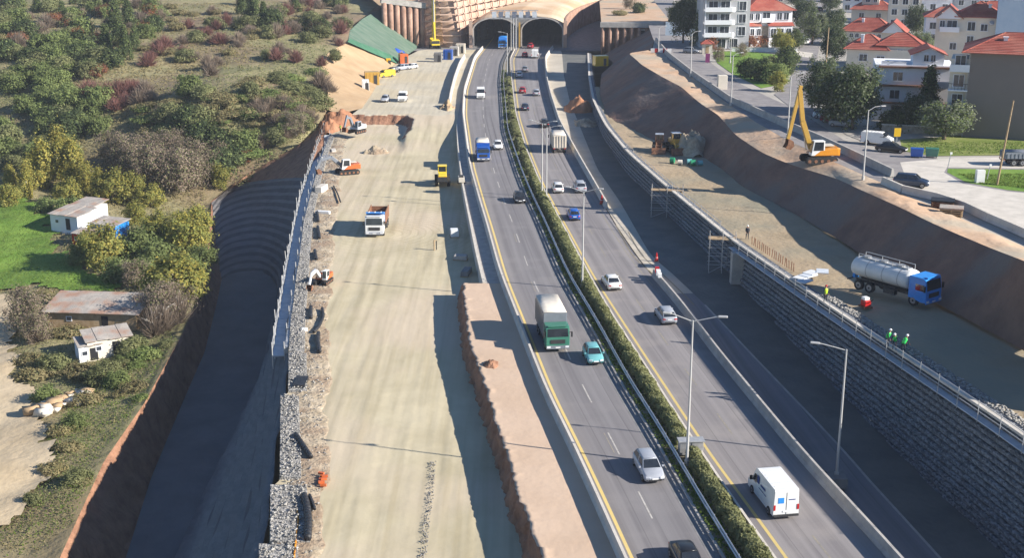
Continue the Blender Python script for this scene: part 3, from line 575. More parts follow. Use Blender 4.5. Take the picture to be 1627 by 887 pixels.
# second row of rebar cages standing along the top
cg = thing('rebar_cage', 'rusty reinforcement bars standing in a row on the upper platform edge', 'rebar', tuple(topline[0]))
for q in along([q for q in topline if 134 < q.y < 150], 1.2, .7): MB().cyl(q-topline[0], q-topline[0]+Vector((random.uniform(-.1,.1), 0, 1.0)), .05, .05, 5).build('bar', 'rust', cg)
def stones(name, label, pts, width, n, s0, s1, parent=None, kind='stuff', mats=('stone_a','stone_b','stone_c'), zadd=0.05):
    base = np.array([(-1,-1,-1),(1,-1,-1),(1,1,-1),(-1,1,-1),(-1,-1,1),(1,-1,1),(1,1,1),(-1,1,1)], float)*.5
    Fb = np.array([(0,3,2,1),(4,5,6,7),(0,1,5,4),(1,2,6,5),(2,3,7,6),(3,0,4,7)]); rs = resample(pts, 400); V = []; F = []; mi = []
    o0 = Vector((0,0,0)) if parent is None else parent.matrix_world.translation if False else (parent.location if parent else Vector())
    for i in range(n):
        k = rng.integers(0, 399); q = rs[k].lerp(rs[k+1], rng.random()); t = (rs[k+1]-rs[k]); t.normalize(); d = (rng.random()-.5)*width
        c = np.array([q.x+t.y*d, q.y-t.x*d, q.z+zadd+rng.random()*.08])-np.array(tuple(o0))
        s = s0+(s1-s0)*rng.random()**2; B = base*(1+rng.normal(0, .22, base.shape)); a = rng.random()*6.28; ca, sa = math.cos(a), math.sin(a)
        B = B@np.array([[ca,-sa,0],[sa,ca,0],[0,0,1]])*s*np.array([1,.8,.6]); V.append(B+c); F.append(Fb+8*i); mi += [int(rng.choice(len(mats), p=[.5,.35,.15] if len(mats) == 3 else None))]*6
    o = link(name, np_mesh(name, np.concatenate(V), np.concatenate(F), list(mats), False, mi), parent); tag(o, label, None, None, kind)
    if parent is None: tag(o, label, 'stones')
    return o
stones('wall_top_stones', 'pale broken stone filling along the top of the right retaining wall', [Vector((q.x, q.y, tops(q.y)-.05)) for q in offset_path(wp, .9) if 68 < q.y < 125], 1.0, 2600, .10, .22)

# gabion edge of the sand platform
E2 = sorted(ew, key=lambda q: q.y); g0 = E2[0]
gab = thing('gabion_edge', 'stepped row of grey stone gabions edging the sand platform above the cutting', 'gabion', tuple(g0))
steps = [((412,960),(412,872),2.9),((430,868),(430,778),3.0),((445,765),(446,634),1.8),((458,626),(459,566),1.9),((459,563),(463,504),1.7),((464,504),(473,428),1.6),((474,428),(483,355),1.4),((483,355),(497,300),1.2),((497,300),(510,255),1.1),((510,255),(525,216),1.0)]
for (a, b, w) in steps:
    A, B = P(*a, -1.95), P(*b, -1.95); n = max(1, int((B-A).length/3.2)); d = (B-A)/n; nrm = Vector((1, 0, 0))
    for i in range(n):
        p = A+d*i; q = A+d*(i+.985); h = .42+random.uniform(-.04, .05)
        MB().hexa([p-g0+Vector((0,0,-2.6)), p+nrm*w-g0+Vector((0,0,-2.6)), q+nrm*w-g0+Vector((0,0,-2.6)), q-g0+Vector((0,0,-2.6)), p-g0+Vector((0,0,h)), p+nrm*w-g0+Vector((0,0,h-.1)), q+nrm*w-g0+Vector((0,0,h-.1)), q-g0+Vector((0,0,h))]).build('gabion_basket', 'gabion', gab)
    stones('gabion_stones', None, [A+nrm*(w/2)+Vector((0,0,.42)), B+nrm*(w/2)+Vector((0,0,.42))], w*.96, int((B-A).length*w*(13 if A.y < 150 else 6)), .08, .19, gab)
# rubble margin between gabions and sand
V = []; ys = np.arange(76, 262, .5); NU = 18
for Y in ys:
    a = float(lbx(Y))+.6; wd = np.interp(Y, [76,100,150,200,262], [3.6,3.9,4.2,4.4,3.0])*(1+.18*fbm(Y, 2, .2))
    for i in range(NU):
        t = i/(NU-1); x = a+wd*t; V.append((x, Y, -1.85+.22*math.sin(math.pi*min(1, t*1.02))*(1-t*.4)+fbm(x, Y, .6, 4, 8)*.22*(1-t)-(.14 if i == NU-1 else 0)))
n = len(ys); F = [(j*NU+i, j*NU+i+1, (j+1)*NU+i+1, (j+1)*NU+i) for j in range(n-1) for i in range(NU-1)]
tag(link('rubble_margin', np_mesh('rubble_margin', V, F, 'dirt_rubble', True)), kind='structure')
stones('rubble_scatter', 'scattered grey rubble between the gabions and the sand', [Vector((float(lbx(Y))+2.6, Y, -1.75)) for Y in np.arange(78, 260, 4.)], 3.0, 1500, .05, .18, kind='stuff')
stones('gravel_windrow', 'dark thin line of loose stones down the middle of the sand', PP([(688,735),(684,790),(678,830),(672,887),(668,930)], -1.83), .5, 420, .04, .12, mats=('stone_c','stone_a'))
stones('gravel_windrow', 'small grey heap of gravel beside the yellow roller on sand', PP([(590,241),(600,240),(607,241)], -1.8), 2.5, 350, .12, .35)

# scaffolding and walkway along the left wall
SC = PP([(433,566),(440,520),(452,450),(466,370),(478,315),(488,285),(500,250),(516,214)], -2.6); SCp = resample(smooth_path(SC, 2, 2), 44)
sc = thing('scaffold_walkway', 'steel tube scaffold with pale walkway hanging over the dark cutting', 'scaffold', tuple(SCp[0])); s0 = SCp[0]
inner = offset_path(SCp, 1.3)
for i, (a, b) in enumerate(zip(SCp, inner)):
    hh = random.uniform(1.5, 2.6); TM = 'lamp_grey'
    MB().cyl(a-s0+Vector((0,0,-1.5)), a-s0+Vector((random.uniform(-.2,.1), 0, hh)), .06, .06, 5).build('standard', 'lamp_grey', sc)
    if i % 2 == 0: MB().cyl(b-s0+Vector((0,0,-1.5)), b-s0+Vector((0,0,1.6)), .06, .06, 5).build('standard', 'lamp_grey', sc)
    MB().bar(a-s0+Vector((0,0,-.1)), b-s0+Vector((0,0,-.1)), .06).build('transom', 'galv', sc)
    if i < len(SCp)-1:
        c, d = SCp[i+1], inner[i+1]; g = .015
        MB().add([a.lerp(c, g)-s0, b.lerp(d, g)-s0, b.lerp(d, 1-g)-s0, a.lerp(c, 1-g)-s0]+[q-s0+Vector((0,0,-.06)) for q in (a.lerp(c, g), b.lerp(d, g), b.lerp(d, 1-g), a.lerp(c, 1-g))], [(0,1,2,3),(7,6,5,4),(0,3,7,4),(1,0,4,5),(2,1,5,6),(3,2,6,7)]).build('plank', 'board', sc)
        for zz in (.6, 1.2): MB().bar(a-s0+Vector((0,0,zz)), c-s0+Vector((0,0,zz)), .07).build('ledger', 'lamp_grey', sc)
        if i % 4 == 1: MB().bar(a-s0+Vector((0,0,0)), c-s0+Vector((0,0,1.3)), .045).build('brace', 'galv', sc)
beam = thing('edge_beam', 'pale steel edge beam between the scaffold and stone gabions', 'beam', tuple(inner[0]))
bq = offset_path(SCp, 1.55)
for a, b in zip(bq[:-1:2], bq[2::2]): MB().bar(a-inner[0]+Vector((0,0,.55)), a.lerp(b, .94)-inner[0]+Vector((0,0,.55)), .35, .8).build('beam_length', 'galv', beam)

# scaffold tower and step on the right wall
def tower(base, w, d, h, label, rz=0):
    t = thing('scaffold_tower', label, 'scaffold', tuple(base), rz)
    for x in (-w/2, 0, w/2):
        for y in (-d/2, d/2): MB().cyl((x, y, 0), (x, y, h+.8), .045, .045, 6).build('standard', 'steel', t)
    for k in range(1, int(h/1.1)+1):
        for y in (-d/2, d/2): MB().bar((-w/2-.2, y, k*1.1), (w/2+.2, y, k*1.1), .06).build('ledger', 'galv', t)
        for x in (-w/2, w/2): MB().bar((x, -d/2, k*1.1), (x, d/2, k*1.1), .06).build('transom', 'galv', t)
    for k in range(int(h/2.2)): MB().bar((-w/2, -d/2-.05, k*2.2), (w/2, -d/2-.05, k*2.2+2.0), .05).build('brace', 'galv', t)
    for j in range(4): MB().box((0, -d/2+d*(j+.5)/4, h+.04), (w+.3, d/4-.03, .06)).build('plank', 'timber', t)
    return t
qy = 152; tower(Vector((float(WALL(qy))-1.3, qy, float(zlow(qy)))), 3.2, 1.6, 4.3, 'tall scaffold tower of steel tubes at the step in the shaded wall', R(-8))
qy = 181; tower(Vector((float(WALL(qy))-1.0, qy, 0)), 4.5, 1.4, 4.0, 'scaffold tower against the far wall below the two loaders', R(-8))
ab = MB().box((0,0,2.0), (1.5,1.2,4.0)).build('concrete_pier', 'concrete', bevel=.05); ab.location = (float(WALL(147))-.9, 147.5, -.2); tag(ab, 'grey concrete pier standing against the shaded wall beside scaffold', 'pier')
pb = thing('pipe_bundle', 'pale plastic pipes leaning against the foot of the shaded wall', 'pipes', tuple(P(1372, 655, -2.0)))
for i in range(4): MB().cyl((i*.22-.6, 6-i*.3, 1.8+i*.12), (i*.25, -2.5, .15), .06, .06, 6).build('pipe', 'concrete_pale', pb)

# ---------------------------------------------------------------- tunnel
YP = 408.0; FLx = float(LY(YP))-3.2
t0x, t1x = P(748, 76).x, P(898, 76).x; midx = P(825.5, 76).x
tun = thing('tunnel_portal', 'twin arched concrete tunnel portal where the highway enters', 'tunnel', (0, YP, 0))
HT = 10.4
def arch_face(m, x0, x1, xo0, xo1, spring, rise, top, y):
    n = 24; c = (x0+x1)/2; r = (x1-x0)/2; pts = [(x0, 0)]+[(c-r*math.cos(math.pi*i/n), spring+rise*math.sin(math.pi*i/n)) for i in range(n+1)]+[(x1, 0)]
    def tp_(x): return top(x)
    for a, b in zip(pts[1:-2], pts[2:-1]): m.quad((a[0], y, a[1]), (b[0], y, b[1]), (b[0], y, tp_(b[0])), (a[0], y, tp_(a[0])))
    m.quad((xo0, y, 0), (x0, y, 0), (x0, y, tp_(x0)), (xo0, y, tp_(xo0))); m.quad((x1, y, 0), (xo1, y, 0), (xo1, y, tp_(xo1)), (x1, y, tp_(x1)))
    return pts
a0, a1, b0, b1 = t0x+.9, midx-.8, midx+.8, t1x-.9
topf = lambda x: HT-.10*abs(x-midx)-(max(0, abs(x-midx)-9)**2)*.05
m = MB(); pa = arch_face(m, a0, a1, t0x, midx, 5.2, 4.0, topf, 0); pb_ = arch_face(m, b0, b1, midx, t1x, 5.2, 4.0, topf, 0); m.build('portal_face', 'concrete_dark', tun)
for pts in (pa, pb_):
    m = MB(); n = len(pts); sh = lambda Y: .0018*Y*Y
    rings = [[(x+sh(Y), Y, z) for x, z in pts] for Y in np.linspace(0, 110, 12)]; m.loft(rings, 0, False); m.build('tunnel_lining', 'concrete_dark', tun)
    m = MB(); rim = [((x-(pts[0][0]+pts[-1][0])/2)*1.06+(pts[0][0]+pts[-1][0])/2, z*1.04) for x, z in pts]
    for (p, q), (p2, q2) in zip(zip(pts[:-1], pts[1:]), zip(rim[:-1], rim[1:])): m.hexa([(p[0],-.5,p[1]),(q[0],-.5,q[1]),(q2[0],-.5,q2[1]),(p2[0],-.5,p2[1]),(p[0],-.004,p[1]),(q[0],-.004,q[1]),(q2[0],-.004,q2[1]),(p2[0],-.004,p2[1])])
    m.build('arch_ring', 'concrete', tun)
m = MB(); xs = np.linspace(t0x, t1x, 22); rings = [[(x+.0018*Y*Y, Y, topf(x)+.02) for x in xs] for Y in np.linspace(-.4, 170, 20)]; m.loft(rings, 0, False); m.build('tunnel_roof', 'roof_sand', tun)
m = MB(); rings = [[(t1x+.0018*Y*Y, Y, 0), (t1x+.0018*Y*Y, Y, topf(t1x)+.3), (t1x+.5+.0018*Y*Y, Y, topf(t1x)+.3), (t1x+.6+.0018*Y*Y, Y, 0)] for Y in np.linspace(-.4, 170, 20)]; m.loft(rings, 0, True); m.build('side_wall', 'pile_brown', tun)
m = MB().box((midx, -.75, 4.0), (.5, .3, 8)); m.build('centre_post', 'paint_ochre', tun)
for x in (t0x, t1x): MB().box((x, -.5, 4.2), (1.1, .9, 8.6)).build('end_pillar', 'pink_wall', tun)
# gantry sign lattice over the portal
gan = thing('sign_gantry', 'grey lattice gantry with back-to-back sign panels above the tunnel mouths', 'gantry', (P(820, 27, 9).x-.5, YP-6, 0)); gx = gan.location.x
for x in (-.4, .4): MB().cyl((x, 0, 0), (x, 0, 10.5), .25, .2, 8).build('mast', 'steel', gan)
for z in (9.6, 12.2): MB().bar((-7.6, 0, z), (7.4, 0, z), .22).build('chord', 'steel', gan)
for i in range(15): MB().bar((-7.6+i, .1, 9.6 if i % 2 else 12.2), (-6.6+i, .1, 12.2 if i % 2 else 9.6), .14).build('lattice', 'galv', gan)
for i in range(7): MB().box((-6.4+i*2.1, -.2, 10.9), (1.4, .12, 1.9)).build('sign_panel', 'dark_sign' if i % 2 else 'board', gan)

# pile wall and anchored cut face left of the tunnel
A1, A2 = P(612, 66, 2), P(672, 74, 0); pw = thing('bored_pile_wall', 'brown bored pile wall under a grey capping beam beside green netting', 'wall', tuple(A2))
for i in range(7):
    q = A1.lerp(A2, i/6)-A2; MB().cyl(q+Vector((0,0,-2)), q+Vector((0,0,12.2)), .85, .85, 10).build('pile', 'pile_brown', pw, True)
MB().bar(A1-A2+Vector((-1,.2,13)), Vector((1,.2,13)), 2.2, 1.7).build('capping_beam', 'concrete', pw)
poly('pile_wall_ground', [A1+Vector((-1.2,.3,11)), A2+Vector((1,.4,12.6)), A2+Vector((20,80,14)), A1+Vector((-20,80,14))], 'sand_slope')
MB().quad(A1-A2+Vector((0,.9,-2)), Vector((0,.9,0)), Vector((0,.9,12.5)), A1-A2+Vector((0,.9,12.5))).build('lagging', 'clay_cut', pw)
C1 = [Vector((A2.x, A2.y+1, 0)), Vector((-17, 408, 0)), Vector((-12, 425, 0)), Vector((13, 488, 0)), Vector((42, 575, 0))]
cf = patch('anchored_cut_face', C1, [q+Vector((-2, 4, 22 if i else 15)) for i, q in enumerate(C1)], 'pink_wall', 60, 16, .35, .2, None, None, 6.0, 'pinkish sprayed concrete cut face with anchor grid beside the tunnel', 'cut face')
cp_ = resample(C1, 30)
for z in np.arange(1.5, 17, 2.2):
    m = MB()
    for a, b in zip(cp_[:-1], cp_[1:]): m.bar(a+Vector((-.1*z+.35,-.35-z*.1,z)), b+Vector((-.1*z+.35,-.35+z*.1,z)), .3, .35)
    m.build('waler_beam', 'pink_wall', cf)
for i in range(0, 29):
    a = cp_[i]; MB().bar(a+Vector((.45,-.35,.5)), a+Vector((-1.1,1.8,16)), .28).build('soldier_beam', 'pile_brown', cf)
gr = thing('formwork_grid', 'pale lattice of formwork frames leaning on the cut face by yellow rig', 'formwork', tuple(P(712, 66, 0)))
for i in range(7): MB().bar((-6+i*2, 0, 3), (-5+i*2, 2.2, 9.5), .3).build('upright', 'concrete_pale', gr)
for k in range(4): MB().bar((-6.5+k*.3, .1+k*.65, 3.4+k*1.9), (7+k*.3, .1+k*.65, 3.4+k*1.9), .3).build('crossbar', 'concrete_pale', gr)
for i in (-5, 0, 5): MB().cyl((i, 0, 0), (i, 0, 3.2), .2, .2, 6).build('prop', 'rust', gr)
# pile wall right of the tunnel
Q1, Q2 = Vector((27.5, 386.5, 0)), Vector((45, 384.5, 0)); pr = thing('pile_wall', 'brown pile wall with grey beam at the trench right of the tunnel', 'wall', tuple(Q1))
for i in range(9): q = Q1.lerp(Q2, i/8)-Q1; MB().cyl(q, q+Vector((0,0,8.6)), .55, .55, 8).build('pile', 'pile_brown', pr, True)
MB().bar(Vector((-.8,0,9.2)), Q2-Q1+Vector((.8,0,9.2)), 1.5, 1.5).build('capping_beam', 'concrete', pr)
MB().box((13.8,-.8,6.2), (6.6,.5,3.6)).build('concrete_panel', 'concrete', pr); MB().box((13.8,-1.1,6.4), (5.2,.2,2.2)).build('panel_opening', 'dark', pr)
MB().quad((0,.7,0), tuple(Q2-Q1+Vector((0,.7,0))), tuple(Q2-Q1+Vector((0,.7,9))), (0,.7,9)).build('lagging', 'clay_cut', pr)
poly('deck_ground', [Q1+Vector((-.5,.8,9.9)), Q2+Vector((3,.8,9.9)), Vector((52,470,9.9)), Vector((60,560,9.2)), Vector((48,560,9.2)), Vector((32,470,9.9))], 'embank_top')
poly('hill_back', [Vector((-45,560,19)), Vector((90,560,11)), Vector((120,1600,30)), Vector((-80,1600,40))], 'hill')
patch('trench_side', [Vector((28,386,.0)), Vector((34,470,0)), Vector((62,560,0))], [Vector((28.2,387.2,9.9)), Vector((33,470,9.9)), Vector((58,560,10.9))], 'clay_cut', 20, 6, .5, .3)

# ---------------------------------------------------------------- median guard rail, kerb rail, hedge
mr = thing('guard_rail', 'double metal guard rail on the shaded left side of the median hedge', 'guard rail', (float(LK(72)), 72, .12)); o0 = mr.location.copy()
path = [Vector((float(LK(Y))+.75, Y, .12))-o0 for Y in np.arange(72, 402, 3.)]
for zz in (.30, .62): MB().sweep(path, [(-.04,zz-.08),(-.08,zz-.04),(-.03,zz),(-.08,zz+.04),(-.04,zz+.08),(.0,zz+.08),(.0,zz-.08)]).build('rail_beam', 'steel', mr)
for Y in np.arange(73, 402, 3.0): MB().box((float(LK(Y))+.82-o0.x, Y-o0.y, .3), (.1,.12,.6)).build('post', 'steel', mr)
mr2 = thing('median_rail', 'pale metal rail edging the median hedge beside the right yellow line', 'guard rail', (float(MBE(72)), 72, 0)); o0 = mr2.location.copy()
path = [Vector((float(MBE(Y)), Y, 0))-o0 for Y in np.arange(72, 402, 3.)]
MB().sweep(path, [(-.10,.35),(-.10,.68),(.10,.68),(.12,.5),(.10,.35)]).build('rail_beam', 'concrete_pale', mr2)
for Y in np.arange(73, 402, 4.0): MB().box((float(MBE(Y))-.02-o0.x, Y-o0.y, .18), (.1,.12,.38)).build('post', 'galv', mr2)
def leaf_quads(C, N, size, rs):
    """C centres, N outward normals -> leaf quads facing roughly outwards"""
    n = len(C); Nn = N+rs.normal(0, .55, (n,3)); Nn /= np.linalg.norm(Nn, axis=1)[:,None]+1e-9
    r = rs.normal(0, 1, (n,3)); u = np.cross(Nn, r); u /= np.linalg.norm(u, axis=1)[:,None]+1e-9; v = np.cross(Nn, u)
    s = (size*(.6+.8*rs.random(n)))[:,None]; u = u*s; v = v*s*.7
    V = np.stack([C-u, C-v*.9, C+u, C+v*.9], 1).reshape(-1, 3); return V, np.arange(4*n).reshape(n, 4)
hsegs = [(70, 96, 'olive clipped median hedge section nearest the twin lamp and box cabinet'), (98.5, 150, 'olive clipped median hedge section beside the green lorry and teal car'), (150.5, 205, 'olive median hedge section beside the white saloon and lamp posts'), (206, 262, 'bushy median hedge section beside the blue lorry'), (263, 330, 'thin sparse median hedge section leading towards the tunnel')]
for (ya, yb, lab) in hsegs:
    per = 620 if ya < 150 else (260 if ya < 206 else 120); n = int((yb-ya)*per); rs = rng
    Y = ya+(yb-ya)*rs.random(n); c = (LK(Y)+1.35+MBE(Y)-.15)/2; hw = (MBE(Y)-LK(Y)-1.65)/2; hh = .95+.12*np.sin(Y*.8)+.10*np.sin(Y*2.3+1)
    a = rs.random(n)*math.pi; rr = .86+.2*rs.random(n); ux = np.cos(a); uz = np.sin(a)**.6
    bulge = 1+.12*np.sin(Y*1.7)+.1*np.sin(Y*3.9)
    C = np.stack([c+hw*ux*rr*bulge, Y, .15+hh*uz*rr], 1); N = np.stack([ux, 0*ux, uz], 1)
    keep = np.ones(n, bool) if ya < 200 else (np.sin(Y*.9)+np.sin(Y*.37+2) > (-1.2 if ya < 260 else -.1)); C, N = C[keep], N[keep]
    org = np.array([float(LK(ya))+1.5, ya, 0]); V, F = leaf_quads(C, N, .13 if ya < 150 else .2, rs)
    h = thing('hedge', lab, 'hedge', tuple(org)); link('foliage', np_mesh('foliage', V-org, F, 'leaf_hedge'), h)
    if ya < 200:
        pth = [Vector((float((LK(q)+1.35+MBE(q)-.15)/2), q, .12))-Vector(org) for q in np.arange(ya+.3, yb, 2.)]; MB().sweep(pth, [(-.4,0),(-.36,.62),(0,.8),(.36,.62),(.4,0)]).build('stems', 'leaf_hedge', h)
# grass under the rail
n = 9000; Y = 70+rng.random(n)**1.5*280; C = np.stack([LK(Y)+.1+rng.random(n)*1.3, Y, .14+rng.random(n)*.18], 1); V, F = leaf_quads(C, np.tile([0,-.3,1.], (n,1)), .13, rng)
tag(link('median_grass', np_mesh('median_grass', V, F, 'grass_green')), 'weedy green grass under the median guard rail', 'grass', None, 'stuff')
# ================================================================ vehicles
def heading(f, Y, away): 
    s = float(f(Y+3)-f(Y-3))/6; return math.atan2(-s, 1) if away else math.atan2(-s, 1)+math.pi
_wheel = {}
def wheel(parent, x, y, r, w):
    k = (round(r, 2), round(w, 2))
    if k not in _wheel:
        m = MB(); m.cyl((-w/2,0,0), (w/2,0,0), r, r, 14); m2 = MB(); m2.cyl((-w/2-.015,0,0), (w/2+.015,0,0), r*.6, r*.6, 10); m3 = MB(); m3.cyl((-w/2-.03,0,0), (w/2+.03,0,0), r*.2, r*.2, 6)
        _wheel[k] = (m.mesh('wheel', 'rubber'), m2.mesh('rim', 'rim'), m3.mesh('hub', 'dark'))
    a, b, c = _wheel[k]; o = link('wheel', a, parent); o.location = (x, y, r); link('rim', b, o); link('hub', c, o); return o
def inset(m, q, f, d, mi=0):
    """quad pulled in by fraction f and lifted d along its normal"""
    q = [Vector(a) for a in q]; c = sum(q, Vector())/4; n = (q[1]-q[0]).cross(q[3]-q[0]).normalized()*d
    m.add([c+(a-c)*(1-f)+n for a in q], [(0,1,2,3)], mi)
CARK = dict( # length, width, height, hood z, belt z, cowl y, roof front y, roof rear y, rear deck y, tail z  (y forward)
    hatch=(3.85,1.68,1.48,.88,.95,1.02,.38,-1.40,-1.82,.98), sedan=(4.5,1.76,1.44,.86,.93,1.05,.35,-1.05,-1.65,.98),
    suv=(4.45,1.82,1.66,1.02,1.08,1.15,.55,-1.75,-2.05,1.10), wagon=(4.5,1.76,1.5,.88,.95,1.15,.45,-1.70,-2.10,1.0))
def car(px, py, rz, color, kind, label, z=0.0, group=None, loc=None):
    L, W, H, hz, bz, cow, rf, rr, rd, tz = CARK[kind]; t = thing('parked_car' if z > 5 or z < -.5 else 'car', label, 'car', tuple(loc or P(px, py, z)), rz, group); pc = 'paint_'+color; w = W/2; h = L/2
    def ring(y, wf, zb, zs, edge_):
        ww = w*wf; return [(-ww*.9,y,zb),(-ww,y,zb+.14),(-ww,y,zs-.20),(-ww*.95,y,zs-.06),(-ww*edge_,y,zs),(0,y,zs+.025),(ww*edge_,y,zs),(ww*.95,y,zs-.06),(ww,y,zs-.20),(ww,y,zb+.14),(ww*.9,y,zb)]
    b = MB(); b.loft([ring(-h,.80,.42,tz-.20,.80), ring(-h+.06,.90,.30,tz-.06,.84), ring(-h+.25,.97,.24,tz,.86), ring(rd+.25,1.0,.22,bz+.02,.86), ring(-.2,1.0,.22,bz,.88), ring(cow,1.0,.22,bz,.86), ring(cow+.35,.99,.24,hz,.82), ring(h-.35,.95,.24,hz-.10,.78), ring(h-.08,.86,.30,hz-.20,.74), ring(h,.74,.36,hz-.32,.68)], 0, True, True)
    b.build('body', pc, t, True)
    wb, wt = w*.88, w*.70; lo = [(-wb,cow,bz),(wb,cow,bz),(wb,rd,bz+.02),(-wb,rd,bz+.02)]; hi = [(-wt,rf,H-.03),(wt,rf,H-.03),(wt,rr,H-.05),(-wt,rr,H-.05)]
    g = MB(); g.hexa([lo[3],lo[2],lo[1],lo[0],hi[3],hi[2],hi[1],hi[0]]); cab = g.build('cabin', pc, t, bevel=.05)
    r = MB(); r.hexa([(-wt*.93,rr+.03,H-.05),(wt*.93,rr+.03,H-.05),(wt*.93,rf-.03,H-.03),(-wt*.93,rf-.03,H-.03),(-wt*.8,rr+.12,H+.005),(wt*.8,rr+.12,H+.005),(wt*.8,rf-.12,H+.015),(-wt*.8,rf-.12,H+.015)]); r.build('roof', pc, t, True)
    m = MB(); inset(m, [lo[0][:], lo[1], hi[1], hi[0]][::-1], .10, .012); m.build('windscreen', 'glass', t)
    m = MB(); inset(m, [lo[2], lo[3], hi[3], hi[2]][::-1], .12, .012); m.build('rear_window', 'glass', t)
    for s in (1, -1):
        l0 = (s*wb,cow,bz); l1 = (s*wb,rd,bz+.02); h0 = (s*wt,rf,H-.03); h1 = (s*wt,rr,H-.05); mid = .46
        lm = tuple(l0[i]+(l1[i]-l0[i])*mid for i in range(3)); hm = tuple(h0[i]+(h1[i]-h0[i])*mid for i in range(3))
        for q in ((l0,lm,hm,h0), (lm,l1,h1,hm)):
            m = MB(); inset(m, q if s < 0 else q[::-1], .14, .012); m.build('side_window', 'glass', t)
        m = MB(); m.box((s*(w+.08), cow-.25, bz+.06), (.17,.10,.12)); m.build('mirror', pc, t)
        m = MB(); m.box((s*w*.62, h-.14, hz-.27), (w*.42,.26,.13), 0, -s*.35); m.build('headlight', 'head_lamp', t)
        m = MB(); m.box((s*w*.72, -h+.08, tz-.24), (w*.34,.16,.17), 0, s*.2); m.build('taillight', 'tail_red', t)
        for y in (h-.78, -h+.72): wheel(t, s*(w-.09), y, .31 if kind != 'suv' else .35, .2)
    MB().box((0, h-.02, .40), (w*1.05,.08,.14)).build('grille', 'grille', t); MB().box((0, -h-.0, .42), (w*1.3,.08,.12)).build('rear_bumper', 'grille', t)
    MB().box((0, h+.02, .52), (.5,.02,.11)).build('number_plate', 'plate', t); MB().box((0, -h+.02, tz-.28), (.5,.06,.11)).build('number_plate', 'plate', t)
    return t
def van(px, py, rz, color, label, L=5.4, W=2.0, H=2.45, z=0.0, marks=False):
    t = thing('van', label, 'van', tuple(P(px, py, z)), rz); pc = 'paint_'+color; w = W/2; h = L/2
    prof = [(-h,.35),(-h,H-.16),(-h+.10,H-.02),(h-1.75,H),(h-1.45,H-.08),(h-.80,1.32),(h-.08,1.02),(h,.75),(h,.32)]
    m = MB(); n = len(prof); xs = [(-w*.90,.0),(-w,.0),(w,.0),(w*.90,.0)]
    rings = []
    for sx, k in ((-.86,.97),(-1,.93),(-1,.93),(1,.93),(1,.93),(.86,.97)): pass
    def side(x, tuck): return [(x*(1 if zz < 1.3 else tuck), y, zz) for y, zz in prof]
    m.loft([side(-w*.96, .93), side(-w, .93), side(w, .93), side(w*.96, .93)], 0, True, True); m.build('body', pc, t, bevel=.06)
    a = (h-.84, 1.36); b = (h-1.42, H-.12); ww = w*.84
    d = Vector((0,.03,.03)); MB().quad(Vector((-w*.92,a[0],a[1]))+d, Vector((w*.92,a[0],a[1]))+d, Vector((ww,b[0],b[1]))+d, Vector((-ww,b[0],b[1]))+d).build('windscreen', 'glass', t)
    for s in (-1, 1):
        MB().hexa([(s*w*.99,h-1.75,1.30),(s*(w*.99+.02),h-1.75,1.30),(s*(w*.99+.02),h-.98,1.30),(s*w*.99,h-.98,1.30),(s*w*.935,h-1.75,H-.55),(s*(w*.935+.02),h-1.75,H-.55),(s*(w*.935+.02),h-1.38,H-.55),(s*w*.935,h-1.38,H-.55)]).build('side_window', 'glass', t)
        MB().box((s*(w+.14), h-1.05, 1.45), (.2,.12,.34)).build('mirror', 'dark', t); MB().box((s*w*.72, h-.05, .82), (w*.36,.14,.2)).build('headlight', 'head_lamp', t)
        MB().box((s*w*.90, -h-.01, 1.05), (w*.15,.06,.42)).build('taillight', 'tail_red', t)
        for y in (h-.95, -h+1.0): wheel(t, s*(w-.1), y, .35, .22)
    MB().box((0,h+.01,.62), (w*1.2,.06,.22)).build('grille', 'grille', t); MB().box((0,-h-.05,.40), (w*1.9,.12,.16)).build('rear_bumper', 'grille', t)
    MB().box((0,-h-.008,1.30), (.03,.02,1.9)).build('door_seam', 'grille', t); MB().box((0,-h-.03,.72), (.52,.02,.12)).build('number_plate', 'plate', t)
    for k in range(6): MB().box((0,-h+.6+k*.5,H+.005), (w*1.5,.06,.03)).build('roof_rib', pc, t)
    if marks:
        MB().box((-w*.42,-h-.012,1.62), (.46,.02,.46)).build('door_emblem', 'paint_skyblue', t); MB().box((w*.42,-h-.012,1.66), (.52,.02,.07)).build('door_lettering', 'paint_text', t)
        MB().box((-w-.004+.06,h-2.1,1.72), (.02,.42,.62)).build('side_emblem', 'paint_text', t); MB().box((-w+.03,h-3.2,1.55), (.02,1.0,.16)).build('side_lettering', 'paint_text', t); MB().box((-w+.005,h-3.2,1.2), (.02,1.6,.05)).build('side_lettering', 'paint_text', t)
    return t
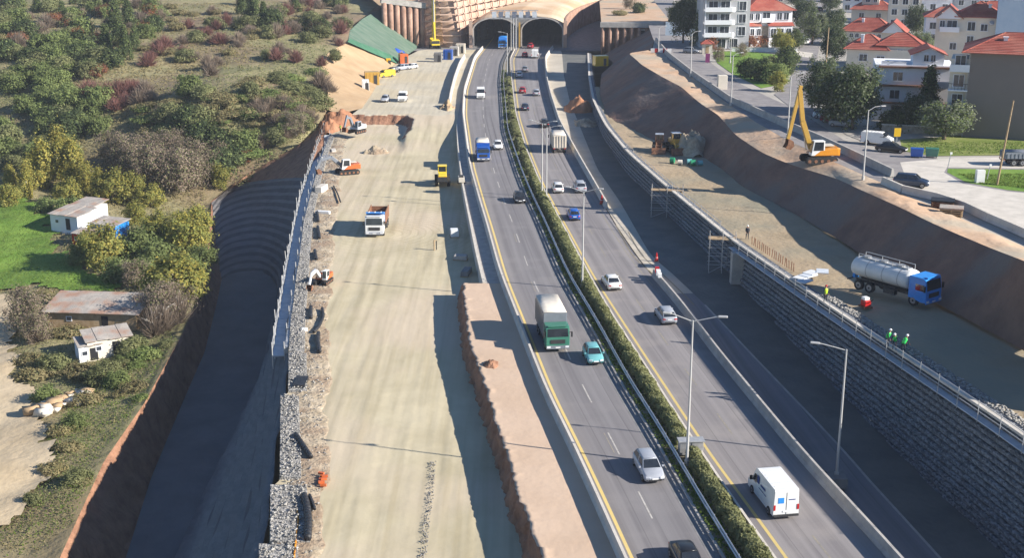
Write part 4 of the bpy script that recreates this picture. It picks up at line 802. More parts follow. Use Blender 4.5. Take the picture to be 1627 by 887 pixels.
def truck_cab(t, y0, color, W=2.4, H=2.75, L=1.9, zc=.75, lower=None):
    """cab whose front face is at y0 (forward +y)"""
    w = W/2; pc = 'paint_'+color
    m = MB(); prof = [(y0-L,zc),(y0-L,H),(y0-.45,H),(y0-.18,H-.12),(y0-.02,1.75),(y0,1.4),(y0,.55),(y0-.5,.50)]; m.prism(prof, -w, w); cab = m.build('cab', pc, t, bevel=.06)
    d = .03; MB().quad((-w*.9,y0+.0,1.72),(w*.9,y0+.0,1.72),(w*.84,y0-.155+d,H-.17),(-w*.84,y0-.155+d,H-.17)).build('windscreen', 'glass', cab)
    MB().box((0,y0+.02,1.22), (W*.62,.06,.42)).build('grille', 'grille', cab)
    MB().box((0,y0+.02,.62), (W*.98,.12,.34)).build('bumper', lower or 'paint_grey', cab); MB().box((0,y0+.09,.60), (.5,.02,.12)).build('number_plate', 'plate', cab)
    for s in (-1, 1):
        MB().box((s*(w+.005),y0-.75,1.95), (.03,.95,.62)).build('side_window', 'glass', cab); MB().box((s*w*.78,y0+.06,.66), (.38,.08,.2)).build('headlight', 'head_lamp', cab)
        MB().box((s*(w+.22),y0-.05,1.95), (.16,.12,.55)).build('mirror', 'dark', cab); MB().bar((s*w,y0-.1,2.2), (s*(w+.2),y0-.05,2.2), .04).build('mirror_arm', 'dark', cab)
    MB().box((0,y0-.30,H+.06), (W*.8,.35,.10)).build('sun_visor', pc, cab)
    return cab
def truck_base(t, L, axles, W=2.4, r=.48):
    for s in (-1, 1):
        MB().box((s*.42,-.2,.82), (.12,L-1.0,.24)).build('chassis_rail', 'grille', t)
        for y in axles: wheel(t, s*(W/2-.2), y, r, .34)
        MB().box((s*(W/2-.3),.3,.72), (.5,1.3,.5)).build('fuel_tank', 'grille', t)
def lorry(px, py, rz, color, label, L=8.0, top='tarp_cream', side='tarp_cream', W=2.45, H=3.5, z=0.0, cabH=2.75, ribs=8, rearview=False):
    t = thing('lorry', label, 'lorry', tuple(P(px, py, z)), rz); h = L/2; truck_base(t, L, [h-1.3, -h+1.3, -h+2.5], W); truck_cab(t, h, color, W-.05, cabH)
    y1 = h-2.05; y0 = -h; yc = (y0+y1)/2; ln = y1-y0
    box = MB().box((0,yc,(1.05+H)/2), (W,ln,H-1.05), 0, 0, (.97,.99)).build('cargo_body', side, t, bevel=.04)
    m = MB(); n = 8; m.prism([(-W*.49,H-.02),(-W*.47,H+.04),(-W*.25,H+.10),(0,H+.12),(W*.25,H+.10),(W*.47,H+.04),(W*.49,H-.02)], y0+.02, y1-.02, 0, 'y'); m.build('tarpaulin', top, t, True)
    for i in range(ribs):
        y = y0+.3+(ln-.6)*i/(ribs-1)
        for s in (-1, 1): MB().box((s*(W/2+.02),y,(1.1+H)/2-.1), (.06,.10,H-1.35)).build('side_rib', side, box)
    for i in range(5): MB().box((-W*.4+W*.2*i,y0-.03,(1.1+H)/2), (.10,.08,H-1.3)).build('tailgate_rib', side, box)
    for s in (-1, 1): MB().box((s*W*.4,y0-.02,.95), (.3,.06,.14)).build('taillight', 'tail_red', t)
    MB().box((0,y0-.02,.75), (W*.9,.08,.12)).build('rear_bumper', 'grille', t)
    return t

def lane_car(px, py, color, kind, label, side):
    Y = P(px, py).y; return car(px, py, heading(LY if side == 'L' else RB, Y, side == 'R'), color, kind, label)
HL = lambda py, px=850: heading(LY, P(px, py).y, False)
HR = lambda py, px=950: heading(RY, P(px, py).y, True)
# towards the camera (left carriageway)
lane_car(1030, 752, 'silver', 'wagon', 'silver hatchback car casting a shadow beside the weathered hedge and cabinet', 'L')
lane_car(942, 572, 'teal', 'hatch', 'small pale teal hatchback driving beside the green lorry', 'L')
lane_car(825, 320, 'black', 'hatch', 'black hatchback alone beside the median, ahead of the white car', 'L')
lane_car(791, 236, 'white', 'hatch', 'small white car overtaking the blue lorry', 'L')
lane_car(1092, 902, 'black', 'sedan', 'black car whose dark roof just enters behind the silver hatchback', 'L')
lorry(877, 540, HL(540), 'green', 'green lorry with tall cream tarpaulin body on the highway', 8.2, 'tarp_cream', 'paint_grey', 2.5, 3.7)
lorry(767, 252, HL(252), 'blue', 'blue lorry with pale box top beside the white overtaking car', 7.0, 'tarp_cream', 'paint_blue', 2.35, 3.2, 0, 2.6)
van(764, 155, HL(155), 'white', 'white delivery van on the left carriageway between tunnel and blue lorry', 5.2, 2.0, 2.3)
lorry(799, 76, HL(76), 'skyblue', 'light blue lorry coming out of the left tunnel mouth', 7.0, 'paint_skyblue', 'paint_skyblue', 2.5, 3.6)
# away from the camera (right carriageway)
van(1227, 800, HR(800), 'white', 'white panel van with blue square emblem on its rear door', 5.6, 2.05, 2.5, marks=True)
lane_car(1057, 508, 'silver', 'wagon', 'silver saloon car beside the red cone and barrier start', 'R')
lane_car(971, 455, 'white', 'sedan', 'white saloon car following the blue car beside the yellow line', 'R')
lane_car(911, 347, 'blue', 'hatch', 'bright blue hatchback behind the white and silver pair', 'R')
lane_car(886, 304, 'white', 'hatch', 'white hatchback beside a silver people carrier near the lamp post', 'R')
lane_car(921, 303, 'silver', 'suv', 'silver people carrier beside the barrier end', 'R')
lorry(886, 238, HR(238), 'grey', 'tipper lorry with cream cover and ribbed tailgate driving towards tunnel', 7.6, 'tarp_cream', 'paint_cream', 2.5, 3.4)
lane_car(865, 201, 'black', 'suv', 'black car in the barrier shadow ahead of the tipper lorry', 'R')
lane_car(834, 174, 'navy', 'sedan', 'dark navy car in the inner lane behind the red car', 'R')
lane_car(830, 147, 'red', 'hatch', 'red hatchback in the inner lane beside a silver car', 'R')
lane_car(852, 151, 'silver', 'hatch', 'silver hatchback beside the red hatchback', 'R')
lane_car(834, 113, 'grey', 'sedan', 'grey saloon near the tunnel, ahead of a white hatchback', 'R')
lane_car(825, 122, 'white', 'hatch', 'tiny white hatchback hugging the yellow line near tunnel', 'R')
van(850, 91, HR(91), 'white', 'white van about to enter the right tunnel mouth', 5.2, 2.0, 2.4)
lane_car(834, 90, 'red', 'hatch', 'pinkish red car beside the white van at the tunnel', 'R')
lane_car(843, 76, 'red', 'suv', 'dark red car inside the right tunnel mouth', 'R')

# ---------------------------------------------------------------- machines
def excavator(loc, rz, body, boom, label, sc=1.0, reach=None, cabc='paint_white', boomc=None, name='excavator'):
    t = thing(name, label, 'excavator', tuple(loc), rz); t.scale = (sc, sc, sc)
    for s in (-1, 1):
        m = MB(); m.prism([(-2.0,.25),(-1.75,0),(1.75,0),(2.0,.25),(2.0,.65),(1.75,.9),(-1.75,.9),(-2.0,.65)], s*1.15-.28, s*1.15+.28); tr = m.build('track', 'rubber', t, bevel=.04)
        for y in (-1.6,-.8,0,.8,1.6): MB().cyl((s*1.44-.03*s,y,.42), (s*1.46,y,.42), .22, .22, 8).build('track_roller', 'rust', tr)
    MB().cyl((0,0,.8), (0,0,1.05), .8, .8, 12).build('turntable', 'grille', t)
    m = MB(); m.hexa([(-1.35,-2.1,1.05),(1.35,-2.1,1.05),(1.35,1.3,1.05),(-1.35,1.3,1.05),(-1.35,-2.0,2.05),(1.35,-2.0,2.05),(1.35,.3,1.75),(-1.35,.3,1.75)]); m.build('house', body, t, bevel=.1)
    MB().box((0,-2.05,1.5), (2.5,.5,1.0)).build('counterweight', body, t, bevel=.12); MB().box((.3,-1.2,2.12), (1.2,1.2,.18)).build('engine_cover', 'concrete_pale', t, bevel=.04)
    c = MB(); c.hexa([(-1.35,-.3,1.1),(-.35,-.3,1.1),(-.35,1.45,1.1),(-1.35,1.45,1.1),(-1.3,-.25,2.95),(-.4,-.25,2.95),(-.4,1.15,2.95),(-1.3,1.15,2.95)]); cb = c.build('cab', cabc, t, bevel=.05)
    MB().quad((-1.28,1.44,1.5),(-.42,1.44,1.5),(-.46,1.20,2.85),(-1.24,1.20,2.85)).build('front_window', 'glass', cb)
    MB().quad((-1.365,-.1,1.75),(-1.365,1.15,1.75),(-1.325,1.0,2.8),(-1.325,-.1,2.8)).build('side_window', 'glass', cb); MB().quad((-1.2,-.31,1.9),(-.5,-.31,1.9),(-.5,-.275,2.8),(-1.2,-.275,2.8)).build('rear_window', 'glass', cb)
    bc = boomc or body; pts = reach or [(0.2,1.0,1.6),(0.2,2.6,4.6),(0.2,5.0,5.0),(0.2,6.6,2.2),(0.2,6.0,.9)]; pts = [Vector(p) for p in pts]
    bm = MB(); bm.bar(pts[0], pts[1], .48, .62); bm.bar(pts[1], pts[2], .44, .55); bo = bm.build('boom', bc, t, bevel=.03)
    st = MB(); st.bar(pts[2]+(pts[2]-pts[3]).normalized()*.6, pts[3], .36, .42); so_ = st.build('stick', bc, t, bevel=.03)
    MB().cyl(pts[0]+Vector((.3,.5,-.2)), pts[1]+Vector((.3,-.2,-.6)), .09, .09, 6).build('boom_ram', 'chrome', bo); MB().cyl(pts[1]+Vector((0,.2,.5)), pts[2]+Vector((0,-.1,.55)), .08, .08, 6).build('stick_ram', 'chrome', bo)
    e = pts[3]; d = (pts[4]-e).normalized(); sd_ = Vector((1,0,0)); n_ = d.cross(sd_).normalized()
    bk = MB(); prof = [e-n_*.1, e+n_*.55+d*.15, e+n_*.75+d*.75, e+n_*.35+d*1.25, e-n_*.35+d*1.15, e-n_*.1+d*.6]
    for s in (-.6, .57): bk.add([p+sd_*s for p in prof]+[p+sd_*(s+.03) for p in prof], [tuple(range(6))[::-1], tuple(range(6,12))]+[(i,(i+1) % 6,6+(i+1) % 6,6+i) for i in range(6)])
    for a, b in zip(prof[:-3], prof[1:-2]): bk.quad(a-sd_*.6, a+sd_*.6, b+sd_*.6, b-sd_*.6)
    bk.build('bucket', 'rust', so_)
    return t
excavator(P(1300, 258, 8.85), R(96), 'paint_orange', None, 'large orange excavator with raised arm on the clay shoulder by the street', 1.15, [(.2,1.0,1.7),(.2,2.3,5.2),(.2,2.9,9.0),(.2,4.0,3.0),(.2,4.2,.9)], 'paint_white', 'paint_ochre')
excavator(P(552, 276, -1.85), R(115), 'paint_orangered', None, 'orange excavator with white cab reaching towards the scaffold', .95, [(.2,1.0,1.6),(.2,3.0,3.4),(.2,5.0,3.0),(.2,5.9,1.3),(.2,5.6,.4)], 'paint_white', 'paint_grey')
excavator(P(567, 211, -.8), R(150), 'paint_white', None, 'white excavator working at the red earth cut behind the scaffold', .85, [(.2,1.0,1.6),(.2,2.2,3.9),(.2,3.6,4.2),(.2,4.6,2.0),(.2,4.6,.8)], 'paint_silver', 'paint_grey')
excavator(P(514, 450, -1.7), R(165), 'paint_orangered', None, 'small red and white excavator digging beside the gabions', .62, [(.2,1.0,1.6),(.4,2.6,3.4),(.6,4.4,3.0),(.6,5.6,1.2),(.6,5.9,.2)], 'paint_white', 'paint_white')
def loader(loc, rz, body, label, sc=1.0, roof='paint_grey', name='wheel_loader'):
    t = thing(name, label, 'loader', tuple(loc), rz); t.scale = (sc, sc, sc)
    for s in (-1, 1):
        for y in (1.35, -1.25): wheel(t, s*.98, y, .72, .5)
    MB().box((0,-1.4,1.5), (1.5,2.1,1.1), 0, 0, (.9,.92)).build('engine_hood', body, t, bevel=.08); MB().box((0,.9,1.0), (1.1,1.6,.7)).build('front_frame', body, t, bevel=.05); MB().box((0,-2.45,1.35), (1.6,.25,.8)).build('counterweight', 'grille', t)
    cb = MB().box((0,.05,1.75), (1.4,1.25,.9)).build('cab', body, t, bevel=.04)
    for x in (-.65,.65):
        for y in (-.5,.6): MB().bar((x,y,2.1), (x*.95,y*.9,3.1), .09).build('cab_pillar', body, cb)
    MB().box((0,.05,2.6), (1.25,1.05,.95)).build('cab_glass', 'glass', cb); MB().box((0,.05,3.14), (1.5,1.35,.14)).build('cab_roof', roof, cb, bevel=.04)
    for s in (-1, 1): MB().bar((s*.45,.6,1.7), (s*.5,2.6,.7), .18, .3).build('lift_arm', body, t)
    m = MB(); m.prism([(2.5,.05),(2.5,1.05),(2.75,1.1),(3.0,.55),(3.55,.12),(3.5,.05)], -1.25, 1.25); m.build('bucket', 'rust', t)
    for s in (-1, 1): MB().box((s*.5,-2.52,1.75), (.3,.1,.18)).build('work_lamp', 'amber', t)
    return t
loader(P(703, 293, -1.85), R(4), 'paint_brightyellow', 'yellow wheel loader parked alone on the sand beside dark wall shadow', 1.05, 'paint_brightyellow')
loader(P(1047, 240, 3.55), R(172), 'rust', 'brown wheel loader with grey roof at the left of the rubble pair', .95, 'paint_silver')
loader(P(1073, 241, 3.6), R(186), 'paint_ochre', 'yellow-brown wheel loader beside the pale rubble heap', 1.05, 'paint_silver')
# dump lorry on sand
t = thing('dump_lorry', 'dump lorry with blue hood and rusty open bed facing down the sand', 'lorry', tuple(P(600, 366, -1.85)), R(180)); t.scale = (1.08,1.08,1.08)
truck_base(t, 8.0, [2.8, -1.6, -2.9], 2.5, .52); truck_cab(t, 4.0, 'white', 2.45, 2.8, 1.8, .75, 'paint_silver')
m = MB(); zz0, zz1 = 1.25, 2.75
m.box((0,-1.0,1.2), (2.45,5.6,.12)); m.box((-1.2,-1.0,1.95), (.1,5.6,1.5)); m.box((1.2,-1.0,1.95), (.1,5.6,1.5)); m.box((0,-3.75,1.85), (2.3,.1,1.3)); m.build('tipper_bed', 'rust', t)
MB().box((0,1.85,2.1), (2.5,.14,1.9)).build('headboard', 'paint_skyblue', t); hd = MB().hexa([(-1.25,1.9,2.9),(1.25,1.9,2.9),(1.2,3.0,3.1),(-1.2,3.0,3.1),(-1.25,1.9,3.05),(1.25,1.9,3.05),(1.2,3.0,3.2),(-1.2,3.0,3.2)]).build('cab_shield', 'paint_skyblue', t)
for x in (-.8,0,.8): MB().bar((x,1.95,3.1), (x,2.95,3.24), .09).build('shield_rib', 'paint_white', hd)
MB().box((0,-1.2,1.55), (2.25,4.9,.5), 0, 0, (.8,.9)).build('soil_load', 'clay_cut', t)
# tanker
t = thing('tanker_lorry', 'blue-cabbed tanker lorry with white tank on the shaded upper platform', 'tanker', tuple(P(1419, 470, 5.75)), R(-143)); t.scale = (1.05,1.05,1.05)
truck_base(t, 9.0, [3.1, -2.0, -3.3], 2.5, .52); truck_cab(t, 4.5, 'skyblue', 2.45, 2.9, 2.0, .75, 'paint_skyblue')
m = MB(); n = 16; el = [(1.22*math.cos(2*math.pi*i/n), 2.15+.98*math.sin(2*math.pi*i/n)) for i in range(n)]; rings = [[(x*k, y, (z-2.15)*k+2.15) for x, z in el] for y, k in ((-4.55,.75),(-4.4,.94),(-4.1,1),(1.9,1),(2.15,.94),(2.25,.75))]; m.loft(rings, 0, True, True); tk = m.build('tank', 'tank_white', t, True)
MB().box((0,-1.1,3.14), (.7,5.6,.08)).build('catwalk', 'galv', tk)
for s in (-1, 1):
    MB().bar((s*.55,-4.0,3.5), (s*.55,1.8,3.5), .06).build('handrail', 'galv', tk)
    for y in (-4.0,-2.0,0,1.8): MB().bar((s*.55,y,3.05), (s*.55,y,3.5), .05).build('rail_post', 'galv', tk)
for y in (-3.3,-1.3,.7): MB().cyl((0,y,3.1), (0,y,3.32), .36, .36, 10).build('manhole', 'galv', tk)
for y in (-2.6,-.7,1.1): m = MB(); m.loft([[(x*1.012, y+dy, (z-2.15)*1.012+2.15) for x, z in el] for dy in (-.05,.05)], 0, True); m.build('tank_band', 'galv', tk)
MB().box((0,-4.75,.8), (2.2,.1,.12)).build('rear_bumper', 'grille', t); MB().box((0,-4.6,1.1), (.6,.3,.5)).build('valve_box', 'paint_skyblue', t)
# drilling rig
t = thing('drilling_rig', 'tall yellow drilling rig mast in front of the bored pile wall', 'drilling rig', tuple(P(691, 76, 0)), R(10))
for s in (-1, 1): MB().box((s*1.4,0,.5), (.7,4.5,1.0)).build('track', 'rubber', t, bevel=.1)
MB().box((0,-.5,1.9), (2.6,4.2,1.7)).build('house', 'paint_brightyellow', t, bevel=.1); MB().box((-.8,1.9,2.2), (1.0,1.2,1.9)).build('cab', 'paint_brightyellow', t); MB().quad((-1.25,-2.62,1.6),(1.25,-2.62,1.6),(1.25,-2.62,2.5),(-1.25,-2.62,2.5)).build('grille', 'grille', t)
ms = MB(); ms.box((0,2.2,9.5), (1.0,1.0,17)); msx = ms.build('mast', 'paint_brightyellow', t); MB().cyl((0,1.5,1), (0,1.5,17), .25, .25, 8).build('kelly_bar', 'steel', msx); MB().bar((0,-1.5,2.5), (0,2.0,9), .4).build('back_stay', 'paint_brightyellow', msx)

# ---------------------------------------------------------------- parked and site vehicles, containers
car(612, 161, R(176), 'silver', 'hatch', 'silver car parked beside the white van below the sandy slope', 0.02)
van(640, 160, R(180), 'white', 'white van parked on the dirt beside a silver car', 4.8, 1.95, 2.1)
car(623, 115, R(130), 'black', 'sedan', 'dark car in the slanting row between yellow van and silver car', 0.02)
car(638, 111, R(135), 'silver', 'suv', 'silver car parked between a dark and a white car below netting', 0.02)
car(654, 109, R(140), 'white', 'hatch', 'white car at the end of the slanting row below netting', 0.02)
van(614, 122, R(125), 'brightyellow', 'bright yellow van parked beside the ochre container', 4.6, 1.85, 1.95)
def container(px, py, rz, mt, size, label, z=0.0, name='site_container', cat='container'):
    t = thing(name, label, cat, tuple(P(px, py, z)), rz); x, y, h = size
    MB().box((0,0,h/2), size).build('shell', mt, t, bevel=.03)
    for i in range(max(2, int(x/.9))):
        xx = -x/2+(i+.5)*x/max(2, int(x/.9)); MB().box((xx,-y/2-.03,h/2), (.18,.07,h*.9)).build('wall_rib', mt, t)
    MB().box((0,0,h+.04), (x*.98,y*.98,.08)).build('roof', mt, t); MB().box((x*.22,-y/2-.07,h*.42), (.75,.05,h*.72)).build('door', 'grille', t)
    return t
container(591, 134, R(12), 'paint_ochre', (3.6,2.6,3.2), 'ochre yellow site container beside the white cabin')
container(581, 146, R(8), 'paint_white', (1.7,1.7,3.0), 'narrow white site toilet cabin below the sandy slope', 0, 'toilet_cabin', 'cabin')
container(712, 94, R(-5), 'paint_blue', (2.6,2.6,2.8), 'blue site container beside the highway barrier near the tunnel')
container(722, 88, R(-5), 'concrete', (2.6,2.6,2.6), 'grey site container behind the blue container')
container(732, 84, R(-5), 'paint_cream', (2.8,2.4,2.8), 'cream site container closest to the left tunnel pillar')
container(696, 98, R(-3), 'concrete_dark', (2.2,2.0,2.6), 'dark grey tall skip left of the blue container', 0, 'skip', 'skip')
container(954, 104, R(14), 'paint_yellow', (3.6,2.6,2.6), 'yellow container with bluish roof at the trench edge', 3.0)
container(641, 100, R(20), 'paint_orangered', (2.4,2.2,2.6), 'orange tool container below the green netting')
container(617, 103, R(10), 'paint_yellow', (1.3,1.3,1.8), 'small yellow box at the foot of the sandy slope', .3, 'tool_box', 'box')
t = thing('tarpaulin_stack', 'bright blue tarpaulin over a stack at the netting foot', 'tarpaulin', tuple(P(629, 84, 1.0)), R(20)); m = MB(); NUx = 9
Vt = [((i/8-.5)*5, (j/8-.5)*4, 1.5*(1-abs(i/8-.5)*1.5)*(1-abs(j/8-.5)*1.5)+.25*fbm(i, j, .6)) for i in range(9) for j in range(9)]; link('cover', np_mesh('cover', Vt, [(i*9+j,(i+1)*9+j,(i+1)*9+j+1,i*9+j+1) for i in range(8) for j in range(8)], 'tarp_blue'), t)
MB().box((0,0,.25), (3.6,2.8,.6)).build('stack', 'timber', t)
# street side vehicles
SZ = TZ+.03
car(1447, 296, R(-112), 'navy', 'suv', 'dark blue people carrier parked beside the bent concrete barrier', SZ)
car(1416, 241, R(-118), 'black', 'sedan', 'black car parked under the orange street sign', SZ)
van(1393, 229, R(-120), 'white', 'white van parked behind the black car on the street', 4.6, 1.8, 1.9, SZ)
car(1336, 201, R(-118), 'silver', 'hatch', 'silver car parked below the big dark tree', SZ)
car(1322, 194, R(-118), 'red', 'hatch', 'maroon car parked between white and silver cars below dark tree', SZ)
car(1313, 188, R(-118), 'white', 'wagon', 'white car first in the row below the big dark tree', SZ)
car(1098, 84, R(-110), 'grey', 'hatch', 'blue-grey car on the street near the shaded bend', SZ)
car(1276, 70, R(15), 'white', 'suv', 'white car parked by the villa corner of the cross street', SZ)
car(1300, 18, R(10), 'navy', 'suv', 'dark car far up the cross street', SZ)
car(1316, 28, R(12), 'black', 'hatch', 'black car parked in the side row of the cross street', SZ); car(1314, 40, R(12), 'grey', 'sedan', 'grey car parked closest to the villa end of the side row', SZ)
lorry(1628, 262, R(-90), 'grey', 'grey flatbed lorry partly showing beside the lawn', 6.5, 'paint_grey', 'paint_grey', 2.2, 2.0, SZ, 2.2)
def bin_(px, py, mt, label):
    t = thing('wheeled_bin', label, 'bin', tuple(P(px, py, SZ)), R(-15)); t.scale = (.8,.85,.95); MB().box((0,0,.75), (2.0,1.1,1.1), 0, 0, (1.12,1.15)).build('tub', mt, t, bevel=.05); MB().box((0,0,1.36), (2.3,1.35,.16)).build('lid', mt, t, bevel=.05)
    for x in (-.8,.8):
        for y in (-.4,.4): MB().cyl((x-.05,y,.1), (x+.05,y,.1), .1, .1, 8).build('castor', 'rubber', t)
bin_(1456, 250, 'paint_blue', 'blue wheeled waste bin beside the green bin'); bin_(1480, 250, 'paint_green', 'green wheeled waste bin on the lawn edge')
# ---------------------------------------------------------------- street furniture
def lamp(base, h, arms, label, mt='lamp_grey', group=None, name='street_lamp', curved=False):
    t = thing(name, label, 'street lamp', tuple(base), 0, group); MB().cyl((0,0,0), (0,0,h), .13, .065, 8).build('pole', mt, t); MB().cyl((0,0,0), (0,0,.5), .2, .2, 8).build('base', mt, t)
    for (ax, ay, rise) in arms:
        m = MB(); pts = [Vector((0,0,h-.1)), Vector((ax*.4,ay*.4,h+rise*(.8 if curved else .4))), Vector((ax*.8,ay*.8,h+rise))]; m.tube(pts, .045, 6); m.build('arm', mt, t)
        e = Vector((ax,ay,h+rise+.02)); MB().bar(pts[-1], e+Vector((ax,ay,0)).normalized()*.25, .3, .14).build('lamp_head', mt, t, bevel=.04)
    return t
lamp(P(1091, 740, .1), 12.6, [(-2.1,.5,.45),(2.4,-.5,.45)], 'tall twin-armed street lamp in the hedge beside the metal cabinet')
lamp(P(925, 458, .1), 11.9, [(-1.9,.5,.4),(2.0,-.5,.4)], 'twin-armed street lamp in the hedge beside the white saloon')
lamp(P(861, 312, .1), 11.6, [(-1.9,.5,.4),(2.0,-.5,.4)], 'pair-forming twin lamp in the hedge beside the tipper lorry'); 
lamp(P(806, 118, .1), 11.0, [(-2.2,.3,.3)], 'pale street lamp with left arm in the median before the tunnel')
lamp(P(812, 80, .1), 11.0, [(-1.6,.3,.3),(1.6,-.3,.3)], 'slim twin street lamp right before the portal centre')
lamp(P(868, 318, .1), 11.4, [(2.0,-.3,.3)], 'single-armed lamp leaning right in the hedge near the tipper lorry')
lb = P(1328, 768, -2.5); lamp(lb+Vector((0,0,.5)), 11.5, [(-2.6,.6,.35)], 'tall single-armed lamp on a concrete block beside the lower road')
pd = MB().box((0,0,.35), (1.5,1.9,.9)).build('lamp_plinth', 'concrete_dark', bevel=.05); pd.location = lb; tag(pd, 'grey concrete block under the single-armed lamp', 'plinth')
for (px, py, h, ax, lab) in [(1251,218,9.5,1.8,'curved street lamp behind the raised excavator arm'), (1371,286,9.3,2.0,'curved street lamp between excavator and dark people carrier'), (1161,168,9,1.6,'curved street lamp beside the pale block on the street barrier'), (1097,122,9,1.6,'curved street lamp at the bend of the street by the flower bed'), (1046,84,6,1.6,'curved street lamp by the striped end of the street barrier'), (1160,100,7,1.4,'thin street lamp on the small green lawn')]: lamp(P(px, py, SZ), h, [(ax,.2,.5)], lab, curved=True)
pole = MB().cyl((0,0,0), (.9,0,11), .16, .10, 8).build('utility_pole', 'timber'); pole.location = P(1584, 294, SZ); tag(pole, 'leaning wooden utility pole on the small lawn', 'pole')
pole = MB().cyl((0,0,0), (.1,0,11), .16, .10, 8).build('utility_pole', 'timber'); pole.location = P(1310, 130, SZ); tag(pole, 'tall thin pole rising beside the big dark tree', 'pole')
t = thing('street_sign', 'orange street sign on a short post behind the black car', 'sign', tuple(P(1424, 232, SZ))); MB().cyl((0,0,0), (0,0,1.6), .05, .05, 6).build('post', 'galv', t); MB().box((0,-.05,2.1), (1.0,.06,1.3)).build('panel', 'paint_yellow', t)
for px, py, lab in ((1506,266,'small white post at the forecourt kerb'), (1568,286,'thin white sign post on the small lawn')):
    t = thing('marker_post', lab, 'post', tuple(P(px, py, SZ))); MB().cyl((0,0,0), (.25,0,2.0), .06, .06, 6).build('post', 'galv', t); MB().box((.27,-.05,2.0), (.3,.05,.3)).build('plate', 'plate', t)
cbx = MB().box((0,0,.85), (1.1,.7,1.7)).build('utility_cabinet', 'paint_white', bevel=.04); cbx.location = P(1556, 290, SZ); tag(cbx, 'white utility cabinet on the small lawn', 'cabinet')
blk = MB().box((0,0,1.3), (1.8,1.6,2.8)).build('concrete_pillar_block', 'cream_wall', bevel=.05); blk.location = P(1147, 141, SZ); tag(blk, 'pale cube pillar on the street side barrier', 'pillar')
# street barrier in blocks
def blocks(name, label, pts, ln, w, h, mt):
    q = resample(pts, max(2, int(plen(pts)/ln)+1)); t = thing(name, label, 'barrier', tuple(q[0]))
    for a, b in zip(q[:-1], q[1:]):
        d = (b-a).normalized()*.03; m = MB(); m.sweep([a+d-q[0], b-d-q[0]], [(-w/2,0),(-w*.3,h*.35),(-w*.22,h),(w*.22,h),(w*.3,h*.35),(w/2,0)]); m.build('barrier_block', mt, t)
blocks('street_barrier', 'row of pale concrete barrier blocks along the street above the clay shoulder', PP([(1042,66),(1060,88),(1100,120),(1160,162),(1220,189),(1308,228),(1377,261),(1418,281)], SZ), 6, .7, 1.1, 'concrete')
blocks('street_barrier', 'bent row of pale barrier blocks round the dark people carrier', PP([(1402,292),(1436,307),(1514,324),(1567,350),(1627,376),(1700,410)], SZ), 5, .7, .95, 'concrete_pale')
t = thing('striped_barrier', 'red and white striped barrier at the street end', 'barrier', tuple(P(1050, 84, SZ)), R(-10))
for i in range(5): MB().box((-2+i*1.0,0,.6), (.98,.35,1.0)).build('stripe_block', 'tail_red' if i % 2 else 'paint_white', t)
for i, (px, py, lab) in enumerate([(1497,330,'upper dark timber pallet stack behind the bent barrier'), (1511,342,'lower grey-topped pallet stack behind the bent barrier')]):
    t = thing('pallet_stack', lab, 'pallets', tuple(P(px, py, SZ)), R(-20))
    for k in range(4): MB().box((0,0,.1+k*.22), (2.6,1.9,.09)).build('pallet_deck', 'timber' if i else 'rust', t); 
    for k in range(4):
        for x in (-1.1,0,1.1): MB().box((x,0,.0+k*.22+.02), (.14,1.8,.11)).build('bearer', 'timber', t)
    MB().box((0,0,.95), (2.7,2.0,.16)).build('cover_sheet', 'black_plastic' if i == 0 else 'roof_old', t)
# cone and red/white markers at the barrier start
def cone(loc, label, sc=1.0):
    t = thing('traffic_cone', label, 'cone', tuple(loc)); t.scale = (sc,)*3; MB().box((0,0,.03), (.5,.5,.06)).build('base', 'paint_orangered', t); c = MB().cyl((0,0,.06), (0,0,.95), .2, .05, 10).build('cone_body', 'tail_red', t); MB().cyl((0,0,.4), (0,0,.6), .145, .10, 10).build('white_band', 'plate', c)
t = thing('barrier_marker', 'red and white plastic marker on the start of the shaded road barrier', 'marker', (float(RB(149))+.5, 148.5, .93)); MB().box((0,0,.35), (.5,.5,.7)).build('red_block', 'tail_red', t); MB().box((.05,-1.0,.3), (.5,.8,.6)).build('white_block', 'plate', t); MB().box((.1,-2.0,.25), (.45,.7,.5)).build('white_block', 'plate', t)
cone(P(956, 324, .05), 'dark-stained road cone at the end of the far barrier', 1.5); cone(P(1043, 415, .05), 'small road cone on the pale pavement before the barrier', 1.2)
# cabinet by the twin lamp
t = thing('roadside_cabinet', 'grey metal roadside cabinet in the hedge gap under the twin lamp', 'cabinet', (float((LK(97)+MBE(97))/2)+.7, 96.9, .12), R(4)); MB().box((0,0,.75), (2.0,.8,1.2)).build('case', 'steel', t, bevel=.03); MB().box((0,-.42,.75), (.03,.03,1.1)).build('door_seam', 'dark', t); MB().box((0,0,1.38), (2.2,1.0,.08)).build('lid', 'galv', t)
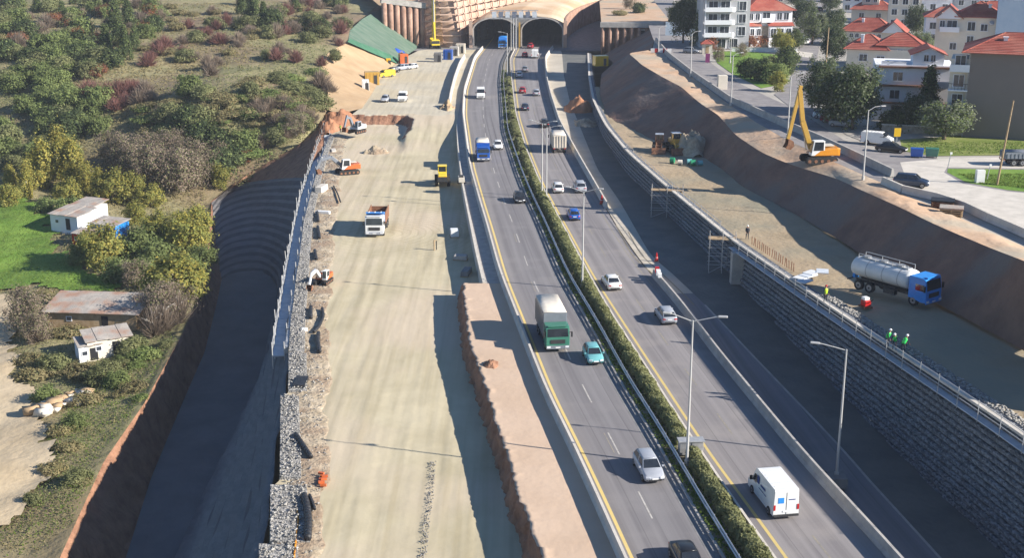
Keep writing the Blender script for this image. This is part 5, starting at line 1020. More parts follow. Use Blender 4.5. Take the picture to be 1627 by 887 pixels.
# ---------------------------------------------------------------- site clutter along the gabions
def roll(label, pts, r, mt='black_plastic', name='membrane_roll', cat='roll'):
    r *= .72; w = PP(pts, -1.66); t = thing(name, label, cat, tuple(w[0])); q = smooth_path(w, .5, 2); MB().tube([a-w[0]+Vector((0,0,r)) for a in q], r, 8).build('roll_tube', mt, t, True)
    MB().cyl(q[0]-w[0]+Vector((0,-.02,r)), q[0]-w[0]+Vector((0,.03,r)), r*.5, r*.5, 8).build('roll_core', 'dark', t)
roll('longest thick black membrane roll beside the orange hose', [(489,862),(491,835),(488,810),(483,793)], .42); roll('black membrane roll lying crooked above the red bricks', [(494,730),(482,712),(470,694)], .32)
roll('short black membrane roll end on the gravel above longest roll', [(500,812),(496,800),(492,790)], .2)
roll('black curved drainage pipe beside the upright roll near scaffold end', [(499,530),(508,520),(514,505),(512,492)], .25, name='drain_pipe', cat='pipe'); roll('upright black roll just below the curved drainage pipe', [(508,562),(505,545),(506,532)], .32)
roll('black roll beside the small excavator bucket', [(494,508),(494,490)], .3); roll('black roll behind the small excavator cab', [(503,414),(500,400)], .3); roll('black roll beside the dump lorry shadow', [(508,380),(505,362)], .3); roll('black roll above the dump lorry shadow by white sacks', [(506,353),(504,338)], .28); roll('thin dark pipe left of the sand ruts by orange excavator', [(541,322),(536,308),(530,297)], .18, name='drain_pipe', cat='pipe')
roll('orange hose trailing along the gravel at the gabion edge', [(466,900),(470,860),(474,830),(472,810)], .11, 'paint_orange', 'hose', 'hose')
t = thing('brick_stack', 'small heap of red bricks on the rubble margin', 'bricks', tuple(P(513, 765, -1.7)))
for i in range(8): MB().box((random.uniform(-.3,.3), -1.0+i*.28, .12+(i % 2)*.14), (.5,.22,.18), 0, random.uniform(-.4,.4)).build('brick', 'paint_orangered', t)
mt_ = MB().box((0,0,.25), (1.2,2.6,.5)).build('wire_mesh_pallet', 'black_plastic', bevel=.03); mt_.location = P(478, 612, -1.8); tag(mt_, 'flat dark rectangular crate on the stepped gabion corner', 'crate')
for px, py, lab, mtl, sz in [(511,305,'white concrete slab standing by the scaffold',  'concrete_pale', (1.2,3.2,1.1)), (722,375,'white equipment box in the wall shadow', 'paint_white', (1.2,1.8,1.0)), (732,412,'grey flat concrete slab in the wall shadow', 'concrete', (1.8,1.3,.6)), (741,436,'dark grey beam bundle before the clay deck end', 'concrete_dark', (1.0,2.6,.7)), (513,340,'white sacks beside the gabions above the dump lorry shadow', 'paint_white', (2.4,.7,.5)), (484,527,'white sack on the gravel by the curved pipe', 'plate', (.7,.5,.4)), (530,240,'white plank pile beside the scaffold near orange excavator', 'concrete_pale', (.9,3.0,.3))]:
    t = thing('site_material', lab, 'material', tuple(P(px, py, -1.8)), R(random.uniform(-15, 15))); MB().box((0,0,sz[2]/2), sz, 0, 0, (.94,.94)).build('piece', mtl, t, bevel=.05); MB().box((0,0,.04), (sz[0]*1.06,sz[1]*1.06,.08)).build('bearer', 'timber', t)
t = thing('survey_post', 'thin upright survey post standing alone on the sand', 'post', tuple(P(690, 398, -1.85))); MB().cyl((0,0,0), (0,0,1.5), .09, .09, 6).build('post', 'timber', t); MB().box((.3,.2,.7), (.12,.12,1.3)).build('second_post', 'dark', t); MB().bar((0,0,1.4), (.3,.2,1.4), .1).build('crosspiece', 'timber', t)
t = thing('equipment_trailer', 'small cream machine on the concrete ledge beside the yellow loader', 'machine', tuple(P(733, 291, -.05)), R(5)); MB().box((0,0,.7), (1.0,1.8,.8)).build('body', 'paint_cream', t, bevel=.05); MB().box((0,-.3,1.2), (.7,.8,.4)).build('engine', 'grille', t)
for s in (-1,1): wheel(t, s*.55, -.2, .28, .15)
# plate compactor on the upper platform
t = thing('plate_compactor', 'small red and white compactor behind the worker in yellow', 'compactor', tuple(P(1375, 489, 5.7)), R(20)); MB().box((0,0,.12), (.9,1.2,.16)).build('plate', 'rust', t); MB().box((0,0,.5), (.7,.8,.6)).build('engine', 'tail_red', t, bevel=.05); MB().box((0,.1,.95), (.6,.6,.3)).build('tank', 'paint_white', t, bevel=.05); MB().bar((0,-.4,.6), (0,-1.2,1.2), .06).build('handle', 'dark', t)
# geotextile sheets, barrels
t = thing('sheet_pile', 'white and blue sheets heaped on the wall top above the worker', 'sheets', tuple(P(1285, 441, 5.5)), R(-35))
for i in range(5): MB().box((random.uniform(-.8,.8), -2+i*1.0, .15+.05*i), (1.3,1.7,.1), 0, random.uniform(-.4,.4)).build('sheet', 'paint_white' if i % 2 else 'board', t)
t = thing('reel_group', 'green and blue-green drums lying scattered beside the rubble heap', 'drums', tuple(P(1090, 262, 3.65)), R(-20))
for x, y, r_, mt2 in ((-2.4,.3,.5,'paint_green2'), (-1.0,-.2,.4,'tarp_cream'), (.4,.6,.45,'paint_teal'), (1.2,-.4,.5,'paint_green2'), (2.2,.3,.42,'paint_teal')): MB().cyl((x-.35,y-.1*x,r_), (x+.35,y+.2,r_), r_, r_, 12).build('drum', mt2, t)
# heaps
def heap(px, py, z, rx, ry, h, mt, label, seed, stones_n=0):
    b = P(px, py, z); n = 26; V = []
    for i in range(n):
        for j in range(n):
            u, v = i/(n-1)*2-1, j/(n-1)*2-1; r = math.sqrt(u*u+v*v); r *= 1+.30*fbm(u*1.6, v*1.6, 1.0, 2, seed+3); hh = h*(max(0, 1-r*r)**1.2)*(1+.5*fbm(u*2.5, v*2.5, 1.0, 3, seed))+fbm(u*6, v*6, 1, 3, seed)*h*.14*max(0, 1-r)-(.3 if r > .98 else 0); V.append((u*rx, v*ry, hh))
    o = link('earth_heap', np_mesh('earth_heap', V, [(i*n+j,(i+1)*n+j,(i+1)*n+j+1,i*n+j+1) for i in range(n-1) for j in range(n-1)], mt)); o.location = b; tag(o, label, 'heap')
heap(920, 175, 0, 3.4, 4.2, 2.6, 'red_earth', 'orange-red earth heap beside the pale service road', 1); heap(1098, 243, 3.4, 3.8, 5.0, 3.4, 'dirt_rubble', 'pale rubble heap behind the two loaders on the platform', 2)
heap(540, 196, -1.9, 5.5, 4, 2.6, 'red_earth', 'red earth heap at the head of the scaffold behind white excavator', 3); heap(598, 243, -1.9, 2.6, 2.0, 1.2, 'dirt_rubble', 'small grey-brown heap on sand above the dump lorry', 4); heap(522, 207, -2.2, 3.0, 3.5, 2.0, 'red_earth', 'red earth heap between scaffold top and bare bushes', 5)
heap(710, 178, -1.0, 2.4, 6, 2.2, 'sand_slope', 'sandy earth mound beside the outer barrier', 6); heap(930, 196, 0, 2.4, 5, .8, 'dirt_rubble', 'low pale rubble strip below the orange earth heap', 7); heap(780, 580, .0, .8, 1.2, .5, 'clay_cut', 'small clod heap on the clay deck rim', 8)
# ---------------------------------------------------------------- people
def person(loc, rz, vest, label, pose='stand'):
    lean = {'stand': 0.0, 'bend': .62, 'stoop': .35}[pose]; hip = Vector((0,0,.92)); dn = Vector((0, math.sin(lean), math.cos(lean)))
    chest = hip+dn*.40; neck = hip+dn*.56; hd = neck+Vector((0, math.sin(lean*.8), math.cos(lean*.8)))*.12; top = hd+Vector((0, math.sin(lean*.6), math.cos(lean*.6)))*.13
    V = [hip, hip+dn*.2, chest, neck, hd, top]; E_ = [(0,1),(1,2),(2,3),(3,4),(4,5)]; Rr = [.15,.145,.165,.065,.095,.085]
    def chain(start, pts, rs):
        p = start
        for q, r in zip(pts, rs): V.append(q); Rr.append(r); E_.append((p, len(V)-1)); p = len(V)-1
        return V[p]
    hands = []
    for s in (-1, 1):
        chain(0, [hip+Vector((s*.10,0,-.06)), Vector((s*.13,.05*s+(.08 if lean else 0),.50)), Vector((s*.14,-.04*s,.10)), Vector((s*.15,.12-.04*s,.045))], [.10,.075,.05,.045])
        sh = chest+dn*.08+Vector((s*.19,0,0)); fw = Vector((0,.16+.25*(lean > 0),0)); el = sh+Vector((s*.06,.04+.1*lean,-.27)); wr = el+Vector((-s*.05,.16,-.18 if lean == 0 else -.22))
        chain(2, [sh, el, wr, wr+Vector((-s*.01,.05,-.06))], [.065,.048,.035,.032]); hands.append((wr+Vector((-s*.01,.05,-.06)), s))
    me = bpy.data.meshes.new('body'); me.from_pydata([tuple(v) for v in V], E_, []); tmp = bpy.data.objects.new('tmp', me); COL.objects.link(tmp)
    md = tmp.modifiers.new('skin', 'SKIN'); 
    for i, r in enumerate(Rr): me.skin_vertices[0].data[i].radius = (r, r*.85)
    me.skin_vertices[0].data[0].use_root = True; sb = tmp.modifiers.new('sub', 'SUBSURF'); sb.levels = 1
    dg = bpy.context.evaluated_depsgraph_get(); em = bpy.data.meshes.new_from_object(tmp.evaluated_get(dg)); bpy.data.objects.remove(tmp)
    m = MB(); m.v = [tuple(v.co) for v in em.vertices]; m.f = [tuple(p.vertices) for p in em.polygons]
    for p in em.polygons:
        c = p.center; m.m.append(0 if (c-hd).length < .17 or any((c-hn).length < .07 for hn, _ in hands) else (1 if c.z < .93 and abs(c.x) < .26 and (c-hip).dot(dn) < .05 else 2))
    for hn, s in hands:
        for k in range(4): a = hn+Vector(((k-1.5)*.02,.03,-.01)); b = a+Vector((0,.045-.006*abs(k-1.5),-.035)); m.cyl(a, b, .009, .008, 5, 0); m.cyl(b, b+Vector((0,.005,-.035)), .008, .006, 5, 0)
        a = hn+Vector((-s*.03,.0,0)); m.cyl(a, a+Vector((-s*.03,.04,-.02)), .011, .008, 5, 0)
    t = thing('person', label, 'person', tuple(loc), rz); m.build('body', ['skin', 'trousers', 'trousers'], t, True)
    v = MB(); ax = Vector((1,0,0)); fy = dn.cross(ax)*-1 if False else Vector((0, math.cos(lean), -math.sin(lean))); rings = []
    for h_, a_, b_ in ((-.06,.19,.155),(.12,.185,.15),(.30,.215,.17),(.44,.225,.155),(.53,.12,.10)): rings.append([hip+dn*h_+ax*(a_*math.cos(u))+fy*(b_*math.sin(u)) for u in np.linspace(0, 2*math.pi, 13)[:-1]])
    v.loft(rings, 0, True, True); v.build('vest', vest, t, True)
    hm = MB(); c = hd+(top-hd)*.55; rings = [[c+Vector((r_*math.cos(u), r_*math.sin(u)*1.12, z_)) for u in np.linspace(0, 2*math.pi, 11)[:-1]] for r_, z_ in ((.135,.0),(.125,.05),(.10,.10),(.05,.13))]; hm.loft(rings, 0, True, True); hm.build('helmet', 'plate' if vest != 'paint_hiviz' else 'tail_red', t, True)
    return t
person(P(1311, 480, 5.85), R(200), 'paint_hiviz', 'worker in yellow vest standing on the wall top railing line')
Yw = [P(1409, 551, 6.25), P(1421, 556, 6.28), P(1434, 561, 6.3)]
person(Yw[0], R(215), 'paint_hivizgreen', 'stooping worker in green vest closest to the yellow-vested worker', 'stoop'); person(Yw[1], R(150), 'paint_hivizgreen', 'bending worker between two other green-vested workers', 'bend'); person(Yw[2], R(-60), 'paint_hivizgreen', 'bending worker at the end of the green-vested trio by railing', 'bend')
person(P(1187, 380, 4.4), R(180), 'trousers', 'dark-clothed worker standing at the top of the scaffold tower')
person(P(541, 210, -1.0), R(120), 'paint_hiviz', 'tiny worker in yellow vest beside the white excavator')
# ================================================================ buildings
def window(par, x, z, w, h, y=0.0, fm='white_wall', arch=False, shut=False):
    f = MB(); t_ = .10
    for sx in (-1, 1): f.box((x+sx*(w/2+t_/2), y-.05, z), (t_, .14, h))
    f.box((x, y-.05, z+h/2+t_/2), (w+2*t_, .14, t_)); o = f.build('window', fm, par)
    if arch:
        n = 8; pts = [(x-w/2, z-h/2), (x+w/2, z-h/2)]+[(x+w/2*math.cos(math.pi*i/n), z+h/2-w/2+w/2*math.sin(math.pi*i/n)) for i in range(n+1)]; MB().prism(pts, y-.03, y+.02, 0, 'y').build('pane', 'glass_house', o)
    else: MB().box((x, y-.005, z), (w, .05, h)).build('pane', 'glass_house' if not shut else 'timber', o)
    MB().box((x, y-.10, z-h/2-.05), (w+.4, .26, .09)).build('sill', fm, o)
    MB().box((x, y-.04, z), (.06, .05, h)).build('mullion', fm, o)
    return o
def hip_roof(par, x, y, w, d, z, h, mt='roof_red', ov=.6, ridge=.35, name='roof'):
    a, b = w/2+ov, d/2+ov; rl = max(.05, (w-d)*.5+d*ridge*.2); m = MB()
    V = [(x-a,y-b,z),(x+a,y-b,z),(x+a,y+b,z),(x-a,y+b,z),(x-rl,y,z+h),(x+rl,y,z+h)]
    m.add(V, [(0,1,5,4),(1,2,5),(2,3,4,5),(3,0,4)]); m.add([(v[0],v[1],v[2]-.14) for v in V[:4]]+V[:4], [(3,2,1,0),(0,1,5,4),(1,2,6,5),(2,3,7,6),(3,0,4,7)])
    o = m.build(name, mt, par)
    for s in (-1, 1):
        for e in (0, 1): p = Vector((x+s*a, y+(2*e-1)*b, z)); q = Vector((x+s*rl, y, z+h)); MB().bar(p, q, .22, .14).build('ridge_tiles', mt, o)
    MB().bar((x-rl,y,z+h), (x+rl,y,z+h), .24, .16).build('ridge_tiles', mt, o)
    k = int(d/2/.45)
    for r in range(1, k): # tile courses of the front pitch
        t_ = r/k; MB().bar((x-a+(a-rl)*t_,y-b+b*t_,z+h*t_+.02), (x+a-(a-rl)*t_,y-b+b*t_,z+h*t_+.02), .12, .05).build('tile_course', mt, o)
    return o
def gable_roof(par, x, y, w, d, z, h, mt='roof_red', ov=.5):
    m = MB(); a = w/2+ov; b0, b1 = y-d/2-ov, y+d/2+ov
    for s in (-1, 1): m.hexa([(x+s*a,b0,z-.15),(x,b0,z+h-.15),(x,b1,z+h-.15),(x+s*a,b1,z-.15),(x+s*a,b0,z),(x,b0,z+h),(x,b1,z+h),(x+s*a,b1,z)])
    o = m.build('roof', mt, par); MB().add([(x-w/2,y-d/2,z-.1),(x+w/2,y-d/2,z-.1),(x,y-d/2,z+h-.2)], [(0,1,2)]).build('gable', 'white_wall', par); return o
def chimney(roof, x, y, z, h=1.6, mt='white_wall'): c = MB(); c.box((x,y,z+h/2), (.6,.6,h)); c.box((x,y,z+h+.08), (.8,.8,.16)); c.build('chimney', mt, roof)
def balcony(par, x, z, w, y=0.0, dep=1.4, mt='white_wall', solid=True):
    s = MB(); s.box((x, y-dep/2, z), (w, dep, .2)); o = s.build('balcony', mt, par)
    if solid: MB().box((x, y-dep+.06, z+.55), (w, .12, .9)).build('parapet', mt, o)
    else:
        MB().bar((x-w/2,y-dep+.05,z+1.05), (x+w/2,y-dep+.05,z+1.05), .07).build('handrail', 'dark', o)
        for i in range(int(w/.5)+1): MB().box((x-w/2+i*.5,y-dep+.05,z+.55), (.04,.04,1.0)).build('baluster', 'dark', o)
    return o
HZ = TZ+.02
def house(px, py, w, d, h, wall_m, label, rz=-20, name='house', cat='house', z=HZ):
    t = thing(name, label, cat, tuple(P(px, py, z)), R(rz)); MB().box((0,d/2,h/2), (w,d,h)).build('wall', wall_m, t); return t
# apartment block with curved balconies
t = house(1152, 78, 11.6, 12, 16.5, 'grey_wall', 'grey apartment block with rounded white balconies beside the red-roofed villa', 0, 'apartment_block', 'building')
for k in range(5):
    z = 3.2+k*3.1; o = balcony(t, -2.2, z, 6.8, 0, 1.5, 'white_wall'); MB().cyl((1.2,-.7,z-.1), (1.2,-.7,z+1.0), .75, .75, 12).build('rounded_end', 'white_wall', o)
    window(t, -3.4, z+1.4, 2.2, 2.0); window(t, -.4, z+1.4, 2.2, 2.0); window(t, 3.9, z+1.3, 1.7, 2.1)
    MB().box((-5.4,-.7,z+1.5), (.25,.25,2.8)).build('column', 'white_wall', t)
for x in (-4,-1,2): window(t, x, 1.5, 2.0, 2.2)
# villa
t = house(1221, 74, 11.6, 10, 9.2, 'white_wall', 'white villa with two tiers of red tiled roofs and arched porch windows', 8, 'villa')
hip_roof(t, 0, 5, 11.8, 10.2, 9.2, 2.8); m = MB(); 
for x0, w in ((-4.2,2.8), (2.6,6.2)): MB().hexa([(x0-w/2-.3,-1.5,5.3),(x0+w/2+.3,-1.5,5.3),(x0+w/2+.3,.02,6.0),(x0-w/2-.3,.02,6.0),(x0-w/2-.3,-1.5,5.45),(x0+w/2+.3,-1.5,5.45),(x0+w/2+.3,.02,6.15),(x0-w/2-.3,.02,6.15)]).build('porch_roof', 'roof_red', t)
MB().box((-4.2,-.6,2.6), (2.8,1.2,5.2)).build('bay', 'white_wall', t); MB().box((2.6,-.6,2.6), (6.0,1.2,5.2)).build('bay', 'white_wall', t); MB().box((-1.4,-.1,2.6), (2.4,.3,5.2)).build('stone_panel', 'stone_wall', t)
for x in (-5,-3.3): window(t, x, 7.6, 1.1, 1.6, 0, 'white_wall', True); window(t, x+.1, 3.9, 1.0, 1.6, -1.2, 'white_wall', True)
for x in (2.4,4.2): window(t, x, 7.6, 1.3, 1.7)
for x in (.6,2.6,4.6): window(t, x, 3.7, 1.4, 2.0, -1.2, 'white_wall', True)
balcony(t, -1.0, 6.3, 3.0, 0, 1.2); window(t, -1.0, 7.6, 1.9, 2.0); window(t, 1.5, 1.2, 1.4, 2.0, -1.2); window(t, 4.2, 1.2, 1.4, 2.0, -1.2)
# town houses behind the dark tree
t = house(1384, 37, 12, 8, 4.2, 'cream_wall', 'farthest cream house with stepped red roofs behind the side street', -20); hip_roof(t, 0, 4, 12, 8, 4.2, 2.4); MB().box((-.8,4,6.7), (5,4.2,2.4)).build('attic', 'cream_wall', t); hip_roof(t, -.8, 4, 5, 4.2, 7.9, 1.3, name='attic_roof'); window(t, -1.6, 6.9, 1.2, 1.2, 1.88); window(t, .6, 6.9, 1.0, 1.2, 1.88); window(t, -3, 2.4, 1.4, 1.4); window(t, 2, 2.4, 1.4, 1.4)
t = house(1386, 75, 15.5, 9, 4.0, 'cream_wall', 'cream house with long red roof and gable between two similar houses', -20); r = hip_roof(t, -1.5, 4.5, 12.5, 9, 4.0, 3.0); gable_roof(t, 4.8, 4.0, 5.8, 9.5, 3.9, 2.8); chimney(r, -3, 3, 5.2)
for x in (-5.4,-4.0,0,1.4): window(t, x, 2.9, .9, 1.0, 0, 'white_wall', True)
t = house(1400, 116, 15, 9, 5.0, 'cream_wall', 'cream house with orange-red roof rising behind the white arched house', -20); r = hip_roof(t, -3.4, 4.5, 8.5, 9, 5.0, 2.8); r2 = hip_roof(t, 3.4, 4.8, 9.0, 8, 5.9, 2.4, name='upper_roof'); chimney(r, -4.6, 1.8, 5.6, 2.2); MB().box((3.4,4.2,4.8), (8.2,7.0,2.2)).build('upper_wall', 'cream_wall', t); window(t, 3.5, 4.6, 1.0, 1.0, .68); window(t, -.4, 2.8, 1.6, 1.6); window(t, -4, 3.2, 1.6, 1.4)
# white house with arched attic windows
t = house(1446, 192, 12.6, 9, 9.3, 'white_wall', 'white house with brown floor bands and two arched attic windows', -13)
for z in (3.0, 5.9): MB().box((0,-.35,z), (11.4,.9,.28)).build('floor_band', 'rust', t)
MB().box((0,4.5,8.95), (11.6,10,.3)).build('roof_slab', 'rust', t); window(t, -2.6, 7.4, 1.5, 1.4, 0, 'white_wall'); window(t, -2.9, 4.4, 1.5, 1.4); window(t, 2.0, 7.6, .9, 1.4, 0, 'white_wall', True); window(t, 2.6, 4.4, 1.2, 1.3)
MB().box((2.1,3.2,10.1), (4.9,5.5,2.1)).build('attic', 'white_wall', t); gable_roof(t, 2.1, 3.2, 5.0, 5.6, 11.1, 1.3); window(t, 1.7, 10.6, .7, 1.2, .44, 'white_wall', True); window(t, 2.8, 10.6, .7, 1.2, .44, 'white_wall', True)
balcony(t, 4.0, 5.9, 3.2, 0, 1.6, 'white_wall'); MB().box((-3.4,.3,9.5), (4.0,.15,.8)).build('roof_parapet', 'white_wall', t); window(t, -2.4, 1.5, 1.6, 1.8, 0, 'stone_wall'); window(t, 1.4, 1.5, 1.6, 1.8, 0, 'stone_wall')
# long white house with gable and red roof
t = house(1530, 112, 13.0, 10, 11.6, 'cream_wall', 'tall pale house with gabled red roofs and small balcony behind tree', -20); r = hip_roof(t, 2.3, 5, 9.0, 10, 11.6, 3.0); gable_roof(t, -4.0, 4, 5.2, 9, 11.2, 2.6); chimney(r, 4.2, 3, 12.4); window(t, .8, 9.6, 1.5, 1.8); window(t, -5.2, 9.8, 1.0, 1.6); balcony(t, -3.6, 8.4, 4.0, 0, 1.3, 'white_wall'); window(t, -3.2, 9.8, 2.0, 1.8); window(t, 3.4, 9.4, 1.3, 1.4); window(t, .8, 6.8, 1.3, 1.4); window(t, -2.6, 5.2, 1.3, 1.4); window(t, 1.6, 5.6, 1.3, 1.4); cdm = MB(); cdm.cyl((4.8,-.4,10.4), (4.9,-.6,10.6), .6, .5, 12); cdm.build('satellite_dish', 'grey_wall', t)
# blank brown block
bw = house(1607, 222, 14.5, 12, 13.6, 'brown_wall', 'large building with blank brown side wall and red roof above lawn', -21, 'apartment_block', 'building')
r = hip_roof(bw, -.5, 6, 14.8, 12.6, 13.2, 2.6); chimney(r, -2.4, 3.5, 14.0, 1.2)
MB().box((-8.6,4.2,6.0), (2.8,6.5,12)).build('stair_wing', 'cream_wall', bw)
for k in range(4): o = balcony(bw, -8.6, 1.2+k*3.0, 2.9, .95, 1.3, 'white_wall', k > 2); window(bw, -8.6, 2.6+k*3.0, 1.5, 1.8, .95)
MB().box((-7.24,.4,6.5), (.25,.8,13)).build('corner_pilaster', 'concrete', bw)
# penthouse
t = house(1612, 118, 9.5, 9, 15.5, 'plaster_blue', 'pale blue building with glazed rooftop room behind the brown block', -20, 'apartment_block', 'building'); MB().box((0,4.0,17.1), (8.4,6,3.0)).build('penthouse', 'plaster_blue', t); MB().box((0,4.0,18.7), (9.0,6.8,.3)).build('roof_slab', 'white_wall', t)
for i in range(5): window(t, -3.2+i*1.6, 17.0, 1.3, 1.5, .98, 'plaster_blue')
# farther row along the top of the view
for i, (px, py, w, h, wm, rf, lab) in enumerate([(1500,70,10,7,'white_wall',1,'white house with red roof squeezed behind the arched attic'), (1575,75,10,9,'cream_wall',1,'cream house with red roof just behind the pale blue building'), (1470,8,12,9,'white_wall',1,'white red-roofed house behind the stepped roof cluster'), (1420,-6,12,9,'cream_wall',1,'farthest cream red-roofed house behind the stepped cluster'), (1360,20,9,6,'white_wall',1,'small white red-roofed house beside the side street row'), (1435,45,9,12,'cream_wall',0,'flat cream block far behind the stepped red roofs'), (1480,35,11,15,'white_wall',0,'flat white block far behind the gabled house'), (1345,-2,10,12,'white_wall',1,'distant white house with red roof beyond the cross street'), (1545,28,12,14,'grey_wall',0,'flat grey block far behind the gabled roofs'), (1610,20,12,15,'white_wall',1,'distant white block with red roof behind the glazed rooftop'), (1240,5,12,13,'cream_wall',0,'cream block far behind the villa roof'), (1400,5,11,13,'plaster_blue',0,'bluish block farthest behind the stepped roofs'), (1180,10,10,14,'white_wall',0,'white block between grey apartments and villa, farther back')]):
    t = house(px, py, w, 9, h, wm, lab, -15, 'distant_building', 'building')
    if rf: hip_roof(t, 0, 4.5, w, 9, h, 2.2)
    else: MB().box((0,4.5,h+.15), (w+.4,9.4,.3)).build('roof_slab', 'concrete', t)
    for k in range(int(h/3)):
        for x in (-w*.32,0,w*.32): window(t, x, 1.7+k*3, 1.5, 1.6)
# garden wall, arches by street
t = thing('garden_wall', 'low white garden wall in front of the villa lawn', 'wall', tuple(P(1215, 82, HZ)), R(-3)); MB().box((0,0,.5), (16,.25,1.0)).build('wall_panel', 'white_wall', t); MB().box((0,0,1.05), (16.2,.4,.12)).build('coping', 'concrete_pale', t)
t = thing('garden_wall', 'stone garden wall before the white arched house', 'wall', tuple(P(1450, 212, HZ)), R(-18)); MB().box((0,0,.6), (9.5,.3,1.2)).build('wall_panel', 'stone_wall', t); MB().box((0,0,1.25), (9.7,.45,.12)).build('coping', 'concrete_pale', t)
t = thing('kiosk', 'small pinkish kiosk among red shrubs at the street bend', 'kiosk', tuple(P(1123, 84, HZ)), R(-5)); MB().box((0,0,1.2), (2.4,2.2,2.4)).build('wall', 'cream_wall', t); hip_roof(t, 0, 0, 2.6, 2.4, 2.4, .8, ov=.3); MB().box((0,-1.12,1.0), (.8,.06,1.8)).build('door', 'timber', t)
t = thing('advert_column', 'small purple advertising board beside the street lawn', 'sign', tuple(P(1124, 101, HZ)), R(-10)); MB().box((0,0,1.3), (1.0,.2,2.0)).build('panel', 'paint_purple', t); MB().cyl((0,0,0), (0,0,.4), .08, .08, 6).build('post', 'galv', t)
ws = MB().box((0,0,1.8), (9,.5,3.6)).build('ramp_wall', 'plaster_blue'); ws.location = P(1083, 56, HZ); ws.rotation_euler.z = R(-8); tag(ws, 'bluish ramp wall beside the shaded street bend', 'wall')
# ---------------------------------------------------------------- shacks on the left land
def shack(px, py, w, d, h, rz, wall_m, roof_m, label, slope=.5, sheets=5, dz=0.0):
    b = ray_hill(px, py); t = thing('shack', label, 'shack', (b.x, b.y, b.z+.2+dz), R(rz)); MB().box((0,0,h/2-.5), (w,d,h+1)).build('wall', wall_m, t)
    sw = w*1.1/sheets
    for i in range(sheets):
        x = -w*.55+sw*(i+.5); k = random.uniform(-.04,.05); MB().hexa([(x-sw*.49,-d*.58,h+.02+k),(x+sw*.49,-d*.58,h+.02+k),(x+sw*.49,d*.58,h+slope+k),(x-sw*.49,d*.58,h+slope+k),(x-sw*.49,-d*.58,h+.1+k),(x+sw*.49,-d*.58,h+.1+k),(x+sw*.49,d*.58,h+slope+.1+k),(x-sw*.49,d*.58,h+slope+.1+k)]).build('roof_sheet', roof_m if i % 3 else 'roof_old', t)
    MB().box((w*.15,-d/2-.03,h*.42), (.9,.08,h*.8)).build('door', 'dark', t); o = MB().box((-w*.25,-d/2-.03,h*.55), (.8,.08,.7)).build('window', 'white_wall', t); MB().box((-w*.25,-d/2-.06,h*.55), (.6,.06,.5)).build('pane', 'glass_house', o)
    return t
shack(118, 362, 6.0, 4.6, 2.5, -24, 'white_wall', 'roof_old', 'white shack with low grey sheet roof beside the bright meadow', .6); shack(141, 353, 4.8, 4.8, 2.9, -24, 'white_wall', 'roof_old', 'higher roofed white annex behind the meadow shack', .7)
shack(176, 378, 5.2, 3.6, 2.5, -22, 'paint_skyblue', 'roof_old', 'bright blue hut with grey and red roof beside the white shack', .4, 4); shack(138, 388, 3.6, 2.6, 1.8, -20, 'tail_red', 'roof_old', 'small red hut half hidden in shrubs below the white shack', .3, 3)
shack(160, 512, 12.5, 5.5, 2.0, -6, 'timber', 'roof_old', 'long low shed with rusty patched sheet roof among bare trees', 1.1, 9); shack(172, 562, 5.4, 3.4, 2.3, 28, 'cream_wall', 'roof_old', 'small grey-roofed hut below the long rusty shed', .5, 4); shack(142, 570, 2.8, 3.0, 2.0, 28, 'white_wall', 'roof_old', 'tiny whitewashed lean-to beside the small grey-roofed hut', .3, 3)
# ================================================================ vegetation
def crown_mesh(name, mt, rx, ry, rz, zc, nclump, per, leaf, seed, shape='round', spread=.34, mt2=None, fr2=.0):
    rs = np.random.default_rng(seed); C = []; N = []
    for i in range(nclump):
        u = rs.normal(0, 1, 3); u /= np.linalg.norm(u); r = (.35+.65*rs.random()**.5)*(1+.16*rs.normal()); c = u*r
        if shape == 'cone': k = rs.random()**.7; a = rs.random()*6.28; q = (1-k)*(.45+.6*rs.random()); c = np.array([q*math.cos(a), q*math.sin(a), k*2-1])
        elif shape == 'column': a = rs.random()*6.28; k = rs.random()*2-1; q = (1-abs(k)**2.5)*(.3+.7*rs.random()); c = np.array([q*math.cos(a), q*math.sin(a), k])
        elif shape == 'flat' and c[2] < -.2: c[2] *= .4
        s = spread*(.6+.8*rs.random()); pts = rs.normal(0, s*.55, (per, 3)); nn = pts/(np.linalg.norm(pts, axis=1)[:,None]+1e-9)*.7+c/(np.linalg.norm(c)+1e-6)*.5+np.array([0,0,.35]); C.append(c+pts); N.append(nn)
    C = np.concatenate(C)*np.array([rx,ry,rz]); C[:,2] += zc; N = np.concatenate(N); C[:,2] = np.maximum(C[:,2], .03)
    V, F = leaf_quads(C, N, leaf, rs); mi = None
    if mt2: mi = (rs.random(len(F)) < fr2).astype(int)
    return np_mesh(name, V, F, [mt]+([mt2] if mt2 else []), False, mi)
def twig_mesh(name, mt, rx, rz, n, seed, w=.03, mt2=None):
    rs = np.random.default_rng(seed); V = []; F = []
    for i in range(n):
        a = rs.random()*6.28; el = .25+1.25*rs.random()**.8; L = (.55+.5*rs.random()); d = np.array([math.cos(a)*math.cos(el)*rx*1.15, math.sin(a)*math.cos(el)*rx*1.15, math.sin(el)*rz])*L
        st = d*rs.random()*.55*np.array([1,1,.8]); p0 = st; d2 = d-st; side = np.cross(d2, rs.normal(0,1,3)); side /= np.linalg.norm(side)+1e-9
        bend = rs.normal(0, .12, 3)*np.array([rx,rx,rz]); p1 = p0+d2*.55+bend*.6; p2 = p0+d2+bend
        b = len(V); V += [p0-side*w, p0+side*w, p1+side*w*.8, p1-side*w*.8, p2+side*w*.25, p2-side*w*.25]; F += [(b,b+1,b+2,b+3), (b+3,b+2,b+4,b+5)]
    V = np.array(V); V[:,2] = np.maximum(V[:,2], 0); return np_mesh(name, V, F, mt)
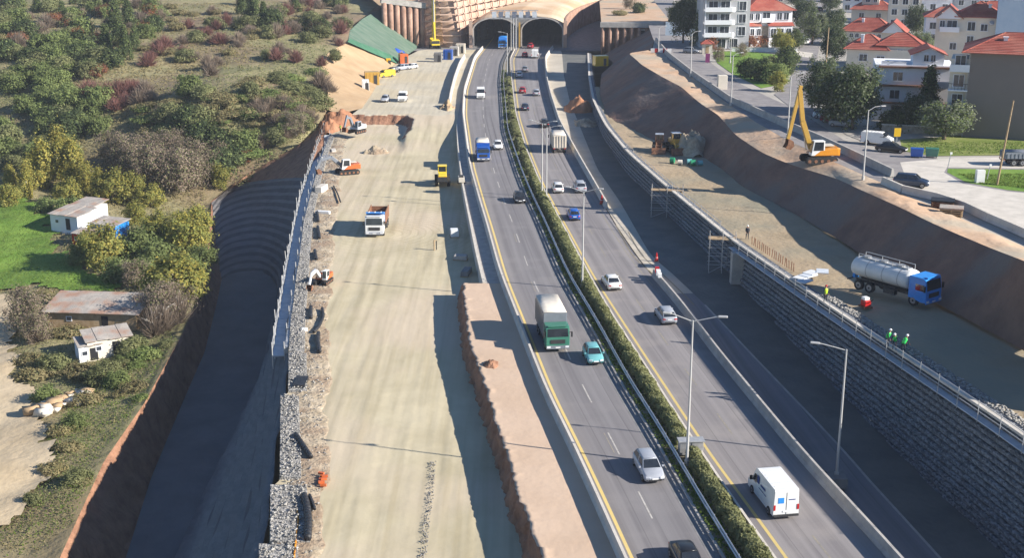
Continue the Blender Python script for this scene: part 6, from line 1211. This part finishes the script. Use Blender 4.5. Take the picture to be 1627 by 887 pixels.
def trunk_mesh(h, r, nb, seed, mt='bark', sp=.5):
    rs = random.Random(seed); m = MB(); pts = [Vector((0,0,-.3)), Vector((rs.uniform(-.1,.1)*h*.2, 0, h*.4)), Vector((rs.uniform(-.1,.1)*h*.3, rs.uniform(-.05,.05)*h, h*.85))]
    m.tube(pts, [r, r*.75, r*.25], 7)
    for i in range(nb):
        a = rs.random()*6.28; z = h*rs.uniform(.3,.75); p = pts[1].lerp(pts[2], max(0, (z-h*.4)/(h*.45))); e = p+Vector((math.cos(a)*sp*h*.5, math.sin(a)*sp*h*.5, h*rs.uniform(.1,.35))); m.tube([p, (p+e)/2+Vector((0,0,h*.03)), e], [r*.4, r*.28, r*.1], 5)
    return m.mesh('trunk', mt, True)
PROTO = {}
def proto(k, crown, trunk): PROTO[k] = (crown, trunk)
proto('shrub', crown_mesh('crown', 'leaf_green', 1,1,.8, .7, 46, 90, .08, 1), trunk_mesh(1.0, .07, 4, 1))
proto('shrub2', crown_mesh('crown', 'leaf_olive', 1,1,.75, .65, 44, 90, .08, 2), trunk_mesh(1.0, .07, 4, 2))
proto('darkshrub', crown_mesh('crown', 'leaf_dark', 1,1,.85, .75, 46, 90, .08, 3, mt2='leaf_green', fr2=.2), trunk_mesh(1.0, .08, 4, 3))
proto('evergreen', crown_mesh('crown', 'leaf_dark', .62,.62,1.0, 1.08, 90, 75, .055, 4, 'cone', .24, 'leaf_green', .35), trunk_mesh(1.9, .07, 6, 4))
proto('broadleaf', crown_mesh('crown', 'leaf_dark', .8,.8,.85, 1.15, 110, 90, .042, 5, spread=.27, mt2='leaf_silver', fr2=.22), trunk_mesh(1.5, .07, 8, 5))
proto('silverleaf', crown_mesh('crown', 'leaf_silver', .8,.8,.75, 1.1, 100, 80, .042, 6, spread=.25, mt2='leaf_green', fr2=.4), trunk_mesh(1.4, .07, 8, 6))
proto('poplar', crown_mesh('crown', 'leaf_yellow', .6,.6,1.0, 1.05, 70, 90, .048, 7, 'column', .28, 'leaf_lime', .4), trunk_mesh(1.9, .05, 6, 7, 'bark_pale'))
proto('limetree', crown_mesh('crown', 'leaf_lime', .9,.9,.8, 1.0, 60, 85, .06, 8, spread=.28, mt2='leaf_yellow', fr2=.35), trunk_mesh(1.4, .06, 7, 8))
proto('redtwig', twig_mesh('crown', 'twig_red', 1, 1.25, 700, 9, .02), trunk_mesh(.7, .05, 3, 9))
proto('greytwig', twig_mesh('crown', 'twig_grey', 1, 1.25, 750, 10, .021), trunk_mesh(.7, .05, 3, 10))
proto('browntree', crown_mesh('crown', 'twig_grey', .9,.9,.85, 1.0, 60, 90, .042, 11, spread=.3, mt2='leaf_olive', fr2=.25), trunk_mesh(1.4, .06, 8, 11, 'bark_pale'))
proto('rustshrub', crown_mesh('crown', 'leaf_rust', 1,1,.8, .75, 36, 80, .075, 12, mt2='twig_red', fr2=.4), trunk_mesh(1.0, .06, 4, 12))
proto('ivy', crown_mesh('crown', 'leaf_ivy', 1.1,1.1,.45, .35, 46, 80, .075, 13, 'flat'), trunk_mesh(.5, .05, 4, 13))
proto('drybush', crown_mesh('crown', 'grass_dry', 1,1,.45, .35, 36, 80, .08, 14, 'flat', mt2='leaf_olive', fr2=.2), trunk_mesh(.5, .05, 3, 14))
proto('baretree', twig_mesh('crown', 'twig_grey', .8, 1.5, 420, 21, .012), trunk_mesh(1.5, .05, 10, 21, 'bark_pale', .6))
NAMES = dict(baretree='bare_tree', shrub='shrub', shrub2='shrub', darkshrub='shrub', evergreen='conifer_tree', broadleaf='broadleaf_tree', silverleaf='broadleaf_tree', poplar='poplar_tree', limetree='autumn_tree', redtwig='bare_bush', greytwig='bare_bush', browntree='bare_tree', rustshrub='shrub', ivy='creeper', drybush='dry_bush')
def plant(k, loc, s, label, group=None, sz=None, cat=None, name=None):
    c, tr = PROTO[k]; nm = name or NAMES[k]; cat = cat or ('tree' if 'tree' in nm else 'shrub' if nm != 'bare_bush' and nm != 'dry_bush' and nm != 'creeper' else 'bush')
    t = thing(nm, label, cat, tuple(loc), random.uniform(0, 6.28), group); t.scale = (s*random.uniform(.88,1.12), s*random.uniform(.88,1.12), (sz or s)*random.uniform(.85,1.15))
    link('crown', c, t); link('trunk', tr, t); return t
GL = dict(baretree=('pale-trunked leafless tree along the cutting', 'pale leafless trees'), shrub=('rounded mid-green shrub on the sloping hillside', 'green shrubs on the hillside'), shrub2=('olive-green shrub on the sloping hillside', 'olive shrubs on the hillside'), darkshrub=('dark green dense shrub on the sloping hillside', 'dark shrubs on the hillside'), evergreen=('dark green conifer standing on the upper hillside', 'conifers on the hillside'), redtwig=('leafless reddish-purple bush on the sloping hillside', 'reddish bare bushes on the hillside'), greytwig=('leafless grey-brown bush on the sloping hillside', 'grey bare bushes on the hillside'), browntree=('brown half-bare tree along the shaded cutting edge', 'brown half-bare trees'), rustshrub=('rust-orange autumn shrub on the hillside', 'rusty shrubs on the hillside'), ivy=('low green creeper mound on the steep bank', 'creepers on the bank'), drybush=('straw-coloured dry bush on the hillside', 'dry bushes on the hillside'), limetree=('yellow-green autumn tree near the cutting and huts', 'yellow-green autumn trees'), poplar=('bright yellow poplar beside the meadow', 'yellow poplars beside the meadow'))
def hill_plant(k, px, py, s, sz=None):
    s *= .9; sz = sz*.92 if sz else None
    q = ray_hill(px, py); w = GL[k][0].split(' on the ')[0].split(' near the ')[0].split(' along the ')[0].split(' beside the ')[0].split(' standing')[0]
    zone = 'below the poplars round the huts' if py > 330 else ('clustered behind the bright meadow' if k == 'poplar' else 'beside the yellow poplars') if px < 175 and py > 215 else 'on the bank above the shaded cutting' if py > 215 else 'on the ridge behind the scaffold top' if px > 400 and py > 130 else 'on the open slope beside the sandy cut' if px > 400 else 'in the dip behind the grey half-bare trees' if px > 230 and py > 110 else 'in the thicket uphill of the poplars' if py > 110 else 'high on the hill among conifers' if px < 230 else 'on the upper terraces above the ridge'
    big = 'tall ' if s > 3.3 else 'small ' if s < 2.4 else ''; plant(k, (q.x, q.y, q.z-.1), s, big+w+' '+zone, GL[k][1]+' '+zone, sz)
# poplars and autumn trees round the meadow
for px, py, s in [(70,300,7.5),(95,285,8.0),(118,300,7.5),(140,308,6),(45,315,5.5),(160,320,5.0),(20,310,4.5)]: hill_plant('poplar', px, py, s*.62, s*.62)
for px, py, s in [(15,330,3.0),(110,325,3.2),(180,325,3.5),(210,320,3.2),(240,330,3.0),(295,405,4.2),(312,385,4.0),(280,480,4.4),(300,470,3.4),(170,430,3.6),(150,415,3.0),(350,300,2.6),(345,290,2.0),(265,400,3.2),(250,385,2.8),(215,360,2.6)]: hill_plant('limetree', px, py, s)
for px, py, s in [(200,420,3.0),(225,410,3.4),(250,425,3.0),(190,445,2.6),(130,420,2.4),(230,450,2.6),(300,440,2.6),(110,345,2.4),(75,340,2.0),(320,420,2.4)]: hill_plant('shrub', px, py, s)
for px, py, s in [(255,515,3.2),(275,505,3.2),(45,528,3.4),(60,545,2.4),(215,455,2.6)]: hill_plant('browntree', px, py, s)
for px, py, s in [(245,535,3.4),(262,528,3.6),(228,500,3.0),(285,515,3.2),(240,512,2.8)]: hill_plant('baretree', px, py, s)
for px, py, s in [(215,285,4.2),(240,295,4.4),(265,300,4.6),(290,305,4.4),(310,300,4.0),(330,280,3.8),(200,270,3.6),(345,265,3.4),(300,275,3.8),(260,270,4.0),(180,260,3.4),(275,250,3.6),(230,255,3.8)]: hill_plant('browntree', px, py, s)
for px, py in [(165,165),(178,160),(190,155),(205,150),(215,145),(228,150),(150,158),(200,168),(215,165),(185,175),(240,95),(255,88),(262,80),(330,55),(345,48),(318,60),(235,105),(350,70),(250,78),(300,45),(545,20),(360,40),(140,150),(172,150)]: hill_plant('redtwig', px, py, random.uniform(2.2,3.4))
for px, py in [(232,150),(222,165),(240,160),(420,190),(440,200),(455,195),(430,175),(450,175),(465,205),(410,175),(480,190),(330,110),(335,120),(345,105),(440,60),(470,50),(500,40),(520,30),(400,55),(310,95),(95,60),(80,70),(30,75),(255,30),(290,70),(380,70),(525,150),(510,140),(270,185),(250,190)]: hill_plant('greytwig', px, py, random.uniform(2.2,3.4))
for px, py, s in [(185,55,7.0),(205,45,6.5),(170,90,6.0),(200,95,5.5),(190,70,6.0),(215,80,4.5),(405,35,6.0),(420,40,5.0),(385,22,5.0),(100,32,4.5),(155,20,5.5),(60,20,5.0),(175,25,7.0),(535,15,5),(25,15,5),(120,8,5),(470,18,4.5)]: hill_plant('evergreen', px, py, s*.72, s*.66)
dk = [(x, y) for x, y in [(60,80),(75,85),(95,75),(110,85),(130,80),(145,95),(160,105),(120,100),(85,100),(60,110),(45,100),(100,115),(140,112),(175,108),(20,60),(40,60),(10,95),(270,190),(300,205),(320,200),(110,60),(130,55),(230,60),(245,50),(5,215),(15,230),(80,200),(95,210),(120,205),(320,235),(345,240),(365,245),(390,235),(300,150)]]
for x, y in dk: hill_plant(random.choice(['darkshrub','darkshrub','shrub','shrub2']), x, y, random.uniform(2.4,3.8))
for i in range(34): hill_plant(random.choice(['shrub','shrub','shrub2']), random.uniform(-10,160), random.uniform(85,215), random.uniform(1.8,3.2))
for i in range(16): hill_plant(random.choice(['shrub','shrub2','darkshrub']), random.uniform(-10,130), random.uniform(220,285), random.uniform(2.0,3.2))
for i in range(64): x = random.uniform(230,505); hill_plant(random.choice(['ivy','drybush','drybush','shrub2']), x, random.uniform(100,160)+(500-x)*.16+random.uniform(0,45), random.uniform(2.0,3.4), random.uniform(1.6,2.6))
for i in range(40): hill_plant(random.choice(['drybush','drybush','greytwig','redtwig','shrub2']), random.uniform(230,540), random.uniform(12,110), random.uniform(1.6,2.8))
for i in range(26): hill_plant(random.choice(['drybush','shrub2','shrub','greytwig','rustshrub']), random.uniform(-10,240), random.uniform(8,70), random.uniform(2.0,3.2))
for i in range(44): hill_plant(random.choice(['drybush','greytwig','shrub2','redtwig','greytwig','darkshrub']), random.uniform(380,545), random.uniform(6,60), random.uniform(2.2,3.4))
for i in range(22): hill_plant(random.choice(['shrub','shrub2','darkshrub','greytwig']), random.uniform(0,260), random.uniform(5,60), random.uniform(2.4,3.6))
for x, y in [(115,50),(125,62),(150,122),(28,68),(100,245),(390,255),(160,118)]: hill_plant('rustshrub', x, y, random.uniform(1.6,2.4))
for x, y, k in [(360,262,'ivy'),(385,252,'shrub2'),(400,248,'ivy'),(420,235,'greytwig'),(440,226,'shrub2'),(455,220,'greytwig'),(470,215,'browntree'),(485,205,'shrub2'),(350,275,'darkshrub'),(372,262,'darkshrub'),(495,195,'greytwig')]: hill_plant(k, x, y, random.uniform(2.2,3.4))
KW = dict(drybush='straw-dry', shrub2='olive-leaved', shrub='fresh green', greytwig='leafless grey', ivy='creeping green')
LOWG = ('weedy low bush along the shaded cutting rim', 'weedy bushes along the cutting rim')
rim = [P(*q) for q in [(110,860,-12),(165,734,-11.2),(230,640,-10.3),(280,545,-9.9)]]; rq = resample(rim, 30)
for i in range(20):
    q = random.choice(rq)+Vector((-random.uniform(.5,7), random.uniform(-3,3), 0)); k = random.choice(['drybush','shrub2','ivy','drybush','shrub']); plant(k, (q.x, q.y, hill_z(q.x, q.y)), random.uniform(.7,1.3), KW[k]+' low bush along the shaded cutting rim', KW[k]+' bushes along the cutting rim', name='weed_bush', cat='bush')
for px, py, s, k in [(60,600,1.8,'drybush'),(90,590,1.8,'shrub2'),(130,600,1.9,'drybush'),(160,610,1.6,'shrub2'),(60,545,1.9,'greytwig'),(110,535,1.7,'drybush'),(75,640,1.4,'shrub'),(140,640,1.5,'drybush'),(170,600,1.5,'shrub2'),(50,580,1.7,'drybush'),(120,680,1.3,'shrub'),(95,690,1.2,'drybush'),(210,560,1.6,'shrub2'),(230,570,1.7,'ivy'),(100,480,1.5,'drybush'),(140,480,1.4,'shrub2'),(70,470,1.3,'drybush')]:
    q = ray_hill(px, py); plant(k, (q.x, q.y, q.z), s, KW[k]+' unkempt bush between the dirt track and '+('the long rusty shed' if py < 550 else 'the broken slab heap' if py > 625 else 'the small grey-roofed hut'), KW[k]+' bushes beside the huts', name='weed_bush', cat='bush')
# ground cover on the hillside
n = 34000; cov = []; u = rng.random((n, 2)); 
gx = 540*u[:,0]-20; gy = 5+ (u[:,1]**1.2)*870
Cc = []
for a, b in zip(gx, gy):
    if b > 300 and a > np.interp(b, [300,400,530,640,734,887], [330,325,280,225,160,90]): continue
    if b > 165 and a > 505: continue
    if 300 < b < 460 and a < 80: continue
    if b > 470 and a < np.interp(b, [470,520,560,650,710,760,810,850], [40,30,20,60,85,80,40,0]): continue
    Cc.append((a, b))
hx = np.array(Cc[:22000]); W3 = []
for a, b in hx: q = ray_hill(a, b); W3.append((q.x, q.y, q.z+fbm(q.x, q.y, .06, 4)*.9))
W3 = np.array(W3); k4 = 4; Call = (W3[:,None,:]+np.stack([rng.normal(0,.35,(len(W3),k4)), rng.normal(0,.35,(len(W3),k4)), .1+.25*rng.random((len(W3),k4))], 2)).reshape(-1,3)
V, F = leaf_quads(Call, np.tile([.1,-.4,.8], (len(Call),1)), np.interp(Call[:,1], [100,170,240,300], [.07,.10,.16,.20]), rng); mi = (np.repeat(np.array([fbm(a, b, .03, 3, 4) for a, b, c in W3]), k4)+rng.normal(0, .25, len(Call)) > .05).astype(int)
tag(link('hill_grass', np_mesh('hill_grass', V, F, ['grass_dry', 'leaf_olive'], False, mi)), 'dry and olive rough grass covering the hillside', 'grass', None, 'stuff')
n = 14000; mw = bpy.data.objects['meadow'].data; mc = np.array([p.center for p in mw.polygons]); id_ = rng.integers(0, len(mc), n); C = mc[id_]+np.stack([rng.uniform(-.8,.8,n), rng.uniform(-.8,.8,n), .05+.15*rng.random(n)], 1); V, F = leaf_quads(C, np.tile([0,-.5,.8], (n,1)), .08, rng)
tag(link('meadow_grass', np_mesh('meadow_grass', V, F, 'grass_green')), 'short bright green meadow grass', 'grass', None, 'stuff')
# town trees
def tplant(k, px, py, s, label, sz=None, z=TZ, **kw): plant(k, P(px, py, z), s, label, None, sz, **kw)
tplant('broadleaf', 1330, 200, 6.0, 'huge dark spreading tree beside the parked car row', 5.6); tplant('broadleaf', 1354, 206, 4.4, 'dark tree joined to the huge one in front of white house', 4.6); tplant('broadleaf', 1300, 178, 4.0, 'dark tree at the corner of the cross street', 4.4)
tplant('silverleaf', 1500, 222, 4.4, 'silvery round tree before the brown blank wall', 3.6); tplant('evergreen', 1472, 200, 4.6, 'dark conifer between the white house and silvery tree', 4.0); tplant('broadleaf', 1448, 208, 2.6, 'small dark garden tree beside the stone garden wall'); tplant('darkshrub', 1420, 208, 2.0, 'dark garden shrub under the white house'); tplant('silverleaf', 1515, 165, 2.6, 'pale tree squeezed between white house and brown block', 3.6)
tplant('broadleaf', 1085, 68, 4.0, 'dark tree beside the shaded street bend', 5.6); tplant('evergreen', 1112, 72, 4.2, 'dark conifer left of the grey apartment block', 3.6); tplant('limetree', 1075, 38, 3.2, 'yellowish tree above the shaded street'); tplant('broadleaf', 1100, 40, 4.0, 'dark tree behind the conifer by the apartments', 5)
for px, py, s, k, lab in [(1128,78,2.2,'rustshrub','red shrub left of the kiosk'), (1168,74,2.4,'rustshrub','rust-red shrub under the apartment balconies'), (1190,76,2.2,'rustshrub','brownish red shrub between apartments and villa'), (1205,74,2.0,'rustshrub','red shrub at the villa bay'), (1145,76,2.4,'darkshrub','green shrub in front of apartments'), (1238,80,2.4,'limetree','yellow small tree in front of the villa porch'), (1248,84,2.2,'limetree','yellow tree at the right corner of villa lawn'), (1262,74,2.4,'darkshrub','dark shrub right of the villa'), (1190,122,2.2,'darkshrub','dark round shrub at the left of lawn thicket'), (1212,128,2.6,'darkshrub','dark shrub in the middle of lawn thicket'), (1232,132,2.6,'shrub','green shrub at the street corner thicket'), (1245,118,2.6,'darkshrub','dark shrub along the cross street hedge'), (1252,104,2.2,'darkshrub','dark shrub farther up the cross street hedge'), (1222,112,2.2,'shrub2','olive shrub within the lawn thicket'), (1235,145,1.8,'limetree','yellow-green shrub at the corner kerb'), (1142,98,1.6,'browntree','thin brown tree beside the street lawn'), (1178,90,1.6,'browntree','thin bare tree in the lawn middle')]: tplant(k, px, py, s, lab)
for px, py, s, lab in [(1290,70,4.2,'dark tree right of the villa by cross street'), (1275,45,4.4,'tall dark tree behind the villa right side'), (1322,60,4.0,'dark tree left of the stepped roof houses'), (1325,100,3.6,'dark tree before the orange-roofed house'), (1455,60,3.6,'dark tree between the roof clusters'), (1462,90,3.4,'dark tree behind the arched attic'), (1318,20,3.6,'dark tree along the far cross street'), (1268,15,4.0,'dark tree far behind villa'), (1440,25,3.4,'tree behind the stepped roofs'), (1565,18,3.6,'tree far behind the glazed rooftop')]: tplant(random.choice(['broadleaf','broadleaf','silverleaf']), px, py, s, lab, s*1.05)
for px, py, k, lab in [(1000,14,'browntree','bare tree on the deck above the trench'), (985,24,'drybush','dry bush on the deck above the trench'), (1015,20,'darkshrub','green shrub on the deck beside street')]: tplant(k, px, py, 2.2, lab, None, 9.9)
n = 6000; C = []
for poly_, m_ in (([(1440,226),(1640,226),(1640,244),(1450,244)],0), ([(1520,276),(1640,276),(1640,300),(1560,292)],1), ([(1150,92),(1255,92),(1240,125),(1180,118)],1)):
    q = [P(a, b, TZ+.06) for a, b in poly_]
    for i in range(n//3): u, v = rng.random(2); a = q[0].lerp(q[1], u); b = q[3].lerp(q[2], u); p = a.lerp(b, v); C.append((p.x, p.y, p.z+.03+.08*rng.random()*(1-m_*.6)))
V, F = leaf_quads(np.array(C), np.tile([0,-.5,.8], (len(C),1)), .11, rng); tag(link('lawn_grass', np_mesh('lawn_grass', V, F, ['grass_green'])), 'tufty grass on the street side lawns', 'grass', None, 'stuff')

q = ray_hill(100, 645); stones('slab_pile', 'heap of pale broken slabs among weeds by the dirt track', [q+Vector((-2.2,-3,.3)), q+Vector((0,0,.5)), q+Vector((1.8,3,.3))], 3.4, 60, .35, 1.5, kind=None, mats=('cream_wall', 'sand_slope'), zadd=.1)
n = 5000; C = []
for i in range(n):
    q = random.choice(rq)+Vector((-random.uniform(.3,9), random.uniform(-3.5,3.5), 0)); C.append((q.x, q.y, hill_z(q.x, q.y)+fbm(q.x, q.y, .06, 4)*.9+.1+.15*random.random()))
V, F = leaf_quads(np.array(C), np.tile([.1,-.4,.8], (n,1)), .10, rng); tag(link('rim_grass', np_mesh('rim_grass', V, F, 'grass_green')), 'patchy green weeds between the dirt track and the cutting', 'grass', None, 'stuff')
# ================================================================ air
hz = MB().box((0, 2850, 33), (8300, 6600, 116)).build('haze', mat('haze_surface', (1,1,1))); tag(hz, 'thin pale daylight haze over the whole valley', 'haze', None, 'stuff')
hm_ = MAT['haze_surface'].node_tree; hm_.nodes.remove(hm_.nodes['Principled BSDF']); pv = hm_.nodes.new('ShaderNodeVolumePrincipled'); pv.inputs['Color'].default_value = (.82,.88,1,1); pv.inputs['Density'].default_value = .00014; pv.inputs['Anisotropy'].default_value = 0.0
hm_.links.new(pv.outputs[0], hm_.nodes['Material Output'].inputs['Volume'])
